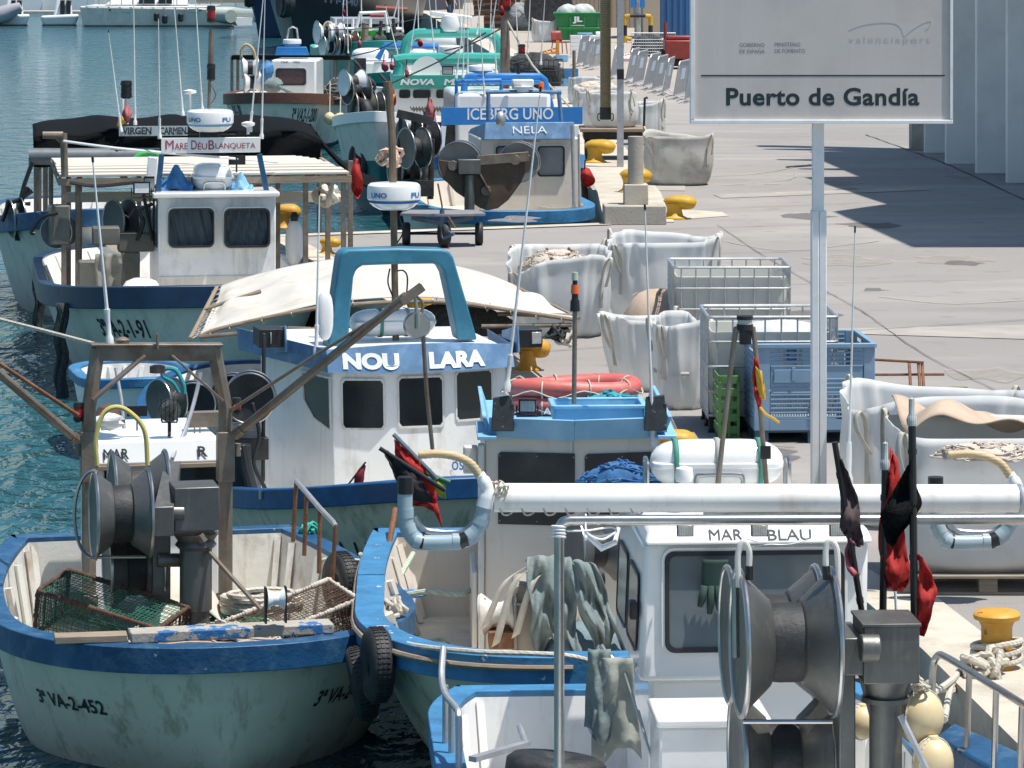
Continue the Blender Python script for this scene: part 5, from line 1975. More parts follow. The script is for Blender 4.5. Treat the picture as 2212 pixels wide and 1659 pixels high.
# handle bars, rags, and odd rod
mb = MB()
mb.tube(smooth_path([m_(1298, 1394, -.1), m_(1310, 1412, -.12), m_(1330, 1428, -.14), m_(1358, 1440, -.1), m_(1372, 1436, 0)], 5), .016, 8)
mb.build('grab_rail', steel, B3)
for lab, xx, wd, hh, m, sd in (('faded teal rag hanging from the grab rail beside the cabin', 1287, .13, .5, tealcloth, 3), ('long grey oilskin hanging from the grab rail beside the cabin', 1316, .2, .56, greycloth, 5)):
    folds(a3.w(m_(xx, 1402 if sd == 3 else 1420, -.16)) - UX * wd * .35, V((1, -.1, 0)), V((.02, 0, -1)), wd, hh, 1.2, .03, m, 'hanging_rag', None, sd, droop=-.5, label=lab, cat='rag')
mb = MB()
mb.tube([m_(1345, 1440, -.15), m_(1425, 1690, -.6)], .008)
mb.tube([m_(1378, 1535, -.3), m_(1396, 1600, -.4)], .011)
mb.build('stay_rod', steel, B3)
# well fittings
mb = MB()
mb.tube([m_(1122, 1570, .6), m_(1136, 1608, .3)], .018)
mb.beam(m_(1020, 1640, -.2), m_(1140, 1606, .25), .05, .03)
mb.build('tiller_bar', galv, B3)
mb = MB()
hd = [m_(958, 1400, .5), m_(954, 1460, .3), m_(962, 1500, .1), m_(985, 1530, -.1), m_(991, 1560, -.25), m_(991, 1760, -.4)]
mb.tube(smooth_path(hd, 5), .02, 10)
for px, yl in ((962, .3), (975, .05)):
    mb.tube([m_(px, 1480 if px < 970 else 1520, yl), m_(px, 1720, yl)], .018, 8)
mb.build('stern_rail', galv, B3)
tyre('big dark tyre lying in the white stern well by the tall steel pipe', a3.w(m_(1200, 1668, -.55)), .21, .1, (.1, .1, 1), tread=False)
# quay side rail and floats
R3 = lambda x, y, yl: m_(x, y, yl)
mb = MB()
tp = smooth_path([R3(2013, 1530, -1.2), R3(2015, 1450, -1.2), R3(2024, 1418, -1.25), R3(2045, 1420, -1.5), R3(2130, 1472, -2.2), R3(2240, 1540, -2.9)], 5)
mb.tube(tp, .02, 10)
for px, py, yl, b_ in ((2094, 1452, -1.9, 1620), (2152, 1486, -2.35, 1700), (2208, 1520, -2.7, 1700)):
    mb.tube([R3(px, py, yl), R3(px - 6, b_, yl)], .017, 8)
    mb.lathe([(.05, 0), (.05, .006)], R3(px - 6, b_, yl), UZ)
mb.build('side_rail', steel, B3)
mb = MB()
mb.hexa([R3(2020, 1640, -1.6), R3(2210, 1780, -2.7), R3(2330, 1760, -2.7), R3(2080, 1590, -1.4), R3(2020, 1590, -1.6), R3(2210, 1700, -2.7), R3(2330, 1680, -2.7), R3(2060, 1560, -1.4)])
mb.build('side_deck', blue, B3, bevel=.02)


def float_ball(label, px, py, Y, r, sq=1.08):
    c_ = P(px, py, Y)
    root = thing('buoy', label, 'buoy', c_ - UZ * r, 0, 'cream net floats')
    mb = MB()
    mb.ball((0, 0, r), (r, r, r * sq), 24)
    mb.lathe([(r * .3, 0), (r * .25, r * .14), (r * .1, r * .16)], (0, 0, r + r * sq * .96), UZ, 14)
    mb.build('float_body', buoy, root)
    mb = MB()
    for t in (0, .5):
        mb.tube([V((math.cos(2 * PI * i / 24) * math.cos(t + .3), math.cos(2 * PI * i / 24) * math.sin(t + .3), math.sin(2 * PI * i / 24) * sq)) * (r * 1.02) + UZ * r for i in range(24)], .006, 5, closed=True)
    mb.build('float_cord', rope, root)
    return root


float_ball('big cream float lashed beside the motor box post, uppermost of the floats', 1988, 1548, 18.1, .125, 1.15)
float_ball('cream float half hidden below the big one at the bottom edge', 2015, 1648, 18.0, .11, 1.2)
float_ball('orange tinted float peeping out left of the hauler post', 1862, 1560, 18.9, .085)
knot('pale cord whipped round the pole above the big cream float', P(1982, 1480, 18.05), .007, rope, 8, 7, .05)
# roof gear
MB().b2(a3.M.inverted() @ P(1255, 1068, 21.4), a3.M.inverted() @ P(1398, 1063, 21.4) + V((0, .45, 0))).build('side_shelf', gel, B3, bevel=.005)
whip(a3.M.inverted() @ P(1832, 1050, 21.3), a3.M.inverted() @ P(1847, 492, 21.3), parent=B3, r=.009)
raft_canister('white raft canister with green straps in steel hoops behind the long white roller', P(1548, 1052, 21.35), .83, .145, .03)
mb = MB()
ap = [P(x, y, 21.0) for x, y in ((1548, 1068), (1586, 735), (1594, 715), (1607, 708), (1620, 715), (1630, 735), (1657, 1068))]
mb = MB()
mb.tube([b.inverted() @ p if 0 else a3.M.inverted() @ p for p in smooth_path(ap, 4)], .016, 10)
af = mb.build('light_mast', agedsteel, B3)
L_ = lambda x, y, d_=0: a3.M.inverted() @ P(x, y, 21.0 + d_)
mb = MB()
mb.b2(L_(1597, 743) + V((0, -.03, 0)), L_(1622, 712) + V((0, .01, 0)))
mb.b2(L_(1641, 990) + V((0, -.03, 0)), L_(1664, 962) + V((0, -.02, 0)))
mb.cyl(L_(1609, 712), L_(1609, 700), .05, n=20)
mb.mtl(1).cyl(L_(1609, 700), L_(1609, 690), .045, n=20)
mb.mtl(0).cyl(L_(1609, 690), L_(1609, 682), .05, n=20)
mb.build('mast_light', [dark, lampgrey], af)
mb = MB()
mb.lathe([(.05, 0), (.058, .03), (.05, .08), (0, .095)], L_(1478, 1040, -.15), UZ, 20)
mb.build('gps_dome', gel, B3)
fg = thing('spanish_flag', 'ragged red and yellow flag tied to the light mast above the white raft canister', 'flag', P(1634, 900, 20.95))
o_ = fg.location.copy()
W_ = lambda x, y, d_=0: P(x, y, 20.95 + d_) - o_
flag([[W_(1628, 770), W_(1632, 775, -.02), W_(1636, 772)], [W_(1626, 820), W_(1634, 825, .03), W_(1641, 815)], [W_(1631, 860), W_(1637, 850, -.03), W_(1642, 845)], [W_(1638, 885), W_(1640, 880), W_(1645, 872)]], red, 'red_band', fg)
flag([[W_(1632, 790, -.03), W_(1640, 800, -.05), W_(1645, 800, -.03)], [W_(1634, 825, -.03), W_(1646, 835, -.05), W_(1652, 840, -.03)], [W_(1640, 855, -.03), W_(1650, 862, -.05), W_(1654, 868, -.03)]], yellowflag, 'yellow_band', fg)
mb = MB()
mb.tube(smooth_path([W_(1642, 880), W_(1655, 895, -.02), W_(1672, 905), W_(1684, 914)], 4), [.008] * 12 + [.003], 6)
mb.build('flag_tail', yellowflag, fg)
# ================================================================ boat with arched petrol blue mast (second row)
n4 = Fr(-.42, 28.95, .25)
B4 = n4.thing('fishing_boat', 'white wheelhouse boat with petrol blue arch and cream awning behind the front row', 'boat', 'fishing boats moored along the quay')
h4 = Hull(10.5, 3.1, 1.36, .8, 1.1, tb=.3, ts=.3, qg=2.2, qw=1, ww=.75, rake=.6)
h4.make(B4, hullgrey, mat('dark blue rail', (.008, .07, .19), .45, var=.2, dirt=((.02, .12, .28), .5, 5, .5)), white, deckm, deck=.3, railh=.16, railw=.1)
number(h4, B4, '3ª VA-1-M', -1, .035, .10, .42, .6)
W4 = 3.2
p4 = lambda x, y, d=0: n4.p(x, y, W4 + d)
# wheelhouse: faceted raked front
top, bot = p4(850, 760).z, .35
xa, xb, xc = p4(612, 800, .9).x, p4(717, 800, .1).x, p4(1092, 790, .12).x
xm1, xm2 = p4(840, 800).x, p4(968, 800).x
FRT = [(xa, 1.5), (xb, .1), (xm1, -.05), (xm2, -.05), (xc, .12), (xc, 1.9), (xa, 2.1)]
rk = .13
mb = MB()
nF = len(FRT)
vs = [V((x, W4 + y - (rk if i in (1, 2, 3, 4) else 0) * 1.0, bot)) for i, (x, y) in enumerate(FRT)] + [V((x, W4 + y, top)) for x, y in FRT]
mb.add(vs, [(i, (i + 1) % nF, nF + (i + 1) % nF, nF + i) for i in range(nF)] + [tuple(range(nF, 2 * nF))])
mb.build('wheelhouse', white, B4, bevel=.01)


def facet(i, u0, z):       # point on facet i at fraction u0 and height z
    k = (z - bot) / (top - bot)
    a_ = vs[i].lerp(vs[nF + i], k)
    c_ = vs[i + 1].lerp(vs[nF + i + 1], k)
    return a_.lerp(c_, u0)


def facet_pane(i, poly, r=None):
    P_ = [facet(i, u_, z) for u_, z in poly]
    nn = (P_[1] - P_[0]).cross(P_[2] - P_[0]).normalized()
    if nn.y > 0:
        nn = -nn
    c_ = sum(P_, V()) / len(P_)
    mb = MB()
    m = len(P_)
    O_ = [c_ + (p - c_) * 1.09 for p in P_]
    q_ = [p + nn * .003 for p in O_] + [p + nn * .014 for p in O_] + [p + nn * .014 for p in P_] + [p + nn * .003 for p in P_]
    fs = []
    for t in range(m):
        t2 = (t + 1) % m
        for l_ in range(4):
            l2 = (l_ + 1) % 4
            fs.append((l_ * m + t, l_ * m + t2, l2 * m + t2, l2 * m + t))
    mb.add(q_, fs)
    w_ = mb.build('window', whiteworn, B4)
    mb = MB()
    mb.add([p + nn * .006 for p in P_], [tuple(range(m))])
    mb.build('pane', glass, w_)


def uz(i, x):        # facet fraction for pixel column x
    lo_, hi_ = 0, 1
    for _ in range(30):
        m = (lo_ + hi_) / 2
        w_ = n4.w(facet(i, m, 1.6))
        if 1106 + w_.x * F / w_.y < x:
            lo_ = m
        else:
            hi_ = m
    return (lo_ + hi_) / 2


def zz(y, d=0):
    return p4(850, y, d).z


for i, x0, x1, y0, y1 in ((1, 741, 828, 921, 820), (2, 862, 955, 918, 816), (3, 986, 1061, 909, 808)):
    a_, c_ = uz(i, x0), uz(i, x1)
    z0, z1 = zz(y0), zz(y1)
    facet_pane(i, [(a_ + .04, z0), (c_ - .04, z0), (c_, z0 + .03), (c_, z1 - .03), (c_ - .04, z1), (a_ + .04, z1), (a_, z1 - .03), (a_, z0 + .03)])
facet_pane(0, [(uz(0, 680), zz(900, .3)), (uz(0, 714), zz(922, .1)), (uz(0, 713), zz(815, .1)), (uz(0, 656), zz(806, .5)), (uz(0, 660), zz(862, .5))])
# visor
zb_, zt_ = zz(800), zz(752)
vis = [(xa - .25, 1.9), (xb - .06, -.02), (xm1, -.2), (xm2, -.2), (xc + .05, -.02), (xc + .12, 1.2)]
mb = MB()
for i, ((ax_, ay_), (bx_, by_)) in enumerate(zip(vis, vis[1:])):
    lift = lambda x: .05 * (1 - ((x - (xb + xc) / 2) / ((xc - xb) / 2)) ** 2) if 1 <= i <= 3 else 0
    za, zc2 = (.06 if i == 0 else 0), (.06 if i == 4 else 0)
    mb.hexa([V((ax_, W4 + ay_, zb_)), V((bx_, W4 + by_, zb_)), V((bx_, W4 + by_ + .04, zb_)), V((ax_, W4 + ay_ + .04, zb_)),
             V((ax_, W4 + ay_ + .09, zt_ + lift(ax_))), V((bx_, W4 + by_ + .09, zt_ + lift(bx_))), V((bx_, W4 + by_ + .13, zt_ + lift(bx_))), V((ax_, W4 + ay_ + .13, zt_ + lift(ax_)))])
mb.prism([(x, W4 + y + .03) for x, y in vis], (0, 0, zb_ + .012), UX, UY, UZ * .03)
vr = mb.build('visor', visorblue, B4)
for body, x0, x1, y0, hh, i in (('NOU', 746, 863, 790, 40, 1), ('LARA', 926, 1055, 777, 36, 3)):
    k = 1 / n4.sc(W4)
    (ax_, ay_), (bx_, by_) = (vis[1], vis[2]) if i == 1 else (vis[2], vis[4])
    pa = p4(x0, y0, -.15)

    def fn(a_, b_, pa=pa, x0=x0, x1=x1, hh=hh, i=i):
        x = pa.x + (x1 - x0) * k * a_ * 1.0
        if x < xm1:
            y = vis[1][1] + (vis[2][1] - vis[1][1]) * (x - vis[1][0]) / (vis[2][0] - vis[1][0])
        elif x < xm2:
            y = -.2
        else:
            y = vis[3][1] + (vis[4][1] - vis[3][1]) * (x - vis[3][0]) / (vis[4][0] - vis[3][0])
        z = zb_ + .03 + b_ * (zt_ - zb_) * .72
        xs_ = [q[0] for q in vis[1:5]]
        j = max(0, min(2, sum(x > q for q in xs_) - 1))
        f_ = (x - xs_[j]) / (xs_[j + 1] - xs_[j])
        lf_ = lambda x: .05 * (1 - ((x - (xb + xc) / 2) / ((xc - xb) / 2)) ** 2)
        l2_ = lf_(xs_[j]) * (1 - f_) + lf_(xs_[j + 1]) * f_
        return V((x, W4 + y + .09 * (z - zb_) / (zt_ + l2_ - zb_) - .010, z))
    text(body, None, None, None, 1, 1, letterwhite, vr, bold=.055, fn=fn, name='boat_name')
for px, s_ in ((586, -1), (1141, 1)):
    mb = MB()
    q = p4(px, 730, .6 if s_ < 0 else .1)
    mb.b2(q + V((-.12, -.05, -.085)), q + V((.12, .3, .085)))
    mb.mtl(1).b2(q + V((.02 * s_, -.07, -.05)), q + V((.06 * s_ + .05, -.03, .06)))
    mb.mtl(2).hexa([q + V((s_ * -.12 - .01, -.12, -.12)), q + V((s_ * -.12 + .01, -.12, -.12)), q + V((s_ * -.12 + .01, .5, -.2)), q + V((s_ * -.12 - .01, .5, -.2)),
                    q + V((s_ * -.12 - .01, -.08, .12)), q + V((s_ * -.12 + .01, -.08, .12)), q + V((s_ * -.12 + .01, .5, .02)), q + V((s_ * -.12 - .01, .5, .02))])
    mb.build('side_light', [dark, lampgrey, visorblue], B4, bevel=.006)
text('os', facet(3, uz(3, 942), zz(1016)) + V((0, -.012, 0)), UX, UZ, 26 / n4.sc(W4), 20 / n4.sc(W4), letterblue, B4, bold=.01)
# arch
AD = .55
pa = lambda x, y, d=0: p4(x, y, AD + d)
outer = [(706, 760), (722, 640), (733, 560), (738, 546), (750, 539), (860, 536), (955, 538), (970, 542), (980, 556), (1008, 650), (1032, 735)]
inner = [(752, 760), (757, 680), (764, 600), (770, 583), (784, 574), (860, 571), (938, 570), (952, 577), (960, 592), (975, 660), (990, 735)]
mb = MB()
A_, B_ = [pa(x, y) for x, y in outer], [pa(x, y) for x, y in inner]
nA = len(A_)
D_ = V((0, .26, 0))
q = A_ + B_ + [p + D_ for p in A_] + [p + D_ for p in B_]
fs = []
for i in range(nA - 1):
    fs += [(i, i + 1, nA + i + 1, nA + i), (2 * nA + i, 3 * nA + i, 3 * nA + i + 1, 2 * nA + i + 1), (i, 2 * nA + i, 2 * nA + i + 1, i + 1), (nA + i, nA + i + 1, 3 * nA + i + 1, 3 * nA + i)]
fs += [(0, nA, 3 * nA, 2 * nA), (nA - 1, 3 * nA - 1, 4 * nA - 1, 2 * nA - 1)]
mb.add(q, fs).build('mast_arch', archblue, B4, bevel=.025, seg=3)
mb = MB()
mb.tube([pa(855, 735, .35), pa(851, 500, .35), pa(850, 452, .35)], .033, 10)
mb.tube([pa(849, 395, .35), pa(846, 280, .35), pa(838, 176, .35)], [.036, .036, .042], 10)
mb.build('mast', mat('brown mast pipe', (.20, .14, .09), .5, metal=.4, var=.25, scale=8, streak=((.35, .3, .22), .5, 8)), B4)
rc = pa(851, 452, .35)
radar(B4, rc, 58 / n4.sc(W4 + .9), 58 / n4.sc(W4 + .9))
mb = MB()
mb.tube(smooth_path([pa(858, 585, .2), pa(872, 585, .1), pa(880, 600, .1), pa(878, 640, .1)], 5), .008, 6)
mb.tube(smooth_path([pa(842, 580, .2), pa(838, 610, .2), pa(848, 640, .2)], 5), .008, 6)
mb.tube(smooth_path([pa(860, 460, .3), pa(870, 500, .3), pa(858, 525, .3)], 5), .007, 6)
mb.build('mast_cable', dark, B4)
mb = MB()
mb.lathe([(.09, -.06), (.1, 0), (.1, .04)], p4(907, 707, .2), UY, 24)
mb.mtl(1).lathe([(0, -.085), (.06, -.08), (.09, -.062)], p4(907, 707, .2), UY, 24)
mb.build('round_lamp', [dark, lampgrey], B4)
raft_canister('white life raft canister lying under the petrol blue arch', n4.w(p4(848, 726, .95)), .84, .13, .25, straps=2, cradle=False)
mb = MB()
mb.ball(p4(702, 682, .45), (.08, .05, .23), 18, e=.8)
mb.build('satellite_dome', gel, B4)
whip(p4(683, 765, .3), p4(690, 415, .3), parent=B4, r=.014)
# awning
aw = thing('awning', 'cream canvas awning laced over bent poles behind the petrol blue arch', 'awning', P(850, 700, 37.5), .2)
ao = aw.location.copy()
Ri = Matrix.Rotation(-.2, 4, 'Z') @ Matrix.Translation(-ao)
fe = [(432, 722), (470, 705), (600, 675), (720, 655), (900, 645), (1020, 652), (1130, 668), (1240, 684)]
be = [(478, 617), (530, 603), (640, 575), (740, 556), (860, 546), (960, 570), (1040, 592), (1105, 615)]
fp = smooth_path([P(x, y, 35.0 + .004 * abs(x - 850) * 0) for x, y in fe], 4)
bp = smooth_path([P(x, y, 39.3) for x, y in be], 4)


def awf(a_, b_):
    i = a_ * (len(fp) - 1)
    k = min(int(i), len(fp) - 2)
    f_ = fp[k].lerp(fp[k + 1], i - k)
    g_ = bp[k].lerp(bp[k + 1], i - k)
    return f_.lerp(g_, b_) + V((0, 0, .05 * math.sin(PI * b_ * 2) ** 2 * -.6 - .02 * math.sin(9 * a_ + 3 * b_) + .022 * math.sin(37 * a_ + 6 * b_) * math.sin(PI * b_) + .016 * math.sin(23 * a_ - 17 * b_) * math.sin(PI * b_)))


MB().grid(awf, 110, 26).xf(Ri).build('canvas', canvas, aw, solid=.008, ang=180)
for pts in (fp, bp):
    MB().tube([p - UZ * .03 for p in pts], .022, 8).xf(Ri).build('awning_pole', wood, aw)
mb = MB()
mb.tube([fp[0] + V((-.1, 0, -.05)), bp[0] + V((-.05, 0, -.02))], .024, 8)
mb.tube([fp[-1] + V((.05, 0, -.02)), bp[-1]], .02, 8)
mb.tube([awf(0.02, .5) + V((-.1, 0, .03)), awf(.22, .52) + UZ * .03], .02, 8)
mb.xf(Ri).build('awning_pole', wood, aw)
mb = MB()
for k in range(16):
    a0 = awf(0, k / 16)
    mb.tube([a0 + V((.04, 0, .01)), a0 + V((-.1, .06, -.03)), a0 + V((-.1, .1, -.06)), awf(0, (k + .7) / 16) + V((.04, 0, .01))], .006, 5)
for k in range(14):
    a0 = awf((k + .5) / 14, 0)
    mb.tube([a0 + V((0, .03, .012)), a0 + V((0, -.03, -.03)), a0 + V((.02, .01, -.07)), a0 + V((.05, .04, .01))], .006, 5)
mb.xf(Ri).build('lacing', rope, aw)
for x0, y0, x1, y1, Y in ((1075, 678, 1240, 682, 35.2), (1040, 705, 1235, 702, 35), (430, 728, 620, 712, 34.8), (590, 707, 690, 712, 35)):
    MB().tube([P(x0, y0, Y), P(x1, y1, Y)], .022, 8).xf(Ri).build('awning_strut', agedsteel, aw)
for k, (x, y) in enumerate(((1200, 720), (1222, 735))):
    knot('rope and block dangling from the right end of the cream awning' if k else 'dark rope knot hanging under the right side of the cream awning', P(x, y, 35), .015, [netblack, strap][k], 6, 20 + k, .09)
# port side net drums
for px, py, r_, ax, yl in ((360, 866, .2, V((1, .5, 0)), 3.2), (418, 872, .2, V((.2, 1, 0)), 3.2), (505, 860, .22, V((.3, 1, 0)), 3.5), (540, 858, .23, V((.25, 1, 0)), 3.2)):
    drum(B4, n4.p(px, py, yl), r_, .16, r_ * .5, ax, flange=dark if px > 400 else brushed)
mb = MB()
mb.b2(n4.p(400, 1000, 3.3), n4.p(560, 930, 3.8))
mb.tube([n4.p(570, 720, 3.4), n4.p(568, 1040, 3.4)], .02)
mb.tube(smooth_path([n4.p(545, 870, 3), n4.p(560, 940, 3), n4.p(548, 1000, 3), n4.p(575, 1060, 3)], 5), .02)
mb.cyl(n4.p(520, 1060, 2.6), n4.p(520, 960, 2.6), .09)
mb.tube([n4.p(522, 960, 2.5), n4.p(530, 1010, 2.5), n4.p(550, 1078, 2.4)], [.05, .06, .05], 10)
mb.build('winch_frame', dark, B4, bevel=.01)
mb = MB()
for x in (565, 577):
    mb.cyl(n4.p(x, 1078, 1.6), n4.p(x, 1060, 1.6), .025)
mb.build('bitt', steel, B4)
MB().tube(smooth_path([P(388, 848, 31), P(374, 826, 31), P(352, 812, 31), P(356, 797, 31), P(380, 800, 31), P(396, 830, 31), P(398, 850, 31)], 6), .02, 8).build('hose', mat('teal hose', (.04, .28, .3), .4), label='teal hose looped over the net drums behind the rusty arch', cat='hose')
dan('torn dark red flag on a short cane at the dark blue bow rail', (790, 998), (742, 1060), [[[(786, 1000), (788, 1003, .02), (790, 1006)], [(768, 1025), (776, 1030, -.03), (786, 1035)], [(764, 1050), (772, 1060, .03), (782, 1058)]]], [mat('dark red cloth', (.22, .02, .03), .8, transl=.2)], 29.3, r=.008)
pile('folded_net', 'grey net heap under the cream awning by the quay', P(985, 720, 35.6), .6, .3, .3, netblack, seed=31)

# ================================================================ boat with planked canopy on the left
m5 = Fr(-3.95, 43.6, .16)
B5 = m5.thing('fishing_boat', 'white cabin boat with navy rim, planked canopy and red lettered name board', 'boat', 'fishing boats moored along the quay')
h5 = Hull(9.5, 3.75, 1.48, 1.25, 1.2, tb=.34, ts=.35, qg=2.7, qw=1.1, ww=.72, rake=.5)
h5.make(B5, hullwhite, navy, white, deckm, deck=.6, railh=.26, railw=.1)
number(h5, B5, '3ªVA-2-1-91', -1, .018, .085, .55, .72)
CY5 = 2.2
p5 = lambda x, y, d=0: m5.p(x, y, CY5 + d)
a_, e_ = p5(342, 640), p5(596, 424)
MB().b2((a_.x, CY5, .6), (e_.x, CY5 + 2.0, e_.z)).build('cabin', white, B5, bevel=.02)
MB().b2((a_.x - .08, CY5 - .13, e_.z), (e_.x + .04, CY5 + 2.1, e_.z + .07)).build('cabin_roof', gel, B5, bevel=.02)
MB().b2((a_.x - .004, CY5 - .012, .6), (e_.x + .004, CY5 - .001, p5(400, 597).z)).build('kick_panel', cream, B5)
for x0, x1 in ((364, 460), (484, 580)):
    o, t = p5(x0, 532), p5(x1, 449)
    wd_, hg_ = t.x - o.x, t.z - o.z
    w5 = window(B5, (o.x, CY5, o.z), UX, UZ, wd_, hg_, r=.07, frame=alu, pane=smoke, fw=.025, proud=.11)
    nf = 5
    mb = MB()
    sgn = 1 if x0 < 400 else -1

    def cf(p, q_):
        sl_ = p + sgn * .18 * (1 - q_) * math.sin(PI * p) * 0 + .1 * sgn * q_ * (1 - p)
        return V((o.x + .02 + (wd_ - .04) * p, CY5 - .032 - .02 * math.sin(24 * sl_ + 5 * q_ * sgn) - .009 * math.sin(53 * p + 9 * q_), o.z + .02 + (hg_ - .04) * q_))
    mb.grid(cf, 90, 12).build('curtain', curtain, w5, ang=180)
for y0, y1 in ((.15, .8), (1.0, 1.8)):
    window(B5, (a_.x, CY5 + y1, p5(0, 540).z), -UY, UZ, y1 - y0, .6, r=.05, frame=gasket, pane=glassblue, fw=.02)
# name board on blue struts
nb0, nb1 = p5(348, 331, .15), p5(562, 296, .15)
mb = MB()
mb.b2((nb0.x, nb0.y - .02, nb0.z), (nb1.x, nb0.y + .02, nb1.z))
bd = mb.build('name_board', gel, B5, bevel=.005)
tx = p5(356, 324, .15)
ty_, tk = nb0.y - .021, 1 / m5.sc(CY5)
for wd, x0, x1 in (('M', 357, 375), ('ARE', 377, 405), ('D', 413, 425), ('ÉU', 427, 447), ('B', 450, 463), ('LANQUETA', 465, 552)):
    big = len(wd) == 1
    o = p5(x0, 323, .15)
    text(wd, (o.x, ty_, o.z), UX, UZ, (x1 - x0) * tk, (20 if big else (17 if wd == 'ÉU' else 14)) * tk, letterred, bd, bold=.008, off=.003)
for x0, x1 in ((342, 349), (576, 560)):
    MB().beam(p5(x0, 414, .15), p5(x1, 333, .15), .05, .07).build('board_strut', archblue if 0 else blue, B5, bevel=.004)
rd5 = p5(454, 284, .3)
radar(B5, rd5, 51 / m5.sc(CY5), 48 / m5.sc(CY5), band=skyblue)
mb = MB()
mb.b2(p5(432, 298, .25), p5(476, 284, .4))
mb.tube([p5(402, 288, .3), p5(430, 290, .3)], .012)
mb.tube([p5(478, 290, .3), p5(508, 290, .3)], .012)
mb.build('radar_bracket', dark, B5)
rf5 = thing('life_raft_canister', 'barrel shaped white life raft canister on the roof under the white name board', 'life raft', m5.w(p5(459, 414, .6)), .16)
mb = MB()
mb.ball((0, 0, .2), (.26, .3, .185), 28, e=.55)
mb.ring(rrect(-.275, -.32, .275, .32, .1), rrect(-.2, -.25, .2, .25, .08), (0, 0, .19), UX, UY, UZ * .025)
mb.build('shell', gel, rf5, ang=60)
mb = MB()
mb.tube(smooth_path([(-.14, -.34, -.02), (-.14, -.35, .1), (-.1, -.36, .15), (.1, -.36, .15), (.14, -.35, .1), (.14, -.34, -.02)], 5), .014, 8)
mb.tube([(-.3, -.1, -.02), (-.3, -.1, .2)], .012)
mb.tube([(.3, -.1, -.02), (.3, -.1, .2)], .012)
mb.build('cradle_hoop', steel, rf5)
for k, (x, y, sx) in enumerate(((380, 402, .24), (520, 405, .16))):
    t5 = thing('tarpaulin', ('dark and light blue tarpaulin bunched left of the barrel canister' if k == 0 else 'small light blue tarpaulin bunched right of the barrel canister'), 'tarpaulin', m5.w(p5(x, 414, .5)), 0)
    r2 = random.Random(40 + k)
    mb = MB()
    mb.grid(lambda p, q_: V(((p - .5) * sx * 2, (q_ - .5) * .4, .02 + max(0, .3 * sx / .24 * math.exp(-((p - .5) ** 2) * 8 - ((q_ - .5) ** 2) * 9) + .06 * math.sin(13 * p + 9 * q_) * math.sin(11 * q_)))), 20, 14)
    mb.build('sheet', bluecloth if k == 0 else skyblue, t5, solid=.006, ang=20)
mb = MB()
mb.box(p5(328, 370, .1), (.13, .1, .38), R=Matrix.Rotation(.08, 3, 'Y'))
mb.build('horn_speaker', gel, B5, bevel=.01)
floodlight(B5, p5(306, 406, -.2), .22, .16, lens=gel)
floodlight(B5, p5(322, 398, -.1), .14, .2)
mb = MB()
mb.b2(p5(494, 356, .6), p5(530, 335, .62))
mb.tube([p5(511, 372, .5), p5(511, 340, .5)], .012)
mb.build('panel_screen', dark, B5)
# canopy of planks
c0, c1 = m5.p(126, 384, 3.0), m5.p(760, 384, 3.0)
cz = c0.z
mb = MB()
nb = 9
for k in range(nb):
    y0 = 3.0 + k * .4
    mb.b2((c0.x + .02 * rnd.random(), y0, cz + .05 * math.sin(PI * (k + .5) / nb)), (c1.x - .04 * rnd.random() - .05 * k, y0 + .388, cz + .03 + .05 * math.sin(PI * (k + .5) / nb)))
cn = mb.build('canopy', woodgrey, B5, bevel=.004)
mb = MB()
for x in (c0.x + .02, c0.x + .9, c0.x + 1.9, c1.x - 1.1, c1.x - .5, c1.x - .05):
    mb.beam((x, 3.0, cz - .05), (x, 6.5, cz - .03), .05, .08)
mb.beam((c0.x, 3.03, cz - .06), (c1.x, 3.03, cz - .06), .06, .09)
mb.build('canopy_frame', wood, cn)
for px, yl, y1 in ((138, 3.05, 660), (148, 5.5, 600), (172, 6.3, 580), (600, 6.3, 560), (660, 3.1, 590), (708, 5.0, 570), (742, 3.1, 590), (757, 6.2, 540), (168, 3.2, 590)):
    t = m5.p(px, 384, yl)
    MB().b2((t.x - .035, yl - .03, .9), (t.x + .035, yl + .03, cz - .02)).build('canopy_post', agedsteel, B5, bevel=.005)
for x0, x1 in ((142, 323), (596, 735)):
    s_, t = m5.p(x0, 437, 5.5), m5.p(x1, 413, 5.5)
    MB().b2((s_.x, 5.45, s_.z), (t.x, 5.52, t.z)).build('canopy_rail', woodgrey, B5)
mb = MB()
L5 = lambda x, y, d=3.0: m5.p(x, y, d)
mb.tube([L5(92, 292), L5(136, 292)], .05, 10)
mb.tube([L5(137, 288), L5(140, 382)], .05, 10)
mb.mtl(0).add([L5(115, 297), L5(135, 297), L5(135, 315)], [(0, 1, 2)])
mb.build('pipe_bracket', agedsteel, B5)
rope_thing([m5.w(L5(138, 305, 2.95)), m5.w(p5(250, 320, .3)), m5.w(p5(400, 334, .4)), m5.w(p5(600, 350, .8))], .018, gel, 'taut white rope from the brown pipe bracket past the name board', k=2)
B5a = B5
for bx, by, tx_, ty2, d in ((345, 300, 342, 35, .2), (540, 285, 572, -40, .2), (565, 300, 573, -30, .5), (262, 285, 234, 66, 5), (292, 270, 288, -40, 5), (395, 250, 372, -40, 5), (437, 240, 420, -40, 5)):
    whip(p5(bx, by, d), p5(tx_, ty2, d), parent=B5 if d < 2 else B5a, r=.013)
mb = MB()
mb.tube([p5(451, 240, 2), p5(456, 60, 2)], .022, 8)
mb.tube([p5(455, 138, 2), p5(457, 70, 2)], .038, 8)
mb.tube(smooth_path([p5(455, 180, 1.9), p5(466, 205, 1.9), p5(455, 225, 1.9)], 5), .01, 5)
mb.build('light_mast', agedsteel, B5)
for y in (175, 50):
    lantern(B5, p5(456, y, 2), .06, .24, lens=tape if y > 100 else redlens)
mb = MB()
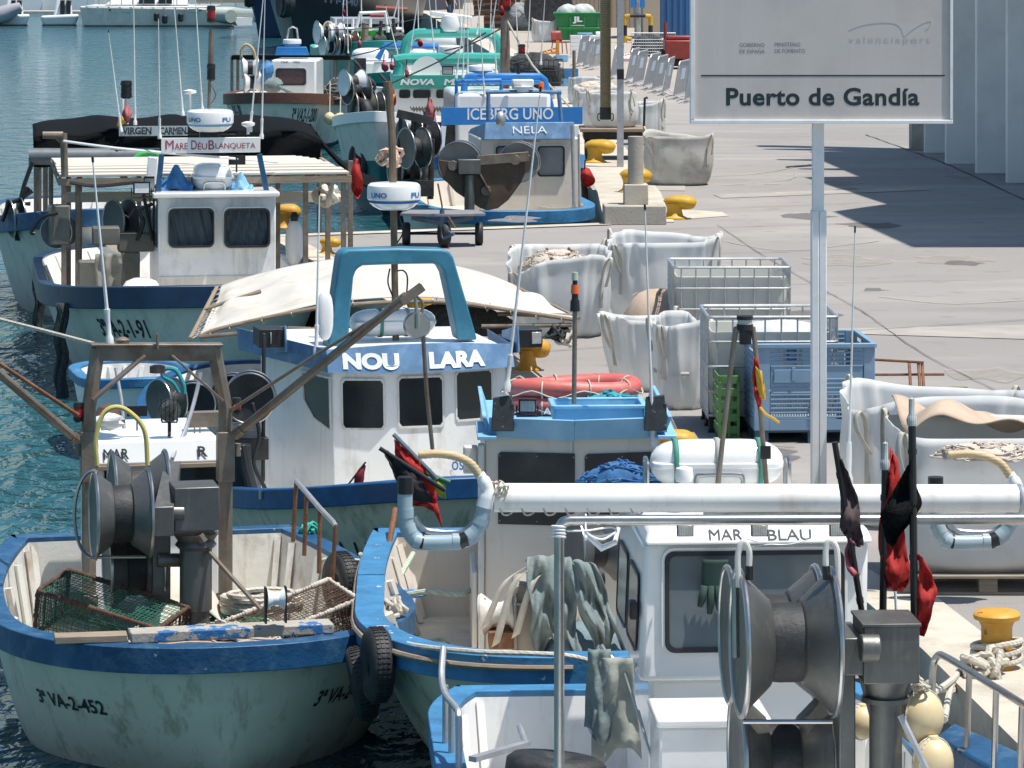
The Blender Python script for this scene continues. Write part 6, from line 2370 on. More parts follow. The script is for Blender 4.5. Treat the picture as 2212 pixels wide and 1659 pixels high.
mb.lathe([(.03, 0), (.09, .03), (.09, .06), (.03, .08)], p5(536, 275, .2), UZ)
mb.tube([p5(536, 290, .2), p5(536, 274, .2)], .02)
mb.tube([p5(410, 240, .6), p5(410, 202, .6)], .02)
mb.lathe([(.02, 0), (.09, .02), (.09, .05), (.02, .07)], p5(410, 204, .6), UZ)
mb.build('gps_aerial', gel, B5)
# dark winch gear on the left deck
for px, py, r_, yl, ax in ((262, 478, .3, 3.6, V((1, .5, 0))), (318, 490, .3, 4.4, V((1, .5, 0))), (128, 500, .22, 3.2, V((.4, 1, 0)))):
    drum(B5, m5.p(px, py, yl), r_, .22, r_ * .5, ax, flange=mat('shaded drum flange', (.12, .13, .14), .5, metal=.5))  # flange tone darkened, deck shade put into the colour
mb = MB()
for (x0, y0, x1, y1, d) in ((200, 530, 257, 487, 2.6), (255, 545, 330, 500, 3), (262, 640, 300, 540, 3), (170, 640, 208, 560, 2.4), (105, 530, 150, 440, 3)):
    mb.b2(m5.p(x0, y0, d), m5.p(x1, y1, d + .3))
mb.build('winch', mat('grey green winch paint', (.13, .13, .11), .6, var=.2, dirt=(RUST, .4, 5, .58)), B5, bevel=.02)
mb = MB()
for pts in (((330, 440), (300, 455), (310, 480), (296, 520)), ((125, 460), (90, 470), (68, 500), (75, 505)), ((150, 395), (210, 402), (300, 395), (330, 410)), ((310, 420), (318, 460), (330, 520))):
    mb.tube(smooth_path([m5.p(x, y, 2.9) for x, y in pts], 6), .025, 7)
mb.build('hydraulic_hose', tape, B5)
folds(m5.p(205, 548, 2.3), UX, V((0, 0, -1)), .35, .75, 1.5, .06, mat('hanging oilskin', (.2, .19, .16), .8), 'work_jacket', B5, 12)
MB().lathe([(.22, 0), (.24, .2), (.2, .26), (.1, .3)], m5.p(305, 650, 2.0), UZ, 20).build('tub', gel, B5)
for s_, x in ((1, 148), (1, 90)):
    pass
for px in (84, 132):
    mb = MB()
    Y = 44.5 if px > 100 else 52.3
    mb.grid(lambda p, q_: P(px, 655 if px > 100 else 555, Y) + V(((p - .5) * .14, .02 * math.sin(9 * p + 11 * q_), -q_ * 1.75)) + V((.02 * math.sin(20 * q_), 0, 0)), 8, 14)
    mb.build('hanging_net', netblack, label='black net strip hung down the hull of the ' + ('navy rimmed boat' if px > 100 else 'boat under the black shade net'), cat='net', solid=.05)
# aft gear seen through the canopy right side
mb = MB()
mb.ball((0, 0, .3), (.125, .125, .31), 20, e=.8)
f5 = MB()
fd = thing('fender', 'grey white upright fender hanging under the canopy right side', 'fender', P(636, 572, 47.3), 0)
mb.build('fender_body', gel, fd)
MB().lathe([(.05, 0), (.06, .06), (.03, .12)], (0, 0, .6), UZ).build('fender_eye', dark, fd)
knot('cream bundle of gloves and rags tied to the canopy right post', P(707, 425, 48.5), .05, cloth, 8, 14, .14)

# ================================================================ boat with black shade netting
v6 = Fr(-6.2, 52.4, .14)
B6 = v6.thing('fishing_boat', 'blue rimmed boat under a black shade net behind the planked canopy', 'boat', 'fishing boats moored along the quay')
h6 = Hull(9, 3.3, 1.75, 1.4, 1.3, tb=.34, ts=.35, qg=2.4, qw=1, ww=.75, rake=.5)
h6.make(B6, hullwhite, blue, white, deckm, deck=.7, railh=.25, railw=.1)
p6 = lambda x, y, d=2: v6.p(x, y, d)
fz, bz = p6(60, 318, 1.5), p6(60, 268, 5.6)
x0, x1 = p6(72, 330, 1.8).x, p6(690, 330, 1.8).x


def shade(p, q_):
    e = 1 - abs(2 * p - 1) ** 8
    y = 1.6 + 4.2 * q_
    return V((x0 + (x1 - x0) * p, y, p6(0, 300, 1.8).z + .12 * math.sin(PI * q_) + .22 * e * .5 - .05 * abs(math.sin(11 * p + q_)) + .03 * math.sin(29 * p) * (1 - q_)))


MB().grid(shade, 60, 14).build('shade_net', blackcloth, B6, solid=.03, ang=180)
MB().grid(lambda p, q_: shade(p, 0) + V((0, -.02, -q_ * (.42 + .05 * math.sin(17 * p) + .04 * math.sin(41 * p)))) + V((0, .05 * math.sin(30 * p + 4 * q_), 0)), 80, 6).build('net_valance', blackcloth, B6, solid=.02, ang=180)
MB().grid(lambda p, q_: shade(1, .1 + p * .6) + V((q_ * 1.15, 0, -.95 * q_ ** .8 - .1 * math.sin(PI * q_) + .04 * math.sin(13 * p + 5 * q_))), 14, 14).build('net_side', blackcloth, B6, solid=.02, ang=180)
for px, d in ((84, 1.7), (98, 3), (110, 5), (78, 5), (690, 1.8), (690, 5), (300, 5)):
    t = p6(px, 330, d)
    MB().tube([(t.x, d, .9), (t.x, d, t.z)], .04, 8).build('awning_post', agedsteel, B6)
mb = MB()
a_ = p6(62, 338, 1.4)
mb.cyl(a_, p6(345, 338, 1.4), .13, n=20)
mb.build('net_roller', mat('dark roller', (.12, .14, .15), .5, var=.2), B6)
mb = MB()
a_, e_ = p6(257, 294, 1.3), p6(405, 272, 1.3)
mb.b2((a_.x, 1.28, a_.z), (e_.x, 1.32, e_.z))
bd6 = mb.build('name_board', mat('pale blue board', (.42, .48, .5), .5, var=.1), B6)
for body, u0, u1 in (('VIRGEN', 264, 327), ('CARMEN', 345, 402)):
    o = p6(u0, 291, 1.27)
    text(body, o, UX, UZ, (u1 - u0) / v6.sc(1.3), 16 / v6.sc(1.3), letterdark, bd6, bold=.03)
mb = MB()
mb.tube(smooth_path([p6(285, 352, 1), p6(300, 337, 1), p6(320, 330, 1), p6(338, 333, 1), p6(345, 342, 1)], 6), .05, 10)
mb.build('hose', hosegreen, B6)
mb = MB()
mb.tube([p6(274, 268, 1.5), p6(273, 215, 1.5)], .03, 8)
mb.tube([p6(264, 268, 1.4), p6(265, 214, 1.4)], .025, 8)
mb.build('flag_mast', gel, B6)
lantern(B6, p6(273, 213, 1.5), .09, .28, lens=tape)
fg = thing('spanish_flag', 'faded red and yellow flag on the mast above the black shade net', 'flag', P(268, 270, 53.8))
o_ = fg.location.copy()
W_ = lambda x, y, d_=0: P(x, y, 53.8 + d_) - o_
flag([[W_(274, 222), W_(280, 232, .1), W_(285, 244)], [W_(268, 235), W_(274, 250, -.15), W_(280, 262)], [W_(262, 250), W_(266, 262, .1), W_(272, 268)]], pinkflag, 'red_band', fg)
flag([[W_(262, 248, -.05), W_(268, 258, -.1), W_(272, 264, -.05)], [W_(256, 260, -.05), W_(260, 266, -.1), W_(266, 270, -.05)], [W_(252, 272, -.05), W_(256, 274, -.1), W_(262, 274, -.05)]], yellowflag, 'yellow_band', fg)
# side hauler at the left edge
drum(B6, p6(35, 470, 1.2), .3, .16, .14, V((1, .25, .1)), flange=dark)
mb = MB()
for pts in (((70, 412), (40, 432), (18, 440)), ((18, 440), (8, 470), (4, 478)), ((70, 350), (52, 400), (46, 425)), ((62, 405), (50, 420), (48, 440), (66, 440)), ((40, 495), (48, 520))):
    mb.tube([p6(x, y, 1.2) for x, y in pts], .035, 7)
mb.b2(p6(32, 520, 1.15), p6(44, 500, 1.3))
mb.build('side_hauler_arm', dark, B6)

# little skiff
sk_ = Fr(-4.0, 38.7, .25)
B7 = sk_.thing('skiff', 'small white skiff with blue rim moored behind the rusty arch', 'boat')
h7 = Hull(2.6, 1.35, .95, .85, .85, tb=.5, ts=.3, qg=2.4, qw=1.2, ww=.7, rake=.2)
h7.make(B7, gel, blueworn, white, white, deck=.5, railh=.09, railw=.1)
MB().b2((-.55, 1.2, .7), (.55, 1.45, .74)).build('thwart', wood, B7)
# ================================================================ goods on the quay
def gp(px, py):
    return G(px, py)


big_bag('big_bag', 'open white bag with tan net and brown corks inside', gp(1208, 722), 1.05, .95, 1.0, 1, .16, .045, fold=(-2.2, .22))
pile('fishing_net', 'tan net with brown corks heaped inside the open white bag', gp(1200, 716) + UZ * .62, .4, .38, .3, netcord, strands=70, seed=2, corks=24)
big_bag('big_bag', 'widest open white bag with fluted rim, empty, behind the wire cages', gp(1435, 690), 1.25, 1.0, .98, 2, .12, .05, fold=(.2, -.1))
pile('burlap_heap', 'brown burlap sacking heaped between the fluted bag and the wire cage', gp(1425, 765), .45, .4, .68, burlap, 'sacking', strands=8, seed=6, jit=.12)
big_bag('big_bag', 'half open white bag flaring up to the left in front of the burlap', gp(1385, 838), .62, .7, .76, 3, .55, .035, fold=(0, .1))
big_bag('big_bag', 'narrow closed white bag with a printed belt beside the wire cage', gp(1470, 878), .46, .6, .86, 4, .12, .02, rz=.1)
b_ = gp(1470, 878)
MB().grid(lambda p, q_: V((math.cos(2 * PI * p) * .262, math.sin(2 * PI * p) * .335, .34 + .035 * q_)) + b_, 32, 1, wrap=True).build('bag_belt', netcord, label='printed webbing belt round the narrow closed white bag', cat='belt', solid=.004)
big_bag('big_bag', 'soiled white bag with straps hanging down by the concrete pillar', gp(1466, 398), 1.15, 1.0, .95, 5, .16, .015, m=bagdirty, nflute=2)
gb = big_bag('big_bag', 'large translucent bag behind the burlap topped bag on the pallet', gp(2030, 1125), 1.4, 1.0, 1.02, 7, .1, .04)


def cage(label, c, w, d, h, rz=0, tank=.62):
    root = thing('wire_cage', label, 'cage tank', c, rz, 'white tanks in steel cages')
    bars = MB()
    for k in range(9):
        z = .16 + (h - .17) * k / 8
        if k in (0, 2, 4, 6, 8):
            bars.tube([V((x, y, z)) for x, y in rrect(-w / 2, -d / 2, w / 2, d / 2, .05, 3)], .012 if k < 8 else .016, 6, closed=True)
    bars.build('rail', galv, root)
    up = MB()
    for k in range(8):
        t = -.5 + (k + .5) / 8
        for p in ((t * w, -d / 2), (t * w, d / 2), (-w / 2, t * d), (w / 2, t * d)):
            up.tube([V((*p, .13)), V((*p, h))], .009, 6)
    for k in range(18):
        t = -.5 + (k + .5) / 18
        up.tube([V((-w / 2, t * d, .13)), V((-w / 2, t * d, h))], .004, 4)
    for k in range(14):
        up.tube([V((-w / 2, -d / 2, .15 + k * (h - .15) / 14)), V((-w / 2, d / 2, .15 + k * (h - .15) / 14))], .004, 4)
    up.build('upright_wire', galv, root)
    mb = MB()
    mb.ring(rrect(-w / 2 + .03, -d / 2 + .03, w / 2 - .03, d / 2 - .03, .08), rrect(-w / 2 + .045, -d / 2 + .045, w / 2 - .045, d / 2 - .045, .07), (0, 0, .15), UX, UY, UZ * tank)
    mb.prism(rrect(-w / 2 + .05, -d / 2 + .05, w / 2 - .05, d / 2 - .05, .08), (0, 0, .15), UX, UY, UZ * (tank * .8))
    mb.build('tank', straw, root, bevel=.006)
    mb = MB()
    for y in (-d / 2 + .06, 0, d / 2 - .06):
        mb.box((0, y, .01), (w, .1, .02))
        for x in (-w / 2 + .06, 0, w / 2 - .06):
            mb.box((x, y, .065), (.1, .09, .088))
    mb.box((0, 0, .12), (w, d, .02))
    mb.build('pallet', dark, root)
    return root


i1 = cage('front steel cage tank with blue scrawl, half hidden by the blue bin', gp(1668, 935) + V((0, .5, 0)), 1.2, 1.0, 1.08, .02, .78)
mb = MB()
for k, pts in enumerate((((.0, 0), (.05, .12), (.1, 0)), ((.17, 0), (.17, .12), (.22, .02), (.22, .12)), ((.36, 0), (.36, .11), (.45, .09), (.46, .03), (.36, 0)), ((.55, 0), (.6, .12), (.66, 0)), ((.57, .05), (.63, .05)))):
    mb.tube([V((-.22 + x, -.478, .66 + z)) for x, z in pts], .012, 6)
mb.build('paint_scrawl', letterblue, i1)
cage('rear steel cage tank behind the burlap heap', gp(1580, 790) + V((0, .5, 0)), 1.25, 1.0, 1.06, .02, .8)
pile('crumpled_bag', 'white bag stuffed on top of the front cage tank', gp(1680, 935) + V((.05, .45, .75)), .5, .35, .22, bag, 'bag', seed=15)
# blue bin with slotted walls
c = gp(1752, 958)
bn = thing('plastic_bin', 'large slotted blue plastic bin with red scrawl behind the sign post', 'bin', c + V((0, .55, 0)), .06)
w_, d_, h_ = 1.10, 1.1, .80
z0 = .1
mb = MB()
t = .035


def slotted(x0, x1, zz0, zz1, plane, n, rows, sw=.5, sh=.62):
    """wall strip with real slots: horizontal bars and little posts between them"""
    H = (zz1 - zz0) / rows
    for r in range(rows + 1):
        z = zz0 + r * H
        a = plane(x0, z - H * (1 - sh) / 2)
        mb.hexa([plane(x0, z - H * (1 - sh) / 2, 0), plane(x1, z - H * (1 - sh) / 2, 0), plane(x1, z - H * (1 - sh) / 2, 1), plane(x0, z - H * (1 - sh) / 2, 1),
                 plane(x0, z + H * (1 - sh) / 2, 0), plane(x1, z + H * (1 - sh) / 2, 0), plane(x1, z + H * (1 - sh) / 2, 1), plane(x0, z + H * (1 - sh) / 2, 1)])
    W = (x1 - x0) / n
    for k in range(n + 1):
        x = x0 + k * W
        e = W * (1 - sw) / 2
        mb.hexa([plane(x - e, zz0, .15), plane(x + e, zz0, .15), plane(x + e, zz0, .85), plane(x - e, zz0, .85), plane(x - e, zz1, .15), plane(x + e, zz1, .15), plane(x + e, zz1, .85), plane(x - e, zz1, .85)])


for sy in (-1, 1):
    pl = lambda x, z, q_=0, sy=sy: V((x, sy * (d_ / 2 - t + t * (q_ if sy > 0 else 1 - q_)) if sy > 0 else -d_ / 2 + t * q_, z))
    for x0_, x1_ in ((-.40, -.02), (.06, .44)):
        slotted(x0_, x1_, z0 + .14, z0 + .34, pl, 16, 5)
        slotted(x0_, x1_, z0 + .60, z0 + .76, pl, 1, 4)
        mb.b2((x0_, sy * d_ / 2 - (t * .2 if sy > 0 else -t * .2), z0 + .345), (x1_, sy * (d_ / 2 - t), z0 + .595))
        if sy < 0:
            slotted(x0_ + .02, x1_ - .02, z0 + .36, z0 + .48, pl, 14, 3)
    for x0_, x1_ in ((-.55, -.41), (-.015, .055), (.45, .55)):
        mb.b2((x0_, sy * d_ / 2, z0 + .02), (x1_, sy * (d_ / 2 - t), z0 + h_))
    mb.b2((-.409, sy * (d_ / 2 - .002), z0 + .02), (.449, sy * (d_ / 2 - t), z0 + .115))
    pl2 = lambda y, z, q_=0, sy=sy: V((sy * (w_ / 2 - t + t * q_) if sy > 0 else -w_ / 2 + t * q_, y, z))
    slotted(-.44, -.04, z0 + .14, z0 + .7, pl2, 4, 9)
    slotted(.04, .44, z0 + .14, z0 + .7, pl2, 4, 9)
    for y0_, y1_ in ((-.51, -.445), (-.035, .035), (.445, .51)):
        mb.b2((sy * w_ / 2 - sy * .001, y0_, z0 + .02), (sy * (w_ / 2 - t), y1_, z0 + h_ - .02))
    mb.b2((sy * (w_ / 2 - .002), -.444, z0 + .02), (sy * (w_ / 2 - t), .444, z0 + .115))
mb.build('wall', polyblue, bn, bevel=.003)
mb = MB()
mb.ring(rrect(-w_ / 2 - .02, -d_ / 2 - .02, w_ / 2 + .02, d_ / 2 + .02, .03), rrect(-w_ / 2 + .03, -d_ / 2 + .03, w_ / 2 - .03, d_ / 2 - .03, .02), (0, 0, z0 + h_ - .035), UX, UY, UZ * .04)
mb.build('rim', polyblue, bn, bevel=.006)
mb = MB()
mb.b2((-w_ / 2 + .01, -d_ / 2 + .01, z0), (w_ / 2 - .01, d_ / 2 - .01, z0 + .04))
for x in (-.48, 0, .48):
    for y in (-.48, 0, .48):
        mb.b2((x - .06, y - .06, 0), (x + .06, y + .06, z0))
mb.build('base', mat('shaded dark blue plastic', (.05, .09, .13), .5), bn)  # darker copy of the bin blue, underside shade put into the colour
mb = MB()
mb.b2((-.37, -d_ / 2 - .008, z0 + .45), (-.03, -d_ / 2 + .004, z0 + .57))
mb.b2((-.21, -d_ / 2 - .016, z0 + .47), (-.18, -d_ / 2 - .004, z0 + .59))
mb.build('label_holder', polyblue, bn, bevel=.003)
mb = MB()
for pts in (((.03, .55), (.05, .63), (.07, .55)), ((.03, .45), (.06, .5), (.03, .53), (.06, .45), (.03, .43)), ((.06, .38), (.0, .33), (.0, .22), (.05, .18), (.08, .22))):
    mb.tube(smooth_path([V((x - .02, -d_ / 2 - .008, z0 + z)) for x, z in pts], 4), .013, 6)
mb.build('paint_scrawl', mat('red spray paint', (.5, .04, .05), .6), bn)
gc = thing('crate', 'green plastic crate squeezed left of the blue bin', 'crate', gp(1573, 955) + V((0, .6, 0)), .04)
gc.scale = (.5, .9, .82)
mb = MB()
for k in range(5):
    z = .06 + .14 * k
    mb.ring(rrect(-.2, -.5, .2, .5, .03), rrect(-.17, -.47, .17, .47, .02), (0, 0, z), UX, UY, UZ * .09)
for x in (-.17, .0, .17):
    for y in (-.47, -.2, .1, .47):
        mb.box((x, y * 1.03, .32), (.05, .04, .64))
mb.build('body', greencrate, gc, bevel=.004)
MB().b2((-.18, -.48, 0), (.18, .48, .05)).build('base', greencrate, gc)
# load on pallet at right edge
pc = gp(2135, 1286) + V((0, .55, 0))
pl_ = thing('pallet', 'grey timber pallet carrying the burlap topped bulky bag', 'pallet', pc, 0)
mb = MB()
for y in (-.5, 0, .5):
    mb.box((0, y, .011), (1.2, .1, .022))
    for x in (-.54, 0, .54):
        mb.box((x, y, .07), (.13, .1, .094))
for y in (-.52, -.26, 0, .26, .52):
    mb.box((0, y, .13), (1.2, .12, .022))
mb.build('deck_board', wood, pl_, bevel=.004)
big_bag('big_bag', 'bulky white bag standing on the grey pallet under burlap', pc + UZ * .143, 1.22, 1.05, .98, 9, .03, .02, corner=.35, sag=.03, nflute=3)
mb = MB()
bp_ = pc + UZ * 1.1
mb.grid(lambda p, q_: bp_ + V(((p - .5) * 1.3 + .1, (q_ - .5) * 1.0 + .1, .06 + .09 * math.sin(5 * p + 2 * q_) + .05 * math.sin(13 * p - 5 * q_) - .25 * max(0, .2 - p) - .1 * max(0, .25 - q_))), 40, 20)
mb.build('sacking', burlap, label='brown burlap spread over the bulky bag on the pallet', cat='sacking', solid=.012, ang=180)
pile('rope_heap', 'tan rope coils on the front of the bulky bag beside the burlap', P(2125, 990, 23.9), .3, .12, .1, netcord, 'rope', strands=60, seed=23)
mb = MB()
mb.tube([gp(1880, 845) + UZ * .32, gp(1995, 852) + UZ * .32], .014, 6)
mb.tube([gp(1885, 848) + UZ * .18, gp(2040, 852) + UZ * .2], .014, 6)
for x in (1970, 1990, 1998):
    mb.tube([gp(x, 880), gp(x - 6, 850) + UZ * .3], .016, 6)
mb.build('rebar_stand', rust, label='rusty iron bar stand on the asphalt right of the blue bin', cat='stand')
MB().b2(gp(2046, 880), gp(2090, 880) + V((0, .03, .2))).build('board', mat('mossy board', (.22, .22, .09), .9, var=.3, chips=((.5, .48, .4), .58, 9)), label='mossy yellow board standing on the asphalt right of the rusty stand', cat='board')


# ---------------------------------------------------------------- bollards
def hook_bollard(name, label, m, group):
    root = thing(name, label, 'bollard', (0, 0, 0), 0, group)
    mb = MB()
    mb.lathe([(.2, 0), (.2, .03), (.14, .07), (.12, .16), (.125, .24), (.15, .31)], (0, 0, 0), UZ, 24)
    st = mb.build('stem', m, root, ang=50)
    mb = MB()
    pts = smooth_path([(-.14, 0, .31), (-.06, 0, .36), (.08, 0, .355), (.2, 0, .33), (.29, 0, .30), (.33, 0, .285)], 4)
    L = len(pts)
    mb.tube(pts, [.06 + .1 * math.sin(PI * min(1, (i + 1) / L * 1.25) * .5) - (.1 * max(0, (i / L - .55)) / .45) for i in range(L)], 16)
    mb.xf(Matrix.Diagonal((1, 1.1, 1, 1)))
    mb.build('hook_head', m, root, ang=60)
    return root


HB = hook_bollard('bollard', 'clean yellow hook bollard on the corner pad by the concrete slab', yellow, 'yellow hook bollards')
HB.location = gp(1457, 473)
HB.scale = (1.02, 1.02, .8)
for px, py, lab, s_ in ((1285, 352, 'yellow hook bollard behind the stern rail beside the blue rimmed far cabin', 1.2), (1362, 416, 'yellow hook bollard mostly hidden behind the concrete pillar', 1.1),
                        (1440, 1002, 'yellow hook bollard peeping out right of the sky blue roof tray', .75), (898, 692, 'yellow hook bollard seen through the petrol blue arch', .72), (706, 548, 'yellow hook bollard beside the planked canopy right posts', .6)):
    dup(HB, gp(px, py), rnd.uniform(-.2, .2), lab, scale=(s_, s_, s_ * .82))
RB = hook_bollard('bollard', 'rust eaten yellow bollard behind the white arch boat by the dark fender', yellowrust, 'yellow hook bollards')
RB.location = gp(1140, 800)
RB.scale = (.7,) * 3
dup(RB, gp(612, 494), .1, 'rust eaten yellow bollard on the quay corner left of the canopy posts', scale=.8)
cb = thing('bollard', 'rusty yellow mushroom bollard wrapped in pale rope on the quay edge', 'bollard', gp(2153, 1446), 0)
cb.scale = (.78, .78, .9)
mb = MB()
mb.lathe([(.17, 0), (.15, .02), (.125, .06), (.125, .3), (.145, .34)], (0, 0, 0), UZ, 28)
mb.build('stem', yellowrust, cb, ang=50)
MB().lathe([(.145, .34), (.185, .355), (.19, .385), (.17, .405), (.06, .415), (0, .415)], (0, 0, 0), UZ, 28).build('cap', yellowrust, cb, ang=50)
mb = MB()
for k in range(3):
    mb.tube([cb.location + V((math.cos(2 * PI * i / 24) * .15, math.sin(2 * PI * i / 24) * .12, .08 + k * .042 + .02 * math.sin(2 * PI * i / 24 + k))) for i in range(24)], .02, 7, closed=True)
mb.build('rope_turns', rope, label='three turns of pale rope round the mushroom bollard', cat='rope')
knot('big knot of pale rope at the foot of the mushroom bollard', gp(2128, 1462) + UZ * .05, .022, rope, 9, 33, .11)
for k, (x, y, zz_) in enumerate(((2012, 1500, 19.6), (2040, 1555, 19.2), (2005, 1475, 19.8))):
    rope_thing([gp(2140, 1445) + UZ * .12, gp(2085, 1452) + UZ * .04, P(2055, 1470 + 12 * k, 21.2), P(x, y, zz_)], .02, rope,
               ['upper pale rope from the mushroom bollard to the boat rail', 'lower slack pale rope from the mushroom bollard', 'middle pale rope from the mushroom bollard'][k])
wm = mat('dark weeds', (.05, .07, .03), .9)
# ---------------------------------------------------------------- concrete pillar on its slab
cp_ = thing('concrete_pillar', 'round concrete pillar on a square block at the quay corner', 'pillar', gp(1373, 486), .03)
MB().box((0, .35, .15), (.98, .7, .3)).build('slab', concrete, cp_, bevel=.015)
MB().box((.03, .45, .46), (.38, .38, .32)).build('block', coping, cp_, bevel=.012)
MB().cyl((.03, .45, .62), (.03, .45, 1.38), .125, n=24).build('column', concrete, cp_)
# ---------------------------------------------------------------- trolley
tr = thing('trolley', 'flat three wheeled trolley with blue drawbar parked on the quay', 'trolley', gp(955, 535), .0)
mb = MB()
mb.prism([(-.62, .1), (-.1, -.05), (.18, -.05), (.64, .1), (.52, .75), (-.5, .75)], (0, 0, .46), UX, UY, UZ * .04)
mb.build('platform', mat('grey trolley deck', (.2, .2, .2), .7, var=.2), tr, bevel=.005)
mb = MB()
mb.beam((-.45, .3, .42), (0, .0, .36), .05, .07)
mb.beam((.45, .3, .42), (0, .0, .36), .05, .07)
mb.beam((0, .0, .3), (.16, -.16, .2), .04, .04)
mb.beam((0, 0, .3), (.02, -.1, .14), .04, .04)
mb.beam((.02, -.1, .14), (.18, -.18, .22), .04, .04)
mb.cyl((0, 0, .3), (0, 0, .56), .035)
mb.build('drawbar', mat('worn trolley blue', (.06, .11, .17), .6, var=.3, chips=(RUST, .6, 9)), tr)
mb = MB()
mb.tube([(0, 0, .5), (.0, -.04, .62), (-.06, -.1, .95)], .014, 6)
mb.tube([(0, 0, .52), (.1, -.05, .45), (.2, -.12, .3)], .012, 6)
mb.build('handle', rust, tr)
for x, y, r_, ax in ((.03, .06, .19, V((1, .35, 0))), (-.54, .45, .17, UX), (.54, .45, .17, UX)):
    mb = MB()
    mb.lathe([(r_ * .5, -.045), (r_ * .85, -.06), (r_, -.035), (r_, .035), (r_ * .85, .06), (r_ * .5, .045)], (x, y, r_), ax, 24)
    wl2 = mb.build('wheel', rubber, tr, ang=50)
    MB().lathe([(.0, -.05), (r_ * .5, -.04), (r_ * .52, 0), (r_ * .5, .04), (0, .05)], (x, y, r_), ax, 16).build('hub', rust, wl2)
mb = MB()
mb.tube([(-.54, .45, .17), (.54, .45, .17)], .02)
mb.build('axle', dark, tr)
# ---------------------------------------------------------------- flatbed wagon with bags
fw = thing('wagon', 'timber flatbed wagon under white bags behind the grey lamp column', 'wagon', gp(1325, 348) + V((0, .8, 0)), .0)
MB().box((0, 0, .62), (1.35, 1.5, .07)).build('bed', wood, fw, bevel=.01)
mb = MB()
for x in (-.5, .5):
    for y in (-.5, .5):
        mb.lathe([(.1, -.05), (.2, -.06), (.22, 0), (.2, .06), (.1, .05)], (x, y, .22), UX, 16)
mb.build('wheel', rubber, fw)
mb = MB()
mb.box((0, 0, .5), (1.2, 1.4, .14))
for x in (.62, .3):
    mb.tube([(.64, -.7 + x, .6), (.66, -.7 + x, 1.25), (.72, -.7 + x, 1.27)], .02, 6)
mb.build('chassis', dark, fw)
o = fw.location
big_bag('big_bag', 'round white bag sitting on the timber wagon', o + V((-.05, .0, .66)), 1.1, .9, .72, 12, -.05, .02, corner=.8, sag=.02)
big_bag('big_bag', 'upright white bag behind the wagon right end', gp(1402, 318) + V((0, 1, 0)), .75, .8, .98, 13, .02, .03)
big_bag('big_bag', 'white bag with netting, left of the wagon load', gp(1290, 262), 1.1, 1.0, .85, 14, .05, .03)
pile('fishing_net', 'tan net piled in the bag left of the wagon load', gp(1288, 258) + UZ * .72, .55, .5, .22, netcord, strands=30, seed=15)
big_bag('big_bag', 'clear plastic bag of trays beside the thin post', gp(1270, 225), 1.0, .9, .75, 16, .02, .03)
# columns and hose
lc = thing('lamp_column', 'tall grey steel column beside the hanging brown hose', 'post', gp(1340, 362), 0)
MB().b2((-.065, -.065, 0), (.065, .065, 7.2)).build('shaft', galv, lc, bevel=.008)
MB().b2((-.6, -.05, 7.2), (.1, .05, 7.35)).build('arm', galv, lc)
MB().b2((-.07, -.09, 1.75), (.07, -.066, 1.95)).build('clamp', dark, lc)
hs_ = thing('hanging_hose', 'ribbed brown hose hanging from above with black end cuff', 'hose', P(1308, 258, 68.9), 0)
H = [V((0, 0, .15 + .018 * i)) for i in range(340)]
MB().tube(H, [.105 + .008 * (i % 2) for i in range(340)], 14).build('hose', mat('brass coloured hose', (.20, .15, .07), .45, var=.1), hs_)
MB().lathe([(.1, 0), (.115, .0), (.115, .24), (.1, .25)], (0, 0, 0), UZ, 18).build('cuff', rubber, hs_)
mb = MB()
for s_ in (-1, 1):
    mb.tube(smooth_path([(s_ * .11, 0, .12), (s_ * .15, 0, .1), (s_ * .15, 0, 0), (s_ * .11, 0, -.03)], 4), .012, 6)
mb.build('cuff_handle', dark, hs_)
MB().tube([gp(1240, 218), gp(1240, 218) + UZ * 1.4], .05, 10).build('post', agedsteel, label='thin brown post standing left of the hanging hose', cat='post')
# ================================================================ far boats
GRP = 'fishing boats moored along the quay'


def dflange(root, c, r, w, ax, m=gel, core=None):
    drum(root, c, r, w, r * .55, ax, flange=m, n=24)


# ---- cabin boat with brown hauler at the quay corner
f = Fr(.15, 57.2, .12)
N1 = f.thing('fishing_boat', 'blue rimmed boat with brown heart shaped hauler behind the quay corner', 'boat', GRP)
hn = Hull(8.5, 3.0, 1.34, 1.28, 1.3, tb=.3, ts=.3, qg=3.2, qw=1.2, ww=.8, rake=.3)
hn.make(N1, hullwhite, blueworn, cream, deckm, deck=.8, railh=.2, railw=.15)
q = lambda x, y, d=1.6: f.p(x, y, d)
a_, e_ = q(1036, 462), q(1252, 297)
mb = MB()
mb.b2((a_.x, 1.6, .8), (e_.x, 3.4, e_.z))
mb.build('cabin', cream, N1, bevel=.03)
MB().hexa([V((a_.x + .05, 1.45, e_.z - .02)), V((e_.x - .1, 1.45, e_.z - .02)), V((e_.x + .02, 3.5, e_.z - .02)), V((a_.x, 3.5, e_.z - .02)),
           V((a_.x + .1, 1.55, q(1140, 264, 1.55).z)), V((e_.x - .1, 1.55, q(1140, 264, 1.55).z)), V((e_.x, 3.4, q(1140, 264, 1.55).z - .2)), V((a_.x + .05, 3.4, q(1140, 264, 1.55).z - .2))]).build('visor', visorblue, N1, bevel=.012)
o = q(1108, 288, 1.48)
text('NELA', (o.x, 1.47, o.z), UX, V((0, .1, .3)), 74 / f.sc(1.5), 16 / f.sc(1.5), letterwhite, N1, bold=-.008, name='boat_name')
o = q(1132, 307)
text('fures bär', (o.x, 1.59, o.z), UX, UZ, 36 / f.sc(1.5), 6 / f.sc(1.5), letterdark, N1, name='lettering')
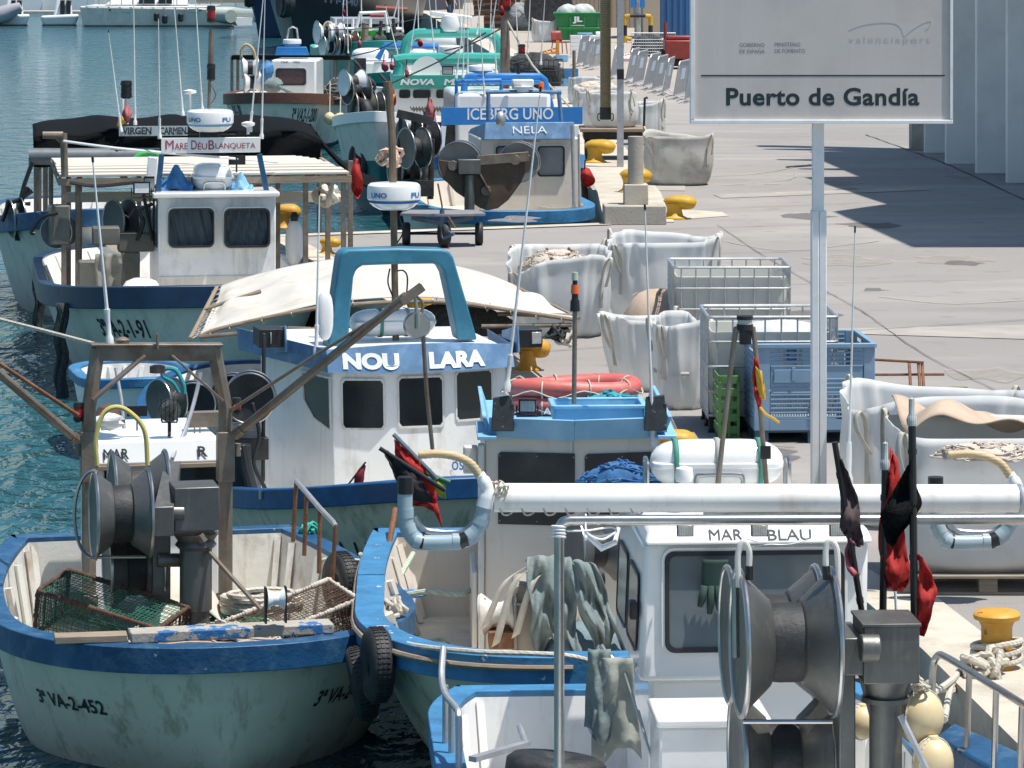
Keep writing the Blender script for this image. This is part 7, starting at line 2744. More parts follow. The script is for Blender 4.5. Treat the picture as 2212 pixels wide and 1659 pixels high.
for x0, x1 in ((1072, 1112), (1162, 1218)):
    o, t = q(x0, 380), q(x1, 316)
    window(N1, (o.x, 1.6, o.z), UX, UZ, t.x - o.x, t.z - o.z, r=.05, frame=alu, pane=glassblue, fw=.03, proud=.025)
mb = MB()
for pts in (((1055, 262), (1055, 205), (1062, 199), (1200, 199), (1207, 206), (1212, 262)),):
    mb.tube(smooth_path([q(x, y, 1.9) for x, y in pts], 3), .035, 8)
mb.tube([q(1055, 225, 1.9), q(1055, 260, 1.9)], .04)
mb.build('roof_rail', visorblue, N1)
mb = MB()
mb.lathe([(.1, 0), (.13, .06), (.2, .1)], q(1129, 199, 1.9), UZ, 20)
mb.box(q(1129, 182, 1.9), (.36, .2, .17))
rd = mb.build('radar', gel, N1, bevel=.02)
o = q(1107, 187, 1.78)
text('SIMRAD', o, UX, UZ, .15, .035, lettergrey, rd, bold=.02)
for px, py, r_, L, i_ in ((1169, 194, .045, .14, orange), (1120, 160, .03, .2, dark)):
    MB().lathe([(r_, 0), (r_, L * .8), (r_ * .6, L)], q(px, py, 2), UZ, 14).build('beacon', i_, N1)
mb = MB()
mb.tube([q(1240, 455, 1.3), q(1236, 270, 1.3)], .03)
mb.tube([q(1252, 455, 1.3), q(1250, 290, 1.3)], .02)
mb.ball(q(1081, 257, 1.2), (.09, .09, .13), 12)
mb.build('stanchion', galv, N1)
HYn = .2
k = lambda x, y, d=0: f.p(x, y, HYn + d)
for px, py, r_ in ((994, 352, .36), (1122, 350, .33)):
    dflange(N1, k(px, py, .36), r_, .3, V((.22, 1, 0)), mat('dull drum flange', (.3, .3, .28), .5, metal=.5))
mb = MB()
pl_ = [(948, 345), (950, 362), (958, 385), (985, 415), (1035, 448), (1052, 455), (1075, 450), (1098, 432), (1125, 395), (1143, 355), (1146, 335), (1062, 339), (1058, 350), (1000, 352)]
P0 = k(948, 345)
mb.prism([(k(x, y).x, k(x, y).z) for x, y in reversed(pl_)], (0, HYn - .02, 0), UX, UZ, V((0, .05, 0)))
hp = mb.build('hauler_plate', brownsteel, N1, bevel=.01)
mb = MB()
for px, py in ((1050, 412), (978, 358), (1113, 346)):
    mb.cyl(k(px, py, -.08), k(px, py, 0), .085, n=16)
mb.beam(k(1032, 368, -.05), k(1058, 415, -.05), .14, .03)
mb.beam(k(1030, 347, -.06), k(1142, 338, -.06), .03, .16)
mb.build('hauler_bolt', agedsteel, hp, bevel=.006)
mb = MB()
mb.b2(k(990, 377, -.2), k(1036, 343, -.02))
mb.cyl(k(1014, 377, -.1), k(1014, 470, -.1), .085, n=18)
mb.build('hauler_post', brushed, N1, bevel=.01)
MB().tube(smooth_path([k(1012, 345, .6), k(1010, 330, .6), k(1018, 318, .6), k(1030, 322, .6), k(1034, 345, .6)], 5), .03, 8).build('guide_hose', hosebeige, N1)
dark_gear = mat('shaded deck gear', (.05, .05, .05), .6, metal=.3, var=.5, dirt=((.16, .14, .12), .6, 4, .55))  # dark gear, with deck shade put into its colour
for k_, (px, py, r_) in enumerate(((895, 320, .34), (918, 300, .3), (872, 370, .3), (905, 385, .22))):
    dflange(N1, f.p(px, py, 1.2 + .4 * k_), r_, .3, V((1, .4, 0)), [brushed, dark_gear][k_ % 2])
mb = MB()
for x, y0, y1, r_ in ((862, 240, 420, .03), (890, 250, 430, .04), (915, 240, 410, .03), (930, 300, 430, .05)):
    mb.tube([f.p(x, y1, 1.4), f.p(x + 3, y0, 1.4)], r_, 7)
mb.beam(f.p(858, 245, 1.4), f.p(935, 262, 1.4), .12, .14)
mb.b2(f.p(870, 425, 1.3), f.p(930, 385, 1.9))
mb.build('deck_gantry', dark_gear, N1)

# ---- board of the boat behind
f = Fr(.05, 65.5, .1)
N2 = f.thing('fishing_boat', 'white boat with wide bright blue name board and blue roof frame', 'boat', GRP)
Hull(9.5, 3.2, 1.8, 1.5, 1.5, tb=.3, ts=.3, qg=2.6, qw=1.1, ww=.8, rake=.4).make(N2, hullwhite, signblue, white, deckm, deck=1.0, railh=.25, railw=.12)
q = lambda x, y, d=1.2: f.p(x, y, d)
a_, e_ = q(953, 270), q(1258, 231)
MB().b2((a_.x, 1.17, a_.z), (e_.x, 1.22, e_.z)).build('name_board', signblue, N2)
o = q(1010, 259, 1.15)
text('ICEBERG UNO', (o.x, 1.168, o.z), UX, UZ, 186 / f.sc(1.2), 25 / f.sc(1.2), letterwhite, N2, bold=.014, name='boat_name')
for x0, x1 in ((958, 945), (1244, 1250)):
    MB().beam(q(x0, 272), q(x1, 425), .1, .1).build('board_post', gel, N2)
mb = MB()
for pts in (((1000, 232), (1004, 172), (1010, 165), (1168, 165), (1176, 172), (1190, 232)), ((1010, 165), (1012, 175), (1168, 175), (1168, 166))):
    mb.tube([q(x, y, 2.8) for x, y in pts], .07, 8)
mb.tube([q(986, 232, 2.2), q(986, 176, 2.2), q(1082, 174, 2.2), q(1082, 200, 2.2)], .05, 8)
mb.build('roof_frame', signblue, N2, bevel=.01)
a_, e_ = q(984, 300, 2), q(1190, 200, 2)
MB().b2((a_.x, 2.0, 1.0), (e_.x, 5, e_.z)).build('cabin', gel, N2, bevel=.08)
MB().tube([q(1090, 230, 4), q(1091, 100, 4), q(1090, 8, 4)], [.1, .1, .07], 10).build('mast', agedsteel, N2)
lantern(N2, q(1090, 24, 4), .13, .35)
lantern(N2, q(1127, 118, 1.8), .07, .2)
radar(N2, q(1038, 160, 3), 27 / f.sc(3), 20 / f.sc(3), txt=False)
radar(N2, q(1052, 156, 3.4), 22 / f.sc(3), 18 / f.sc(3), txt=False)
for px, py, tx, ty in ((1047, 210, 1031, -20), (1000, 168, 1004, -20), (1072, 160, 1066, 30), (985, 170, 1010, -30), (1010, 160, 1011, -30), (1168, 140, 1178, -20)):
    whip(q(px, py, 2), q(tx, ty, 2), parent=N2, r=.014)
mb = MB()
for px, py, r_ in ((885, 290, .3), (925, 310, .36), (905, 330, .3)):
    dflange(N2, q(px, py, 1.8), r_, .3, V((1, .4, 0)), brushed)
rope_thing([f.w(q(1092, 38, 4)), P(1150, 140, 69), P(1232, 232, 68.5)], .02, rope, 'thin stay line from the brown mast down to the quay', k=2)
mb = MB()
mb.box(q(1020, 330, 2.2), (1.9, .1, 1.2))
mb.build('painted_deck_shade', dark_gear, N2)  # dark sheet standing in for the deck shade under the name board

# ---- green boat
f = Fr(-.35, 77, .06)
N3 = f.thing('fishing_boat', 'white and sea green boat with sea green arches, tyres and tall white stem', 'boat', GRP)
hg = Hull(12, 3.3, 2.2, 1.8, 1.8, tb=.35, ts=.3, qg=1.5, qw=1, ww=.75, rake=.7)
fh = Fr(-2.85, 72.6, -.17)
hg.make(N3, hullwhite, gel, white, deckm, deck=1.2, railh=.2, railw=.1, wl=.56, band=tealdark)
for o in list(N3.children):
    for v_ in o.data.vertices:
        v_.co = f.M.inverted() @ fh.M @ v_.co
q = lambda x, y, d=4: f.p(x, y, d)
a_, e_ = q(852, 240), q(1112, 190)
MB().b2((a_.x, 4, 1.2), (e_.x, 8, q(980, 166).z)).build('wheelhouse', gel, N3, bevel=.02)
MB().b2((a_.x - .05, 3.86, e_.z), (e_.x + .05, 3.99, q(980, 166).z + .05)).build('fascia', teal, N3, bevel=.01)
for body, x0, x1 in (('NOVA', 866, 940), ('MARTINA', 960, 1088)):
    o = q(x0, 184, 3.84)
    text(body, (o.x, 3.855, o.z), UX, UZ, (x1 - x0) / f.sc(4), 13.5 / f.sc(4), letterwhite, N3, bold=.045, name='boat_name', italic=.25)
for x0, x1 in ((862, 886), (892, 930), (942, 985), (1000, 1040)):
    o, t = q(x0, 212, 3.98), q(x1, 194, 3.98)
    MB().prism(rrect(o.x, o.z, t.x, t.z, .05), (0, 3.985, 0), UX, UZ, V((0, -.02, 0))).build('window', glass, N3)
for pts, d, w_ in (((858, 168), (866, 140), (872, 128), (1080, 127), (1085, 140), (1092, 168)), 4.4, .22), (((872, 130), (878, 95), (893, 76), (920, 72), (1040, 71), (1065, 78), (1076, 95), (1085, 140)), 6.5, .2):
    mb = MB()
    pp = smooth_path([q(x, y, d) for x, y in pts], 3)
    mb.tube(pp, w_ * .62, 8)
    mb.build('mast_arch', teal, N3)
radar(N3, q(973, 124, 4.6), 27 / f.sc(4.6), 26 / f.sc(4.6), txt=False)
MB().lathe([(.36, -.03), (.36, .03)], q(922, 155, 4.2), UY, 24).build('dish', gel, N3)
floodlight(N3, q(967, 152, 3.9), .26, .2)
mb = MB()
mb.beam(q(930, 28, 6.5), q(1020, 40, 6.5), .25, .12)
mb.lathe([(.2, 0), (.25, .15), (.2, .4)], q(973, 68, 6.5), UZ, 16)
mb.build('radar_scanner', gel, N3, bevel=.03)
MB().grid(lambda p, q_: q(885 + 190 * p, 206, 3.2) + V((0, -1.6 * q_ + 0 * p, -.28 + .035 * math.sin(60 * PI * p))), 120, 2).build('corrugated_awning', mat('brown corrugated sheet', (.14, .11, .08), .8, var=.3), N3)
for px, py, tx, ty in ((862, 130, 832, 10), (885, 120, 905, -20), (940, 130, 925, -20), (1000, 125, 990, -20), (1060, 80, 1075, -20), (870, 70, 868, -20), (1030, 75, 1042, -20)):
    whip(q(px, py, 5), q(tx, ty, 5), parent=N3, r=.02)
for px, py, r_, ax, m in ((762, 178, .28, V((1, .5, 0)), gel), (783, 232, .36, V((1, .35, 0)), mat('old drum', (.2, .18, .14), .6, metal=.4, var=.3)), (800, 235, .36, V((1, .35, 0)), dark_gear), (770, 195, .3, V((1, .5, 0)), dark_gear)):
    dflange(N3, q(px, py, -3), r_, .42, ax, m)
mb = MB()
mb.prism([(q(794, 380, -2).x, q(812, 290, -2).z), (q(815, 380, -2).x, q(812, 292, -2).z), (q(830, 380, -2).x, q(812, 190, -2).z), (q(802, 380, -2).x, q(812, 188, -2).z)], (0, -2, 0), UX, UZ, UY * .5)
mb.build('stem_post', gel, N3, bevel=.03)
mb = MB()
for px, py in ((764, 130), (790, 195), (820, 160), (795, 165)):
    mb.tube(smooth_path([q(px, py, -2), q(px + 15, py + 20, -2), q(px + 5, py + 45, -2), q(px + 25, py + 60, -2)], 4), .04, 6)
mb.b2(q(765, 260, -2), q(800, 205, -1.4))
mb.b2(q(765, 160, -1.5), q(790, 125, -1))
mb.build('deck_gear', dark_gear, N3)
for k_, (x, y) in enumerate(((787, 296), (782, 250), (778, 345))):
    tyre(['tyre fender on the white bow of the sea green boat', 'upper tyre fender under the net drums of the sea green boat', 'low faded tyre fender by the water on the sea green boat'][k_], P(x, y, 73.6), .3, .11, (1, .6, 0), 'tyre fenders', tread=False)

# ---- white boat lying across with round stern
f = Fr(-6.5, 94.5, -.06)
N4 = f.thing('fishing_boat', 'white boat with varnished rail and small white cabin alone on the water', 'boat', GRP)
hv = Hull(6.5, 3.35, 1.6, 1.45, 1.4, tb=.42, ts=.3, qg=2.6, qw=1.5, ww=.78, rake=.5)
hv.make(N4, hullwhite, woodrail, white, deckm, deck=.95, railh=.28, railw=.1, wl=.1)
number(hv, N4, '3ª VA2-1-2001', 1, .015, .11, .5, .75)
number(hv, N4, '3ª VA2-1-2001', -1, .07, .15, .6, .8)
q = lambda x, y, d=2.4: f.p(x, y, d)
a_, e_ = q(586, 215), q(683, 129)
MB().b2((a_.x, 2.4, .95), (e_.x, 4.2, e_.z)).build('cabin', gel, N4, bevel=.06)
o, t = q(597, 183), q(660, 149)
window(N4, (o.x, 2.4, o.z), UX, UZ, t.x - o.x, t.z - o.z, r=.07, frame=alu, pane=mat('plum tinted window', (.10, .06, .065), .25), fw=.04, proud=.03)
for body, x0, x1 in (('MAR', 607, 623), ('VERD', 632, 648)):
    o = q(x0, 137, 2.37)
    text(body, (o.x, 2.39, o.z), UX, UZ, (x1 - x0) / f.sc(2.4), 5 / f.sc(2.4), lettergrey, N4, bold=.02, name='boat_name')
MB().hexa([q(593, 119, 3), q(668, 119, 3), q(668, 119, 4), q(593, 119, 4), q(598, 101, 3), q(662, 101, 3), q(662, 101, 4), q(598, 101, 4)]).build('roof_box', signblue, N4, bevel=.02)
radar(N4, q(631, 101, 3.3), 20 / f.sc(3.3), 17 / f.sc(3.3), txt=False)
mb = MB()
mb.tube([q(620, 84, 3.3), q(624, 62, 3.3), q(632, 58, 3.3), q(641, 62, 3.3), q(644, 84, 3.3)], .03, 6)
mb.build('lamp_stand', galv, N4)
MB().b2(q(500, 129, 5), q(758, 119, 5.4)).build('awning_bar', blackcloth, N4)
for px in (501, 514, 725, 752):
    MB().tube([q(px, 215, 5.1), q(px, 122, 5.1)], .045, 7).build('awning_post', agedsteel, N4)
for px, py in ((540, 147), (545, 178)):
    dflange(N4, q(px, py, 1.2), .32, .42, V((1, .2, 0)))
MB().tube(smooth_path([q(521, 127, 1.2), q(522, 106, 1.2), q(532, 96, 1.2), q(546, 106, 1.2), q(552, 126, 1.2)], 5), .04, 8).build('guide_hose', hosebeige, N4)
mb = MB()
mb.ball(q(576, 152, 1.4), (.2, .2, .25), 12, jit=.3)
mb.build('blue_cover', bluecloth, N4)
mb = MB()
mb.ball(q(590, 185, .9), (.26, .2, .22), 12, jit=.25)
mb.tube([q(592, 182, .9), q(638, 205, .6)], .05)
mb.build('capstan', tealcloth, N4)
pile('rope_heap', 'tangle of ropes and pink line at the right end of the varnished rail', P(738, 215, 96), .5, .3, .55, netblack, 'rope', strands=40, seed=44, sm=strap)
for k_, (x, y, r_) in enumerate(((712, 256, .16), (735, 264, .24))):
    mb = MB()
    mb.ball((0, 0, 0), (r_, r_, r_ * 1.1), 18)
    o_ = thing('buoy', ['small oval cream buoy hung on the bow of the boat with varnished rail', 'round cream buoy hung beside the small oval one'][k_], 'buoy', P(x, y, 95.3), 0, 'cream net floats')
    mb.build('float_body', buoy, o_)
    MB().tube([V((0, 0, r_)), V((.0, .3, 1.0))], .02, 5).build('float_cord', rope, o_)

# ---- julia boat
f = Fr(-4.3, 118, .1)
N5 = f.thing('fishing_boat', 'cluttered boat with lime green name board and grey flat roof in the distance', 'boat', GRP)
Hull(11, 4.4, 2.3, 1.9, 1.9, tb=.3, ts=.3, qg=2, qw=1.1, ww=.8, rake=.5).make(N5, hullwhite, teal, white, deckm, deck=1.3, railh=.3, railw=.1)
q = lambda x, y, d=2: f.p(x, y, d)
MB().b2(q(766, 180, 2), q(806, 80, 3.5)).build('cabin', gel, N5, bevel=.03)
MB().b2(q(766, 80, 1.9), q(828, 66, 2.0)).build('name_board', mat('lime board', (.05, .5, .05), .5), N5)
for body, x0, x1 in (('JULIA', 773, 800), ('D', 812, 818)):
    o = q(x0, 77, 1.88)
    text(body, o, UX, UZ, (x1 - x0) / f.sc(2), 8 / f.sc(2), letterdark, N5, bold=.03, name='boat_name')
MB().b2(q(722, 52, 3), q(850, 36, 6)).build('flat_roof', galv, N5)
mb = MB()
for x in (724, 762, 800, 845):
    mb.tube([q(x, 130, 3), q(x, 40, 3)], .06, 6)
mb.tube([q(770, 60, 2.5), q(778, 28, 2.5), q(832, 26, 2.5), q(838, 70, 2.5)], .07, 6)
mb.tube([q(720, 62, 2.6), q(870, 62, 2.6)], .06, 6)
mb.build('gantry', gel, N5)
mb = MB()
mb.tube([q(812, 16, 4), q(880, 20, 4)], .08, 6)
mb.tube([q(800, 32, 4), q(830, 32, 4)], .1, 6)
mb.build('red_rail', redpaint, N5)
for px, py, m in ((700, 70, gel), (712, 100, gel), (722, 72, gel), (735, 95, brownsteel), (752, 92, brownsteel)):
    dflange(N5, q(px, py, .6), .4, .5, V((1, .3, 0)), m)
mb = MB()
for pts in (((698, 62), (704, 50), (712, 49), (716, 62)), ((735, 85), (745, 76), (760, 80), (762, 90))):
    mb.tube(smooth_path([q(x, y, .5) for x, y in pts], 4), .05, 6)
mb.build('guide_hose', hosebeige, N5)
mb = MB()
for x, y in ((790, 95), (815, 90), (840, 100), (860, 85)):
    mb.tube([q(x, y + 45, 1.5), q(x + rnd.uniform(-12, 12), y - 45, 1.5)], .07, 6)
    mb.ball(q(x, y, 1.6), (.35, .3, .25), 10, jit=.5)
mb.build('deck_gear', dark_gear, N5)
MB().tube([q(783, 120, 1), q(790, 54, 1)], .12, 8).build('timber_post', wood, N5)
for px, tx, ty in ((741, 742, -40), (781, 780, -40), (845, 870, -40), (860, 862, -40)):
    whip(q(px, 60, 3), q(tx, ty, 3), parent=N5, r=.03)
# filler boat between the green boat and the far one
f = Fr(-2.2, 100, .12)
N6 = f.thing('fishing_boat', 'white boat with blue rail frame and white canisters between sea green arch and lime board', 'boat', GRP)
Hull(11, 4.2, 2.0, 1.7, 1.7, tb=.3, ts=.3, qg=2, qw=1.1, ww=.8, rake=.5).make(N6, tealdark, teal, white, deckm, deck=1.2, railh=.3, railw=.1)
q = lambda x, y, d=2: f.p(x, y, d)
MB().b2(q(765, 200, 2), q(880, 126, 5)).build('cabin', gel, N6, bevel=.05)
mb = MB()
mb.tube([q(816, 128, 2), q(832, 98, 2), q(945, 100, 2), q(948, 126, 2)], .09, 7)
mb.build('rail_frame', signblue, N6)
MB().b2(q(720, 200, .5), q(768, 122, 2.2)).build('green_shelter', tealdark, N6, bevel=.02)
for k_, (x, y) in enumerate(((800, 119), (925, 118), (945, 88))):
    mb = MB()
    mb.ball(q(x, y, 3), (.55, .35, .22), 16, e=.7)
    mb.build('raft_canister', gel, N6)
for px, tx, ty in ((752, 748, -30), (905, 902, -30), (945, 940, -30), (985, 980, -30), (1020, 1016, -30), (1120, 1112, -30), (1058, 1062, -30), (1140, 1146, -20)):
    whip(q(px, 115, 6), q(tx, ty, 6), parent=N6, r=.022)
for k_, (x0_, y0_, x1_, y1_, Y) in enumerate(((700, 65, 905, 40, 112), (905, 40, 1090, 20, 100), (755, 122, 880, 75, 92), (1085, 60, 960, 110, 80), (845, 180, 1050, 70, 77))):
    rope_thing([P(x0_, y0_, Y), P((x0_ + x1_) / 2, (y0_ + y1_) / 2 + 8, Y), P(x1_, y1_, Y)], .018, netblack, ['dark rigging line over the lime green board', 'dark rigging line to the brown mast top', 'dark rigging line by the sea green arch left foot', 'dark rigging line from the brown mast to the arches', 'dark rigging line from the steel mast to the arches'][k_], 'rigging', 'rigging_line', 5, 4)
# pennants sprinkled over the far boats
for k_, (x, y, h_, w_, Y, m, lab) in enumerate((
        (840, 180, 55, 22, 76, red, 'red and yellow pennant on the steel mast behind the white radar dome'), (925, 210, 75, 22, 63, pinkflag, 'faded pink pennant at the left end of the bright blue board'),
        (936, 250, 60, 14, 62.6, pinkflag, 'second faded pink pennant below the left end of the bright blue board'), (775, 82, 28, 9, 112, pinkflag, 'pink pennant under the lime green board'),
        (828, 130, 26, 16, 90, pinkflag, 'pink pennant left of the sea green arch'), (845, 132, 22, 14, 90, pinkflag, 'pink pennant hung from the left foot of the sea green arch'),
        (877, 142, 28, 9, 76, pinkflag, 'narrow pink pennant behind the sea green fascia'), (905, 82, 20, 12, 99, red, 'red pennant on the blue rail frame'), (742, 18, 18, 6, 118, red, 'tiny red pennant above the black trawler'),
        (765, 340, 90, 26, 47, red, 'red flag on the right end of the planked canopy'), (1082, 8, 28, 10, 68, red, 'red pennant at the brown mast top'), (1262, 360, 45, 32, 56, red, 'red cloth hung at the stern rail beside the yellow bollard'))):
    root = thing('pennant', lab, 'flag', P(x, y + h_, Y), 0, 'small flags on the far boats')
    o_ = root.location.copy()
    W_ = lambda a, b_, d=0: P(a, b_, Y + d) - o_
    MB().tube([W_(x + 2, y - 14), W_(x - 1, y + h_ * .8)], .012, 5).build('pole', tape, root)
    flag([[W_(x, y), W_(x + w_ * .2, y + 2, .05), W_(x + w_ * .35, y + 4)], [W_(x - w_ * .25, y + h_ * .4), W_(x + w_ * .2, y + h_ * .42, -.1), W_(x + w_ * .6, y + h_ * .4)], [W_(x - w_ * .2, y + h_ * .75), W_(x + w_ * .25, y + h_ * .85, .1), W_(x + w_ * .75, y + h_ * .72)], [W_(x + w_ * .1, y + h_ * .95), W_(x + w_ * .3, y + h_, -.05), W_(x + w_ * .5, y + h_ * .92)]], m, 'flag_cloth', root)
    if k_ == 0:
        flag([[W_(x + 3, y + 20, -.12), W_(x + 8, y + 24, -.15), W_(x + 14, y + 22, -.12)], [W_(x - 2, y + 36, -.12), W_(x + 4, y + 42, -.16), W_(x + 9, y + 42, -.12)]], yellowflag, 'yellow_band', root)
knot('bundle of dried pink rope tied high on the steel mast', P(841, 345, 33.3), .02, shell, 12, 51, .1)

# ---- trawlers and yachts on the far side
for X, Y, phi, L, W, hm, lab, tx in ((-13.4, 197, -.42, 26, 7, bluehull, 'deep blue trawler bow with pale name letters and tyre', ('TIR POLUX', 553, 594, 22, 3)), (-9.9, 172, -.2, 22, 6.0, black, 'black trawler with white bulwark flash and white wheelhouse', ('PM-2-40', 650, 682, 70, 58))):
    f = Fr(X - (1.6 if hm is bluehull else 1.2), Y, phi)
    T = f.thing('trawler', lab, 'trawler', 'big trawlers at the far quay')
    hh = Hull(L, W, 4.6, 3.4, 3.2, tb=.4, ts=.2, qg=1.35, qw=.9, ww=.7, rake=1.3)
    hh.make(T, hm, hm if hm is bluehull else gel, white, deckm, deck=2.2, railh=.3, railw=.1)
    MB().b2((-2.2, 6, 2.2), (2.2, 12, 5.6)).build('wheelhouse', gel, T, bevel=.15)
    for k_ in range(3):
        MB().b2((-1.8 + k_ * 1.3, 5.97, 4.4), (-.9 + k_ * 1.3, 6.0, 5.2)).build('window', glass, T)
    mb = MB()
    mb.tube([(0, 9, 5.6), (0, 9, 9)], .15, 8)
    mb.build('mast', gel, T)
    tw = Y - 1.5
    for side in (-1, 1):
        number(hh, T, tx[0], side, .05 if hm is bluehull else .09, .25 if hm is bluehull else .22, .8 if hm is bluehull else .6, .93 if hm is bluehull else .72, m=mat('dull name paint', (.22, .27, .34), .6))
    for k_ in range(2):
        p = hh.pt(-1, .012 + .02 * k_, .55)
        MB().lathe([(.3, -.2), (.6, -.25), (.7, 0), (.6, .25), (.3, .2)], p, V((1, .6, 0)), 20).build('bow_tyre', rubber, T)
    if hm is black:
        mb = MB()
        mb.grid(lambda p, q_: hh.pt(-1, .01 + .12 * p, .97 - (.3 - .2 * p) * q_) + V((-.03, -.03, 0)), 10, 3)
        mb.build('white_flash', mat('pale flash', (.35, .45, .45), .5), T)
ct = thing('catamaran', 'long pale catamaran with three dark fenders across the harbour', 'yacht', P(341, 57, 224), 0, 'yachts in the far marina')
co_ = ct.location.copy()
cq = lambda x, y, d=0: P(x, y, 224 + d) - co_
for d in (0, 5.5):
    mb = MB()
    q8 = [cq(232 - 5, 58, d), cq(505, 58, d), cq(508, 58, d + 1.6), cq(232, 58, d + 1.6)]
    mb.hexa([cq(180, 60, d + .2), cq(508, 60, d + .2), cq(508, 60, d + 1.6), cq(180, 60, d + 1.6), cq(172, 13, d), cq(482, 18, d), cq(482, 18, d + 1.8), cq(172, 13, d + 1.8)])
    mb.build('hull', hullwhite, ct, bevel=.12, seg=3)
    mb = MB()
    mb.b2(cq(182, 61, d + .1), cq(506, 54.5, d + .35))
    mb.build('waterline_band', black, ct)
MB().b2(cq(176, 16, .2), cq(478, 9, 7)).build('bridge_deck', gel, ct, bevel=.1)
MB().hexa([cq(225, 12, 1), cq(410, 12, 1), cq(410, 12, 6), cq(225, 12, 6), cq(270, -24, 1.6), cq(395, -24, 1.6), cq(395, -24, 5), cq(270, -24, 5)]).build('saloon', gel, ct, bevel=.15)
for x0, x1 in ((300, 335), (342, 372)):
    MB().b2(cq(x0, 8, .9), cq(x1, -8, 1.1)).build('saloon_window', glass, ct)
for x, y in ((338, 36), (356, 41), (390, 37)):
    MB().tube([cq(x, y + 10, -.25), cq(x, y + 7, -.25), cq(x, y - 6, -.25), cq(x, y - 9, -.25)], [.1, .18, .18, .08], 12).build('fender', dark, ct)
for x, wd in ((235, 5), (262, 20), (408, 22), (430, 6)):
    MB().b2(cq(x, 26 if wd > 10 else 23, -.03), cq(x + wd, 19 if wd > 10 else 20, .05)).build('hull_window', glass if wd < 10 else mat('tinted hull window', (.25, .33, .38), .2), ct)
mb = MB()
for x in range(190, 480, 24):
    mb.tube([cq(x, 10), cq(x, -8)], .03, 5)
mb.tube([cq(190, -8), cq(470, -8)], .03, 5)
mb.build('guard_rail', steel, ct)
YL = [(125, 86, 172, 'small white motor boat with dark saloon windows beside the catamaran'), (28, -20, 66, 'white sailing boat with grey sail cover at the left edge')]
for k_, (cx_, xa_, xb_, lab) in enumerate(YL):
    yt = thing('motor_boat' if k_ == 0 else 'sailing_boat', lab, 'yacht', P(cx_, 55, 226), 0, 'yachts in the far marina')
    o_ = yt.location.copy()
    yq = lambda x, y, d=0: P(x, y, 226 + d) - o_
    MB().hexa([yq(xa_ + 8, 58, .2), yq(xb_ - 10, 58, .2), yq(xb_ - 10, 58, 3), yq(xa_ + 8, 58, 3), yq(xa_, 34, 0), yq(xb_, 30, 0), yq(xb_, 30, 3.4), yq(xa_, 34, 3.4)]).build('hull', gel, yt, bevel=.2, seg=3)
    MB().b2(yq(xa_ + 5, 58, .05), yq(xb_ - 6, 53, .3)).build('waterline_band', black, yt)
    MB().hexa([yq(xa_ + 30, 34, .6), yq(xb_ - 15, 34, .6), yq(xb_ - 15, 34, 3), yq(xa_ + 30, 34, 3), yq(xa_ + 38, -12, .9), yq(xb_ - 20, -12, .9), yq(xb_ - 20, -12, 2.8), yq(xa_ + 38, -12, 2.8)]).build('cabin', gel, yt, bevel=.1)
    for x in (xa_ + 44, xa_ + 57):
        MB().b2(yq(x, 44 if k_ == 0 else 30, .45), yq(x + 11, 0, .85)).build('window', glass, yt)
    if k_:
        MB().tube([yq(-20, 40, -.3), yq(15, 28, -.3), yq(45, 14, -.3)], [.5, .55, .3], 12).build('sail_cover', mat('grey sail cover', (.33, .33, .36), .9), yt)
# marina behind the yachts: pontoon, piles and moored hulls
MB().b2(P(-250, 30, 262) * 1, P(700, 22, 266)).build('pontoon', concrete, label='pale floating pontoon behind the yachts', cat='pontoon')
rb2 = random.Random(77)
ORD = 'first second third fourth fifth sixth seventh eighth ninth tenth eleventh twelfth'.split()
for k_ in range(10):
    x = 0 + k_ * 62 + rb2.uniform(-10, 10)
    Y = 285 + rb2.uniform(-8, 10)
    w_ = rb2.uniform(20, 32)
    if k_ == 0:
        base_x, base_Y = x, Y
        Wm = 3.0
        mh = thing('moored_yacht', 'distant white yacht in the marina row, first from the left edge', 'yacht', (P(x, 14, Y).x, Y, 0), 0, 'white yachts in the distant marina')
        MB().hexa([V((-1.2, -4, -.2)), V((1.2, -4, -.2)), V((.3, 5, -.2)), V((-.3, 5, -.2)), V((-1.6, -4, 1.3)), V((1.6, -4, 1.3)), V((.2, 6, 1.6)), V((-.2, 6, 1.6))]).build('hull', gel, mh, bevel=.1)
        MB().hexa([V((-1.1, -2, 1.3)), V((1.1, -2, 1.3)), V((.7, 3, 1.4)), V((-.7, 3, 1.4)), V((-1, -1.6, 2.3)), V((1, -1.6, 2.3)), V((.6, 1, 2.2)), V((-.6, 1, 2.2))]).build('cabin', gel, mh, bevel=.08)
        MB().b2((-.8, -1.96, 1.5), (.8, -1.8, 2.05)).build('window', glass, mh)
        MB().tube([(0, 0, 2.2), (0, 0, 14)], .08, 6).build('mast', galv, mh)
        MB().tube([(0, 0, 3), (0, -3.6, 2.9)], [.22, .16], 8).build('sail_cover', bluehull, mh)
    else:
        dup(mh, (P(x, 14, Y).x, Y, 0), rb2.uniform(-.15, .15), 'distant white yacht in the marina row, %s from the left edge' % ORD[k_])
rib = thing('dinghy', 'grey inflatable dinghy tucked between catamaran and deep blue trawler', 'dinghy', P(508, 54, 221), .5)
mb = MB()
mb.tube(smooth_path([(-1.0, -1.6, .6), (-1.0, 1, .6), (-.6, 2.0, .7), (.6, 2.0, .7), (1.0, 1, .6), (1.0, -1.6, .6)], 5), .42, 12)
mb.build('tube', mat('grey hypalon', (.36, .4, .36), .6), rib)
MB().hexa([V((-.5, -1.5, 0)), V((.5, -1.5, 0)), V((.3, 1.8, .1)), V((-.3, 1.8, .1)), V((-.8, -1.5, .5)), V((.8, -1.5, .5)), V((.6, 1.8, .5)), V((-.6, 1.8, .5))]).build('hull', gel, rib)
# ================================================================ far end of the quay
def base(px, py):
    return G(px, py)


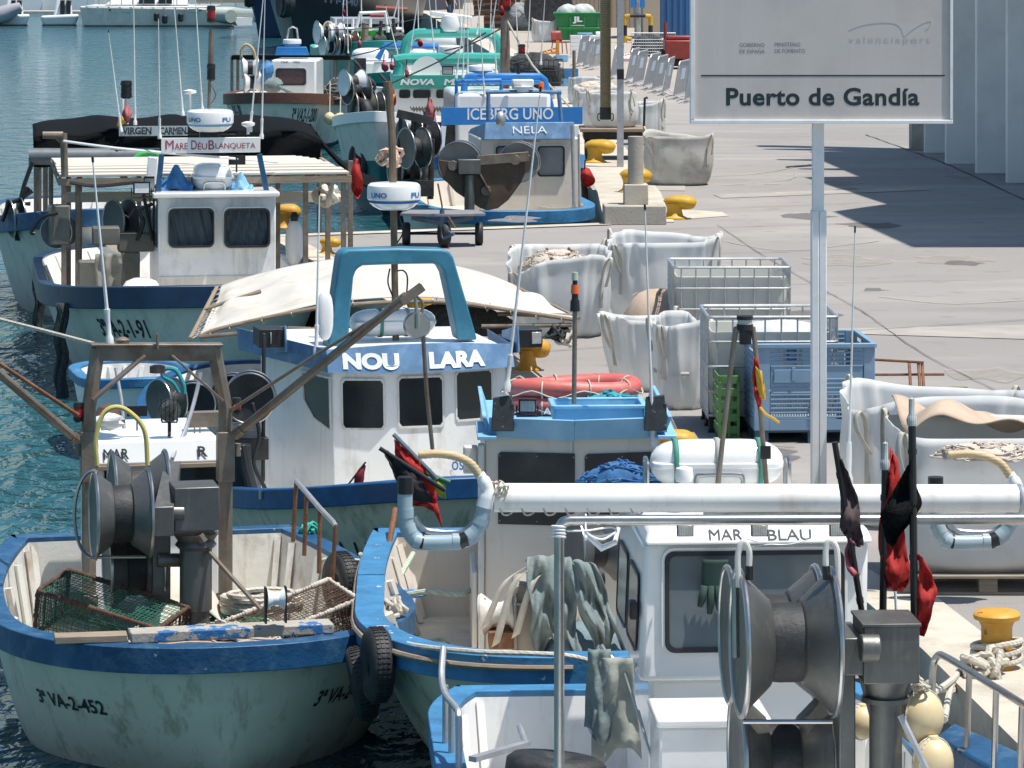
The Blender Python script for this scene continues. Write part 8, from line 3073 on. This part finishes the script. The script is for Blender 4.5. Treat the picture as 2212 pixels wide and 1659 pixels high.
tan = thing('slatted_wall', 'tall tan slatted wall at the far end of the quay', 'wall', base(1270, 60), 0)
mb = MB()
for k_ in range(46):
    mb.b2((-3.2 + k_ * .22, 0, 0), (-3.2 + k_ * .22 + .2, .08, 6))
mb.b2((-3.2, .09, 0), (6.9, .2, 6))
mb.build('slat', tanwall, tan)
ow = thing('ochre_wall', 'ochre rendered wall beside the blue container wall', 'wall', base(1404, 84), 0)
MB().b2((-.3, 0, 0), (.45, 3, 6)).build('render_face', beigewall, ow)
bw = thing('container_wall', 'tall blue ribbed container wall behind the port sign', 'container', base(1450, 82), 0)
mb = MB()
for k_ in range(24):
    mb.b2((-.75 + k_ * .14, (k_ % 2) * .04, 0), (-.75 + k_ * .14 + .135, .2, 6))
mb.b2((-.75, .21, 0), (2.6, 2.6, 6))
mb.build('ribbed_side', bluewall, bw)
lw = thing('harbour_wall', 'long low ochre wall closing the far quay', 'wall', base(930, 6), 0)
MB().b2((-16, 0, 0), (9, .4, 2.2)).build('render_face', beigewall, lw)
# green skip
sk2 = thing('skip', 'green refuse skip heaped with white bags', 'skip', base(1255, 92), -.05)
Lk_, Hk = 2.3, 1.2
mb = MB()
mb.hexa([V((-Lk_ / 2 + .3, 0, .1)), V((Lk_ / 2 - .1, 0, .1)), V((Lk_ / 2 - .1, 1.4, .1)), V((-Lk_ / 2 + .3, 1.4, .1)), V((-Lk_ / 2, -.05, Hk)), V((Lk_ / 2, -.05, Hk)), V((Lk_ / 2, 1.5, Hk)), V((-Lk_ / 2, 1.5, Hk))])
for x in (-.5, .1, .7):
    mb.b2((x, -.11, .1), (x + .08, -.052, Hk - .1))
mb.b2((-Lk_ / 2 - .05, -.12, Hk + .002), (Lk_ / 2 + .05, 1.56, Hk + .09))
mb.b2((-Lk_ / 2 + .2, -.13, .55), (Lk_ / 2, -.06, .65))
mb.build('body', greenpl, sk2, bevel=.015)
text('JL', (-.35, -.13, .82), UX, UZ, .42, .3, letterwhite, sk2, bold=.05)
text('reciclajes', (-.4, -.13, .7), UX, UZ, .55, .07, letterwhite, sk2, bold=.03)
for k_, x in enumerate((-.55, .1)):
    pile('rubbish_bag', ['white rubbish bag on the left of the green skip', 'white rubbish bag on the middle of the green skip'][k_], sk2.location + V((x, .6, Hk + .07)), .5, .4, .35, bag, 'bag', seed=60 + k_)
# stacks and heaps
for k_, (x, y, w_, h_) in enumerate(((1064, 62, .85, 1.5), (1085, 45, .9, 1.6), (1040, 34, .9, 1.2), (1105, 30, 1.0, 1.3))):
    st = thing('trap_stack', ['tall stack of brown netted traps nearest the brown mast', 'netted trap stack behind the tall one', 'low netted trap stack at the left', 'dark netted trap stack by the grey sacks'][k_], 'trap stack', base(x, y), 0, 'stacks of netted traps')
    for i in range(int(h_ / .3)):
        mb = MB()
        e_ = rnd.uniform(-.05, .05)
        mb.b2((-w_ / 2 + e_, 0, i * .3 + .02), (w_ / 2 + e_, .8, i * .3 + .27))
        mb.build('net_body', nettan if (i + k_) % 3 else netblack, st)
        mb = MB()
        for z in (.02, .27):
            mb.tube([V((x_ + e_, y_, i * .3 + z)) for x_, y_ in ((-w_ / 2, -.01), (w_ / 2, -.01), (w_ / 2, .81), (-w_ / 2, .81))], .018, 5, closed=True)
        mb.build('frame', rust, st)
pile('sack_heap', 'heap of grey netted sacks by the dark spool', base(1124, 62), .75, .6, 1.2, mat('grey sacks', (.3, .3, .3), .9, var=.4, scale=4), 'sacks', strands=60, seed=71, sm=netblack)
pile('net_heap', 'dark net heap below the grey sacks', base(1150, 66), 1.3, .7, .6, netblack, 'net', strands=30, seed=72)
pile('net_heap', 'teal net bundle between sacks and spool', base(1140, 58), .5, .4, .8, netteal, 'net', strands=20, seed=73)
sp2 = thing('net_spool', 'huge dark net spool standing behind the green skip', 'spool', base(1185, 70), 0)
MB().lathe([(.2, -.25), (1.15, -.28), (1.15, -.2), (.4, -.15), (.4, .15), (1.15, .2), (1.15, .28), (.2, .25)], (0, 0, 1.15), V((.1, 1, 0)), 28).build('flange', dark_gear, sp2)
big_bag('big_bag', 'white bag standing left of the green skip', base(1176, 91), 1.0, .9, .98, 75, .12, .03)
cs = thing('foam_boxes', 'stack of white foam fish boxes right of the green skip', 'box stack', base(1260, 124), .05)
for k_ in range(6):
    for i in range(2):
        MB().b2((-.48 + i * .5, 0, k_ * .14), (-.02 + i * .5, .4, k_ * .14 + .13)).build('foam_box', gel, cs, bevel=.01)
MB().b2((-.2, 0, .845), (.35, .4, .92)).build('blue_tray', skyblue, cs, bevel=.01)


def chair(label, c, m, rz):
    root = thing('chair', label, 'chair', c, rz, 'old chairs near the green skip')
    mb = MB()
    mb.b2((-.22, -.2, .42), (.22, .22, .46))
    mb.build('seat', m, root, bevel=.01)
    mb = MB()
    mb.grid(lambda p, q_: V(((p - .5) * .44, .22 + .1 * q_ + .04 * math.sin(PI * p), .46 + .42 * q_)), 6, 4)
    mb.build('backrest', m, root, solid=.02)
    for sx in (-1, 1):
        for sy in (-1, 1):
            MB().tube([(sx * .2, sy * .19, .44), (sx * .24, sy * .23, 0)], .02, 6).build('leg', m, root)
    return root


chair('dark red chair beside the light blue box', base(1208, 116), redpaint, .4)
chair('white plastic chair by the crowd barriers', base(1290, 118), gel, -.5)
bx = thing('fish_box', 'light blue fish box on the ground below the dark red chair', 'box', base(1213, 133), .1)
mb = MB()
mb.ring(rrect(-.24, -.18, .24, .18, .05), rrect(-.2, -.14, .2, .14, .04), (0, 0, .03), UX, UY, UZ * .2)
mb.prism(rrect(-.2, -.14, .2, .14, .04), (0, 0, 0), UX, UY, UZ * .05)
mb.build('body', skyblue, bx)
tr2 = thing('trestle', 'orange folded trestle lying near the net cage', 'trestle', base(1178, 128), .2)
mb = MB()
for a_, b_ in (((-.6, 0, .05), (.5, 0, .3)), ((-.6, .3, .1), (.5, .3, .4)), ((.5, 0, 0), (.5, 0, .7)), ((.5, .3, 0), (.5, .3, .7)), ((-.3, 0, .12), (-.3, .3, .18)), ((.1, 0, .2), (.1, .3, .3)), ((.3, 0, .25), (.3, .3, .35))):
    mb.beam(a_, b_, .05, .06)
mb.build('rail', mat('orange timber', (.6, .25, .05), .6), tr2)
nc = thing('net_cage', 'wire cage full of dark net and buoys left of the thin post', 'cage', base(1175, 205), 0)
mb = MB()
for z in (0, .35, .7, 1.0):
    mb.tube([V((x_, y_, z)) for x_, y_ in ((-.55, 0), (.55, 0), (.55, .8), (-.55, .8))], .015, 5, closed=True)
for k_ in range(9):
    x = -.55 + k_ * .1375
    mb.tube([(x, 0, 0), (x, 0, 1.0)], .01, 5)
mb.build('wire_frame', dark, nc)
mb = MB()
mb.ball((0, .4, .5), (.52, .38, .5), 16, e=.6, jit=.15)
mb.build('net_fill', netblack, nc)
pile('net_heap', 'big dark net heap behind the wire net cage', base(1150, 172), .95, .6, .8, netblack, 'net', strands=60, seed=81, corks=10)
pile('net_heap', 'brown net heap beside the rusty timber blocks', base(1128, 150), .5, .4, .5, nettan, 'net', strands=30, seed=82)
for k_, (x, y, m) in enumerate(((1220, 196, skyblue), (1228, 172, bluecloth), (1216, 214, gel))):
    t = thing('fish_tray', ['stack of blue fish trays right of the wire net cage', 'dark blue folded trays behind the blue stack', 'white fish trays in front of the blue stack'][k_], 'tray', base(x, y), .1 * k_, 'fish trays by the net cage')
    for i in range(4):
        MB().ring(rrect(-.3, -.2, .3, .2, .04), rrect(-.27, -.17, .27, .17, .03), (0, 0, i * .09), UX, UY, UZ * .08).build('tray', m, t)
# crowd barriers
cbr = thing('crowd_barrier', 'grey crowd barrier in the leaning row, first counted from the green skip', 'barrier', (0, 0, 0), 0, 'crowd barriers in a leaning row')
mb = MB()
fr_ = [(0, -1.0, .12), (0, -1.0, 1.0), (0, -.9, 1.08), (0, .9, 1.08), (0, 1.0, 1.0), (0, 1.0, .12)]
mb.tube([V(p) for p in fr_], .022, 6, closed=True)
for k_ in range(15):
    y = -.88 + k_ * .126
    mb.tube([(0, y, .12), (0, y, 1.07)], .009, 5)
mb.build('rail_frame', galv, cbr)
for y in (-.7, .7):
    mb = MB()
    mb.tube([(-.28, y, 0), (-.2, y, .06), (0, y, .12), (.2, y, .06), (.28, y, 0)], .018, 6)
    mb.build('foot', galv, cbr)
MB().b2((-.012, -.35, .55), (.012, .35, .85)).build('plate', mat('barrier plate', (.4, .5, .6), .5), cbr)
cbr.rotation_euler = (0, .16, -.16)
cbr.location = base(1254, 143)
for k_, (x, y) in enumerate(((1269, 147), (1284, 150), (1327, 170), (1359, 178), (1377, 185), (1399, 191), (1418, 198), (1437, 204), (1466, 212), (1490, 220))):
    c = dup(cbr, base(x, y), 0, 'grey crowd barrier in the leaning row, %s counted from the green skip' % ORD[k_ + 1])
    c.rotation_euler = (0, .2 + rnd.uniform(-.05, .05), -.16 + rnd.uniform(-.06, .06))
# guarded lamp post
lp = thing('lamp_post', 'pale lamp post with black and yellow guard and blue plate', 'lamp post', base(1377, 92), 0)
MB().tube([(0, 0, 0), (0, 0, 7)], .13, 12).build('shaft', galv, lp)
mb = MB()
for s_ in (-1, 1):
    x = s_ * .55
    for i, (z0_, z1_) in enumerate(((0, .3), (.3, .75), (.75, 1.15))):
        mb.mtl(1 if i == 1 else 0).tube([(x, -.3, z0_), (x, -.3, z1_)], .1, 10)
    mb.mtl(0).tube([(x, -.3, 1.12), (x * .6, -.3, 1.15)], .1, 10)
    mb.tube([(x, -.3, .2), (x * .5, -.3, .15)], .09, 10)
mb.mtl(1).tube([(-.33, -.3, 1.15), (.33, -.3, 1.15)], .07, 10)
mb.build('guard', [yellow, dark], lp)
mb = MB()
for s_ in (-1, 1):
    mb.b2((s_ * .2 - .11, -.2, 1.5), (s_ * .2 + .11, -.17, 2.1))
mb.build('info_plate', signblue, lp)
# red machine
rm = thing('tractor', 'dark red dock tractor parked beside the blue container wall', 'tractor', base(1468, 150), 0)
mb = MB()
mb.b2((-.5, 0, .35), (.6, 1.8, 1.0))
mb.b2((-.45, .1, 1.0), (.55, .7, 1.15))
mb.mtl(1).b2((-.35, .2, .1), (.45, 1.6, .35))
mb.build('body', [redpaint, dark], rm, bevel=.05)
MB().tube([(-.45, .9, 1.0), (-.45, .9, 1.6)], .06, 8).build('exhaust_post', redpaint, rm)
for x in (-.5, .6):
    for y in (.3, 1.5):
        MB().lathe([(.1, -.1), (.3, -.12), (.33, 0), (.3, .12), (.1, .1)], (x, y, .33), UX, 18).build('wheel', rubber, rm)
wf = thing('mesh_fence', 'wire mesh fence panel hung with nets behind the barriers', 'fence', base(1412, 130), 0)
mb = MB()
mb.tube([V(p) for p in ((-.8, 0, .1), (.8, 0, .1), (.8, 0, 1.0), (-.8, 0, 1.0))], .025, 6, closed=True)
for k_ in range(20):
    mb.tube([(-.8 + k_ * .084, 0, .1), (-.8 + k_ * .084, 0, 1.0)], .007, 4)
for k_ in range(9):
    mb.tube([(-.8, 0, .1 + k_ * .11), (.8, 0, .1 + k_ * .11)], .007, 4)
mb.build('wire_panel', galv, wf)
pile('net_heap', 'dark net and rag heap behind the wire mesh fence', base(1400, 124), .7, .4, .8, netblack, 'net', strands=20, seed=91)
pile('rope_heap', 'white and red rope pile by the mesh fence foot', base(1360, 132), .6, .4, .25, gel, 'rope', strands=30, seed=92, sm=floatred)
MB().b2(base(1475, 60), base(1495, 60) + V((0, .4, 2.5))).build('post', wood, label='dark timber post before the blue container wall', cat='post')
# person walking far off
pe = thing('person', 'person in dark top walking on the far quay behind the radar bar', 'person', base(972, 48), .6)
me = bpy.data.meshes.new('body')
J = [((0, 0, .95), .13), ((0, 0, 1.2), .13), ((0, 0, 1.42), .12), ((0, 0, 1.53), .055), ((0, -.01, 1.6), .085), ((0, -.01, 1.7), .09),
     ((-.2, 0, 1.4), .06), ((-.25, .05, 1.12), .045), ((-.24, -.08, .9), .035), ((-.24, -.12, .8), .035), ((.2, 0, 1.4), .06), ((.25, -.06, 1.14), .045), ((.25, -.2, .95), .035), ((.25, -.25, .87), .035),
     ((-.1, 0, .88), .1), ((-.11, -.1, .5), .07), ((-.11, -.05, .09), .05), ((-.11, -.2, .04), .045), ((.1, 0, .88), .1), ((.11, .1, .5), .07), ((.11, .28, .1), .05), ((.11, .15, .04), .045)]
E = [(0, 1), (1, 2), (2, 3), (3, 4), (4, 5), (2, 6), (6, 7), (7, 8), (8, 9), (2, 10), (10, 11), (11, 12), (12, 13), (0, 14), (14, 15), (15, 16), (16, 17), (0, 18), (18, 19), (19, 20), (20, 21)]
me.from_pydata([j[0] for j in J], E, [])
bo = bpy.data.objects.new('body', me)
col.objects.link(bo)
bo.parent = pe
sm_ = bo.modifiers.new('skin', 'SKIN')
for i, j in enumerate(J):
    me.skin_vertices[0].data[i].radius = (j[1], j[1])
me.skin_vertices[0].data[0].use_root = True
bo.modifiers.new('sub', 'SUBSURF').levels = 1
me.materials.append(skin)
MB().lathe([(.2, .93), (.17, 1.15), (.2, 1.38), (.14, 1.47), (.07, 1.5)], (0, 0, 0), UZ, 16).xf(Matrix.Diagonal((1.15, .8, 1, 1))).build('shirt', dark, pe)
MB().ball((0, .01, 1.72), (.1, .11, .1), 12).build('hair', hair, pe)
mb = MB()
for s_, k_ in ((-1, ((-.1, 0, .95), (-.11, -.1, .5), (-.11, -.05, .12))), (1, ((.1, 0, .95), (.11, .1, .5), (.11, .28, .14)))):
    mb.tube(smooth_path([V(p) for p in k_], 4), [.125] * 4 + [.1] * 4 + [.075], 10)
mb.build('trousers', jeancloth, pe)
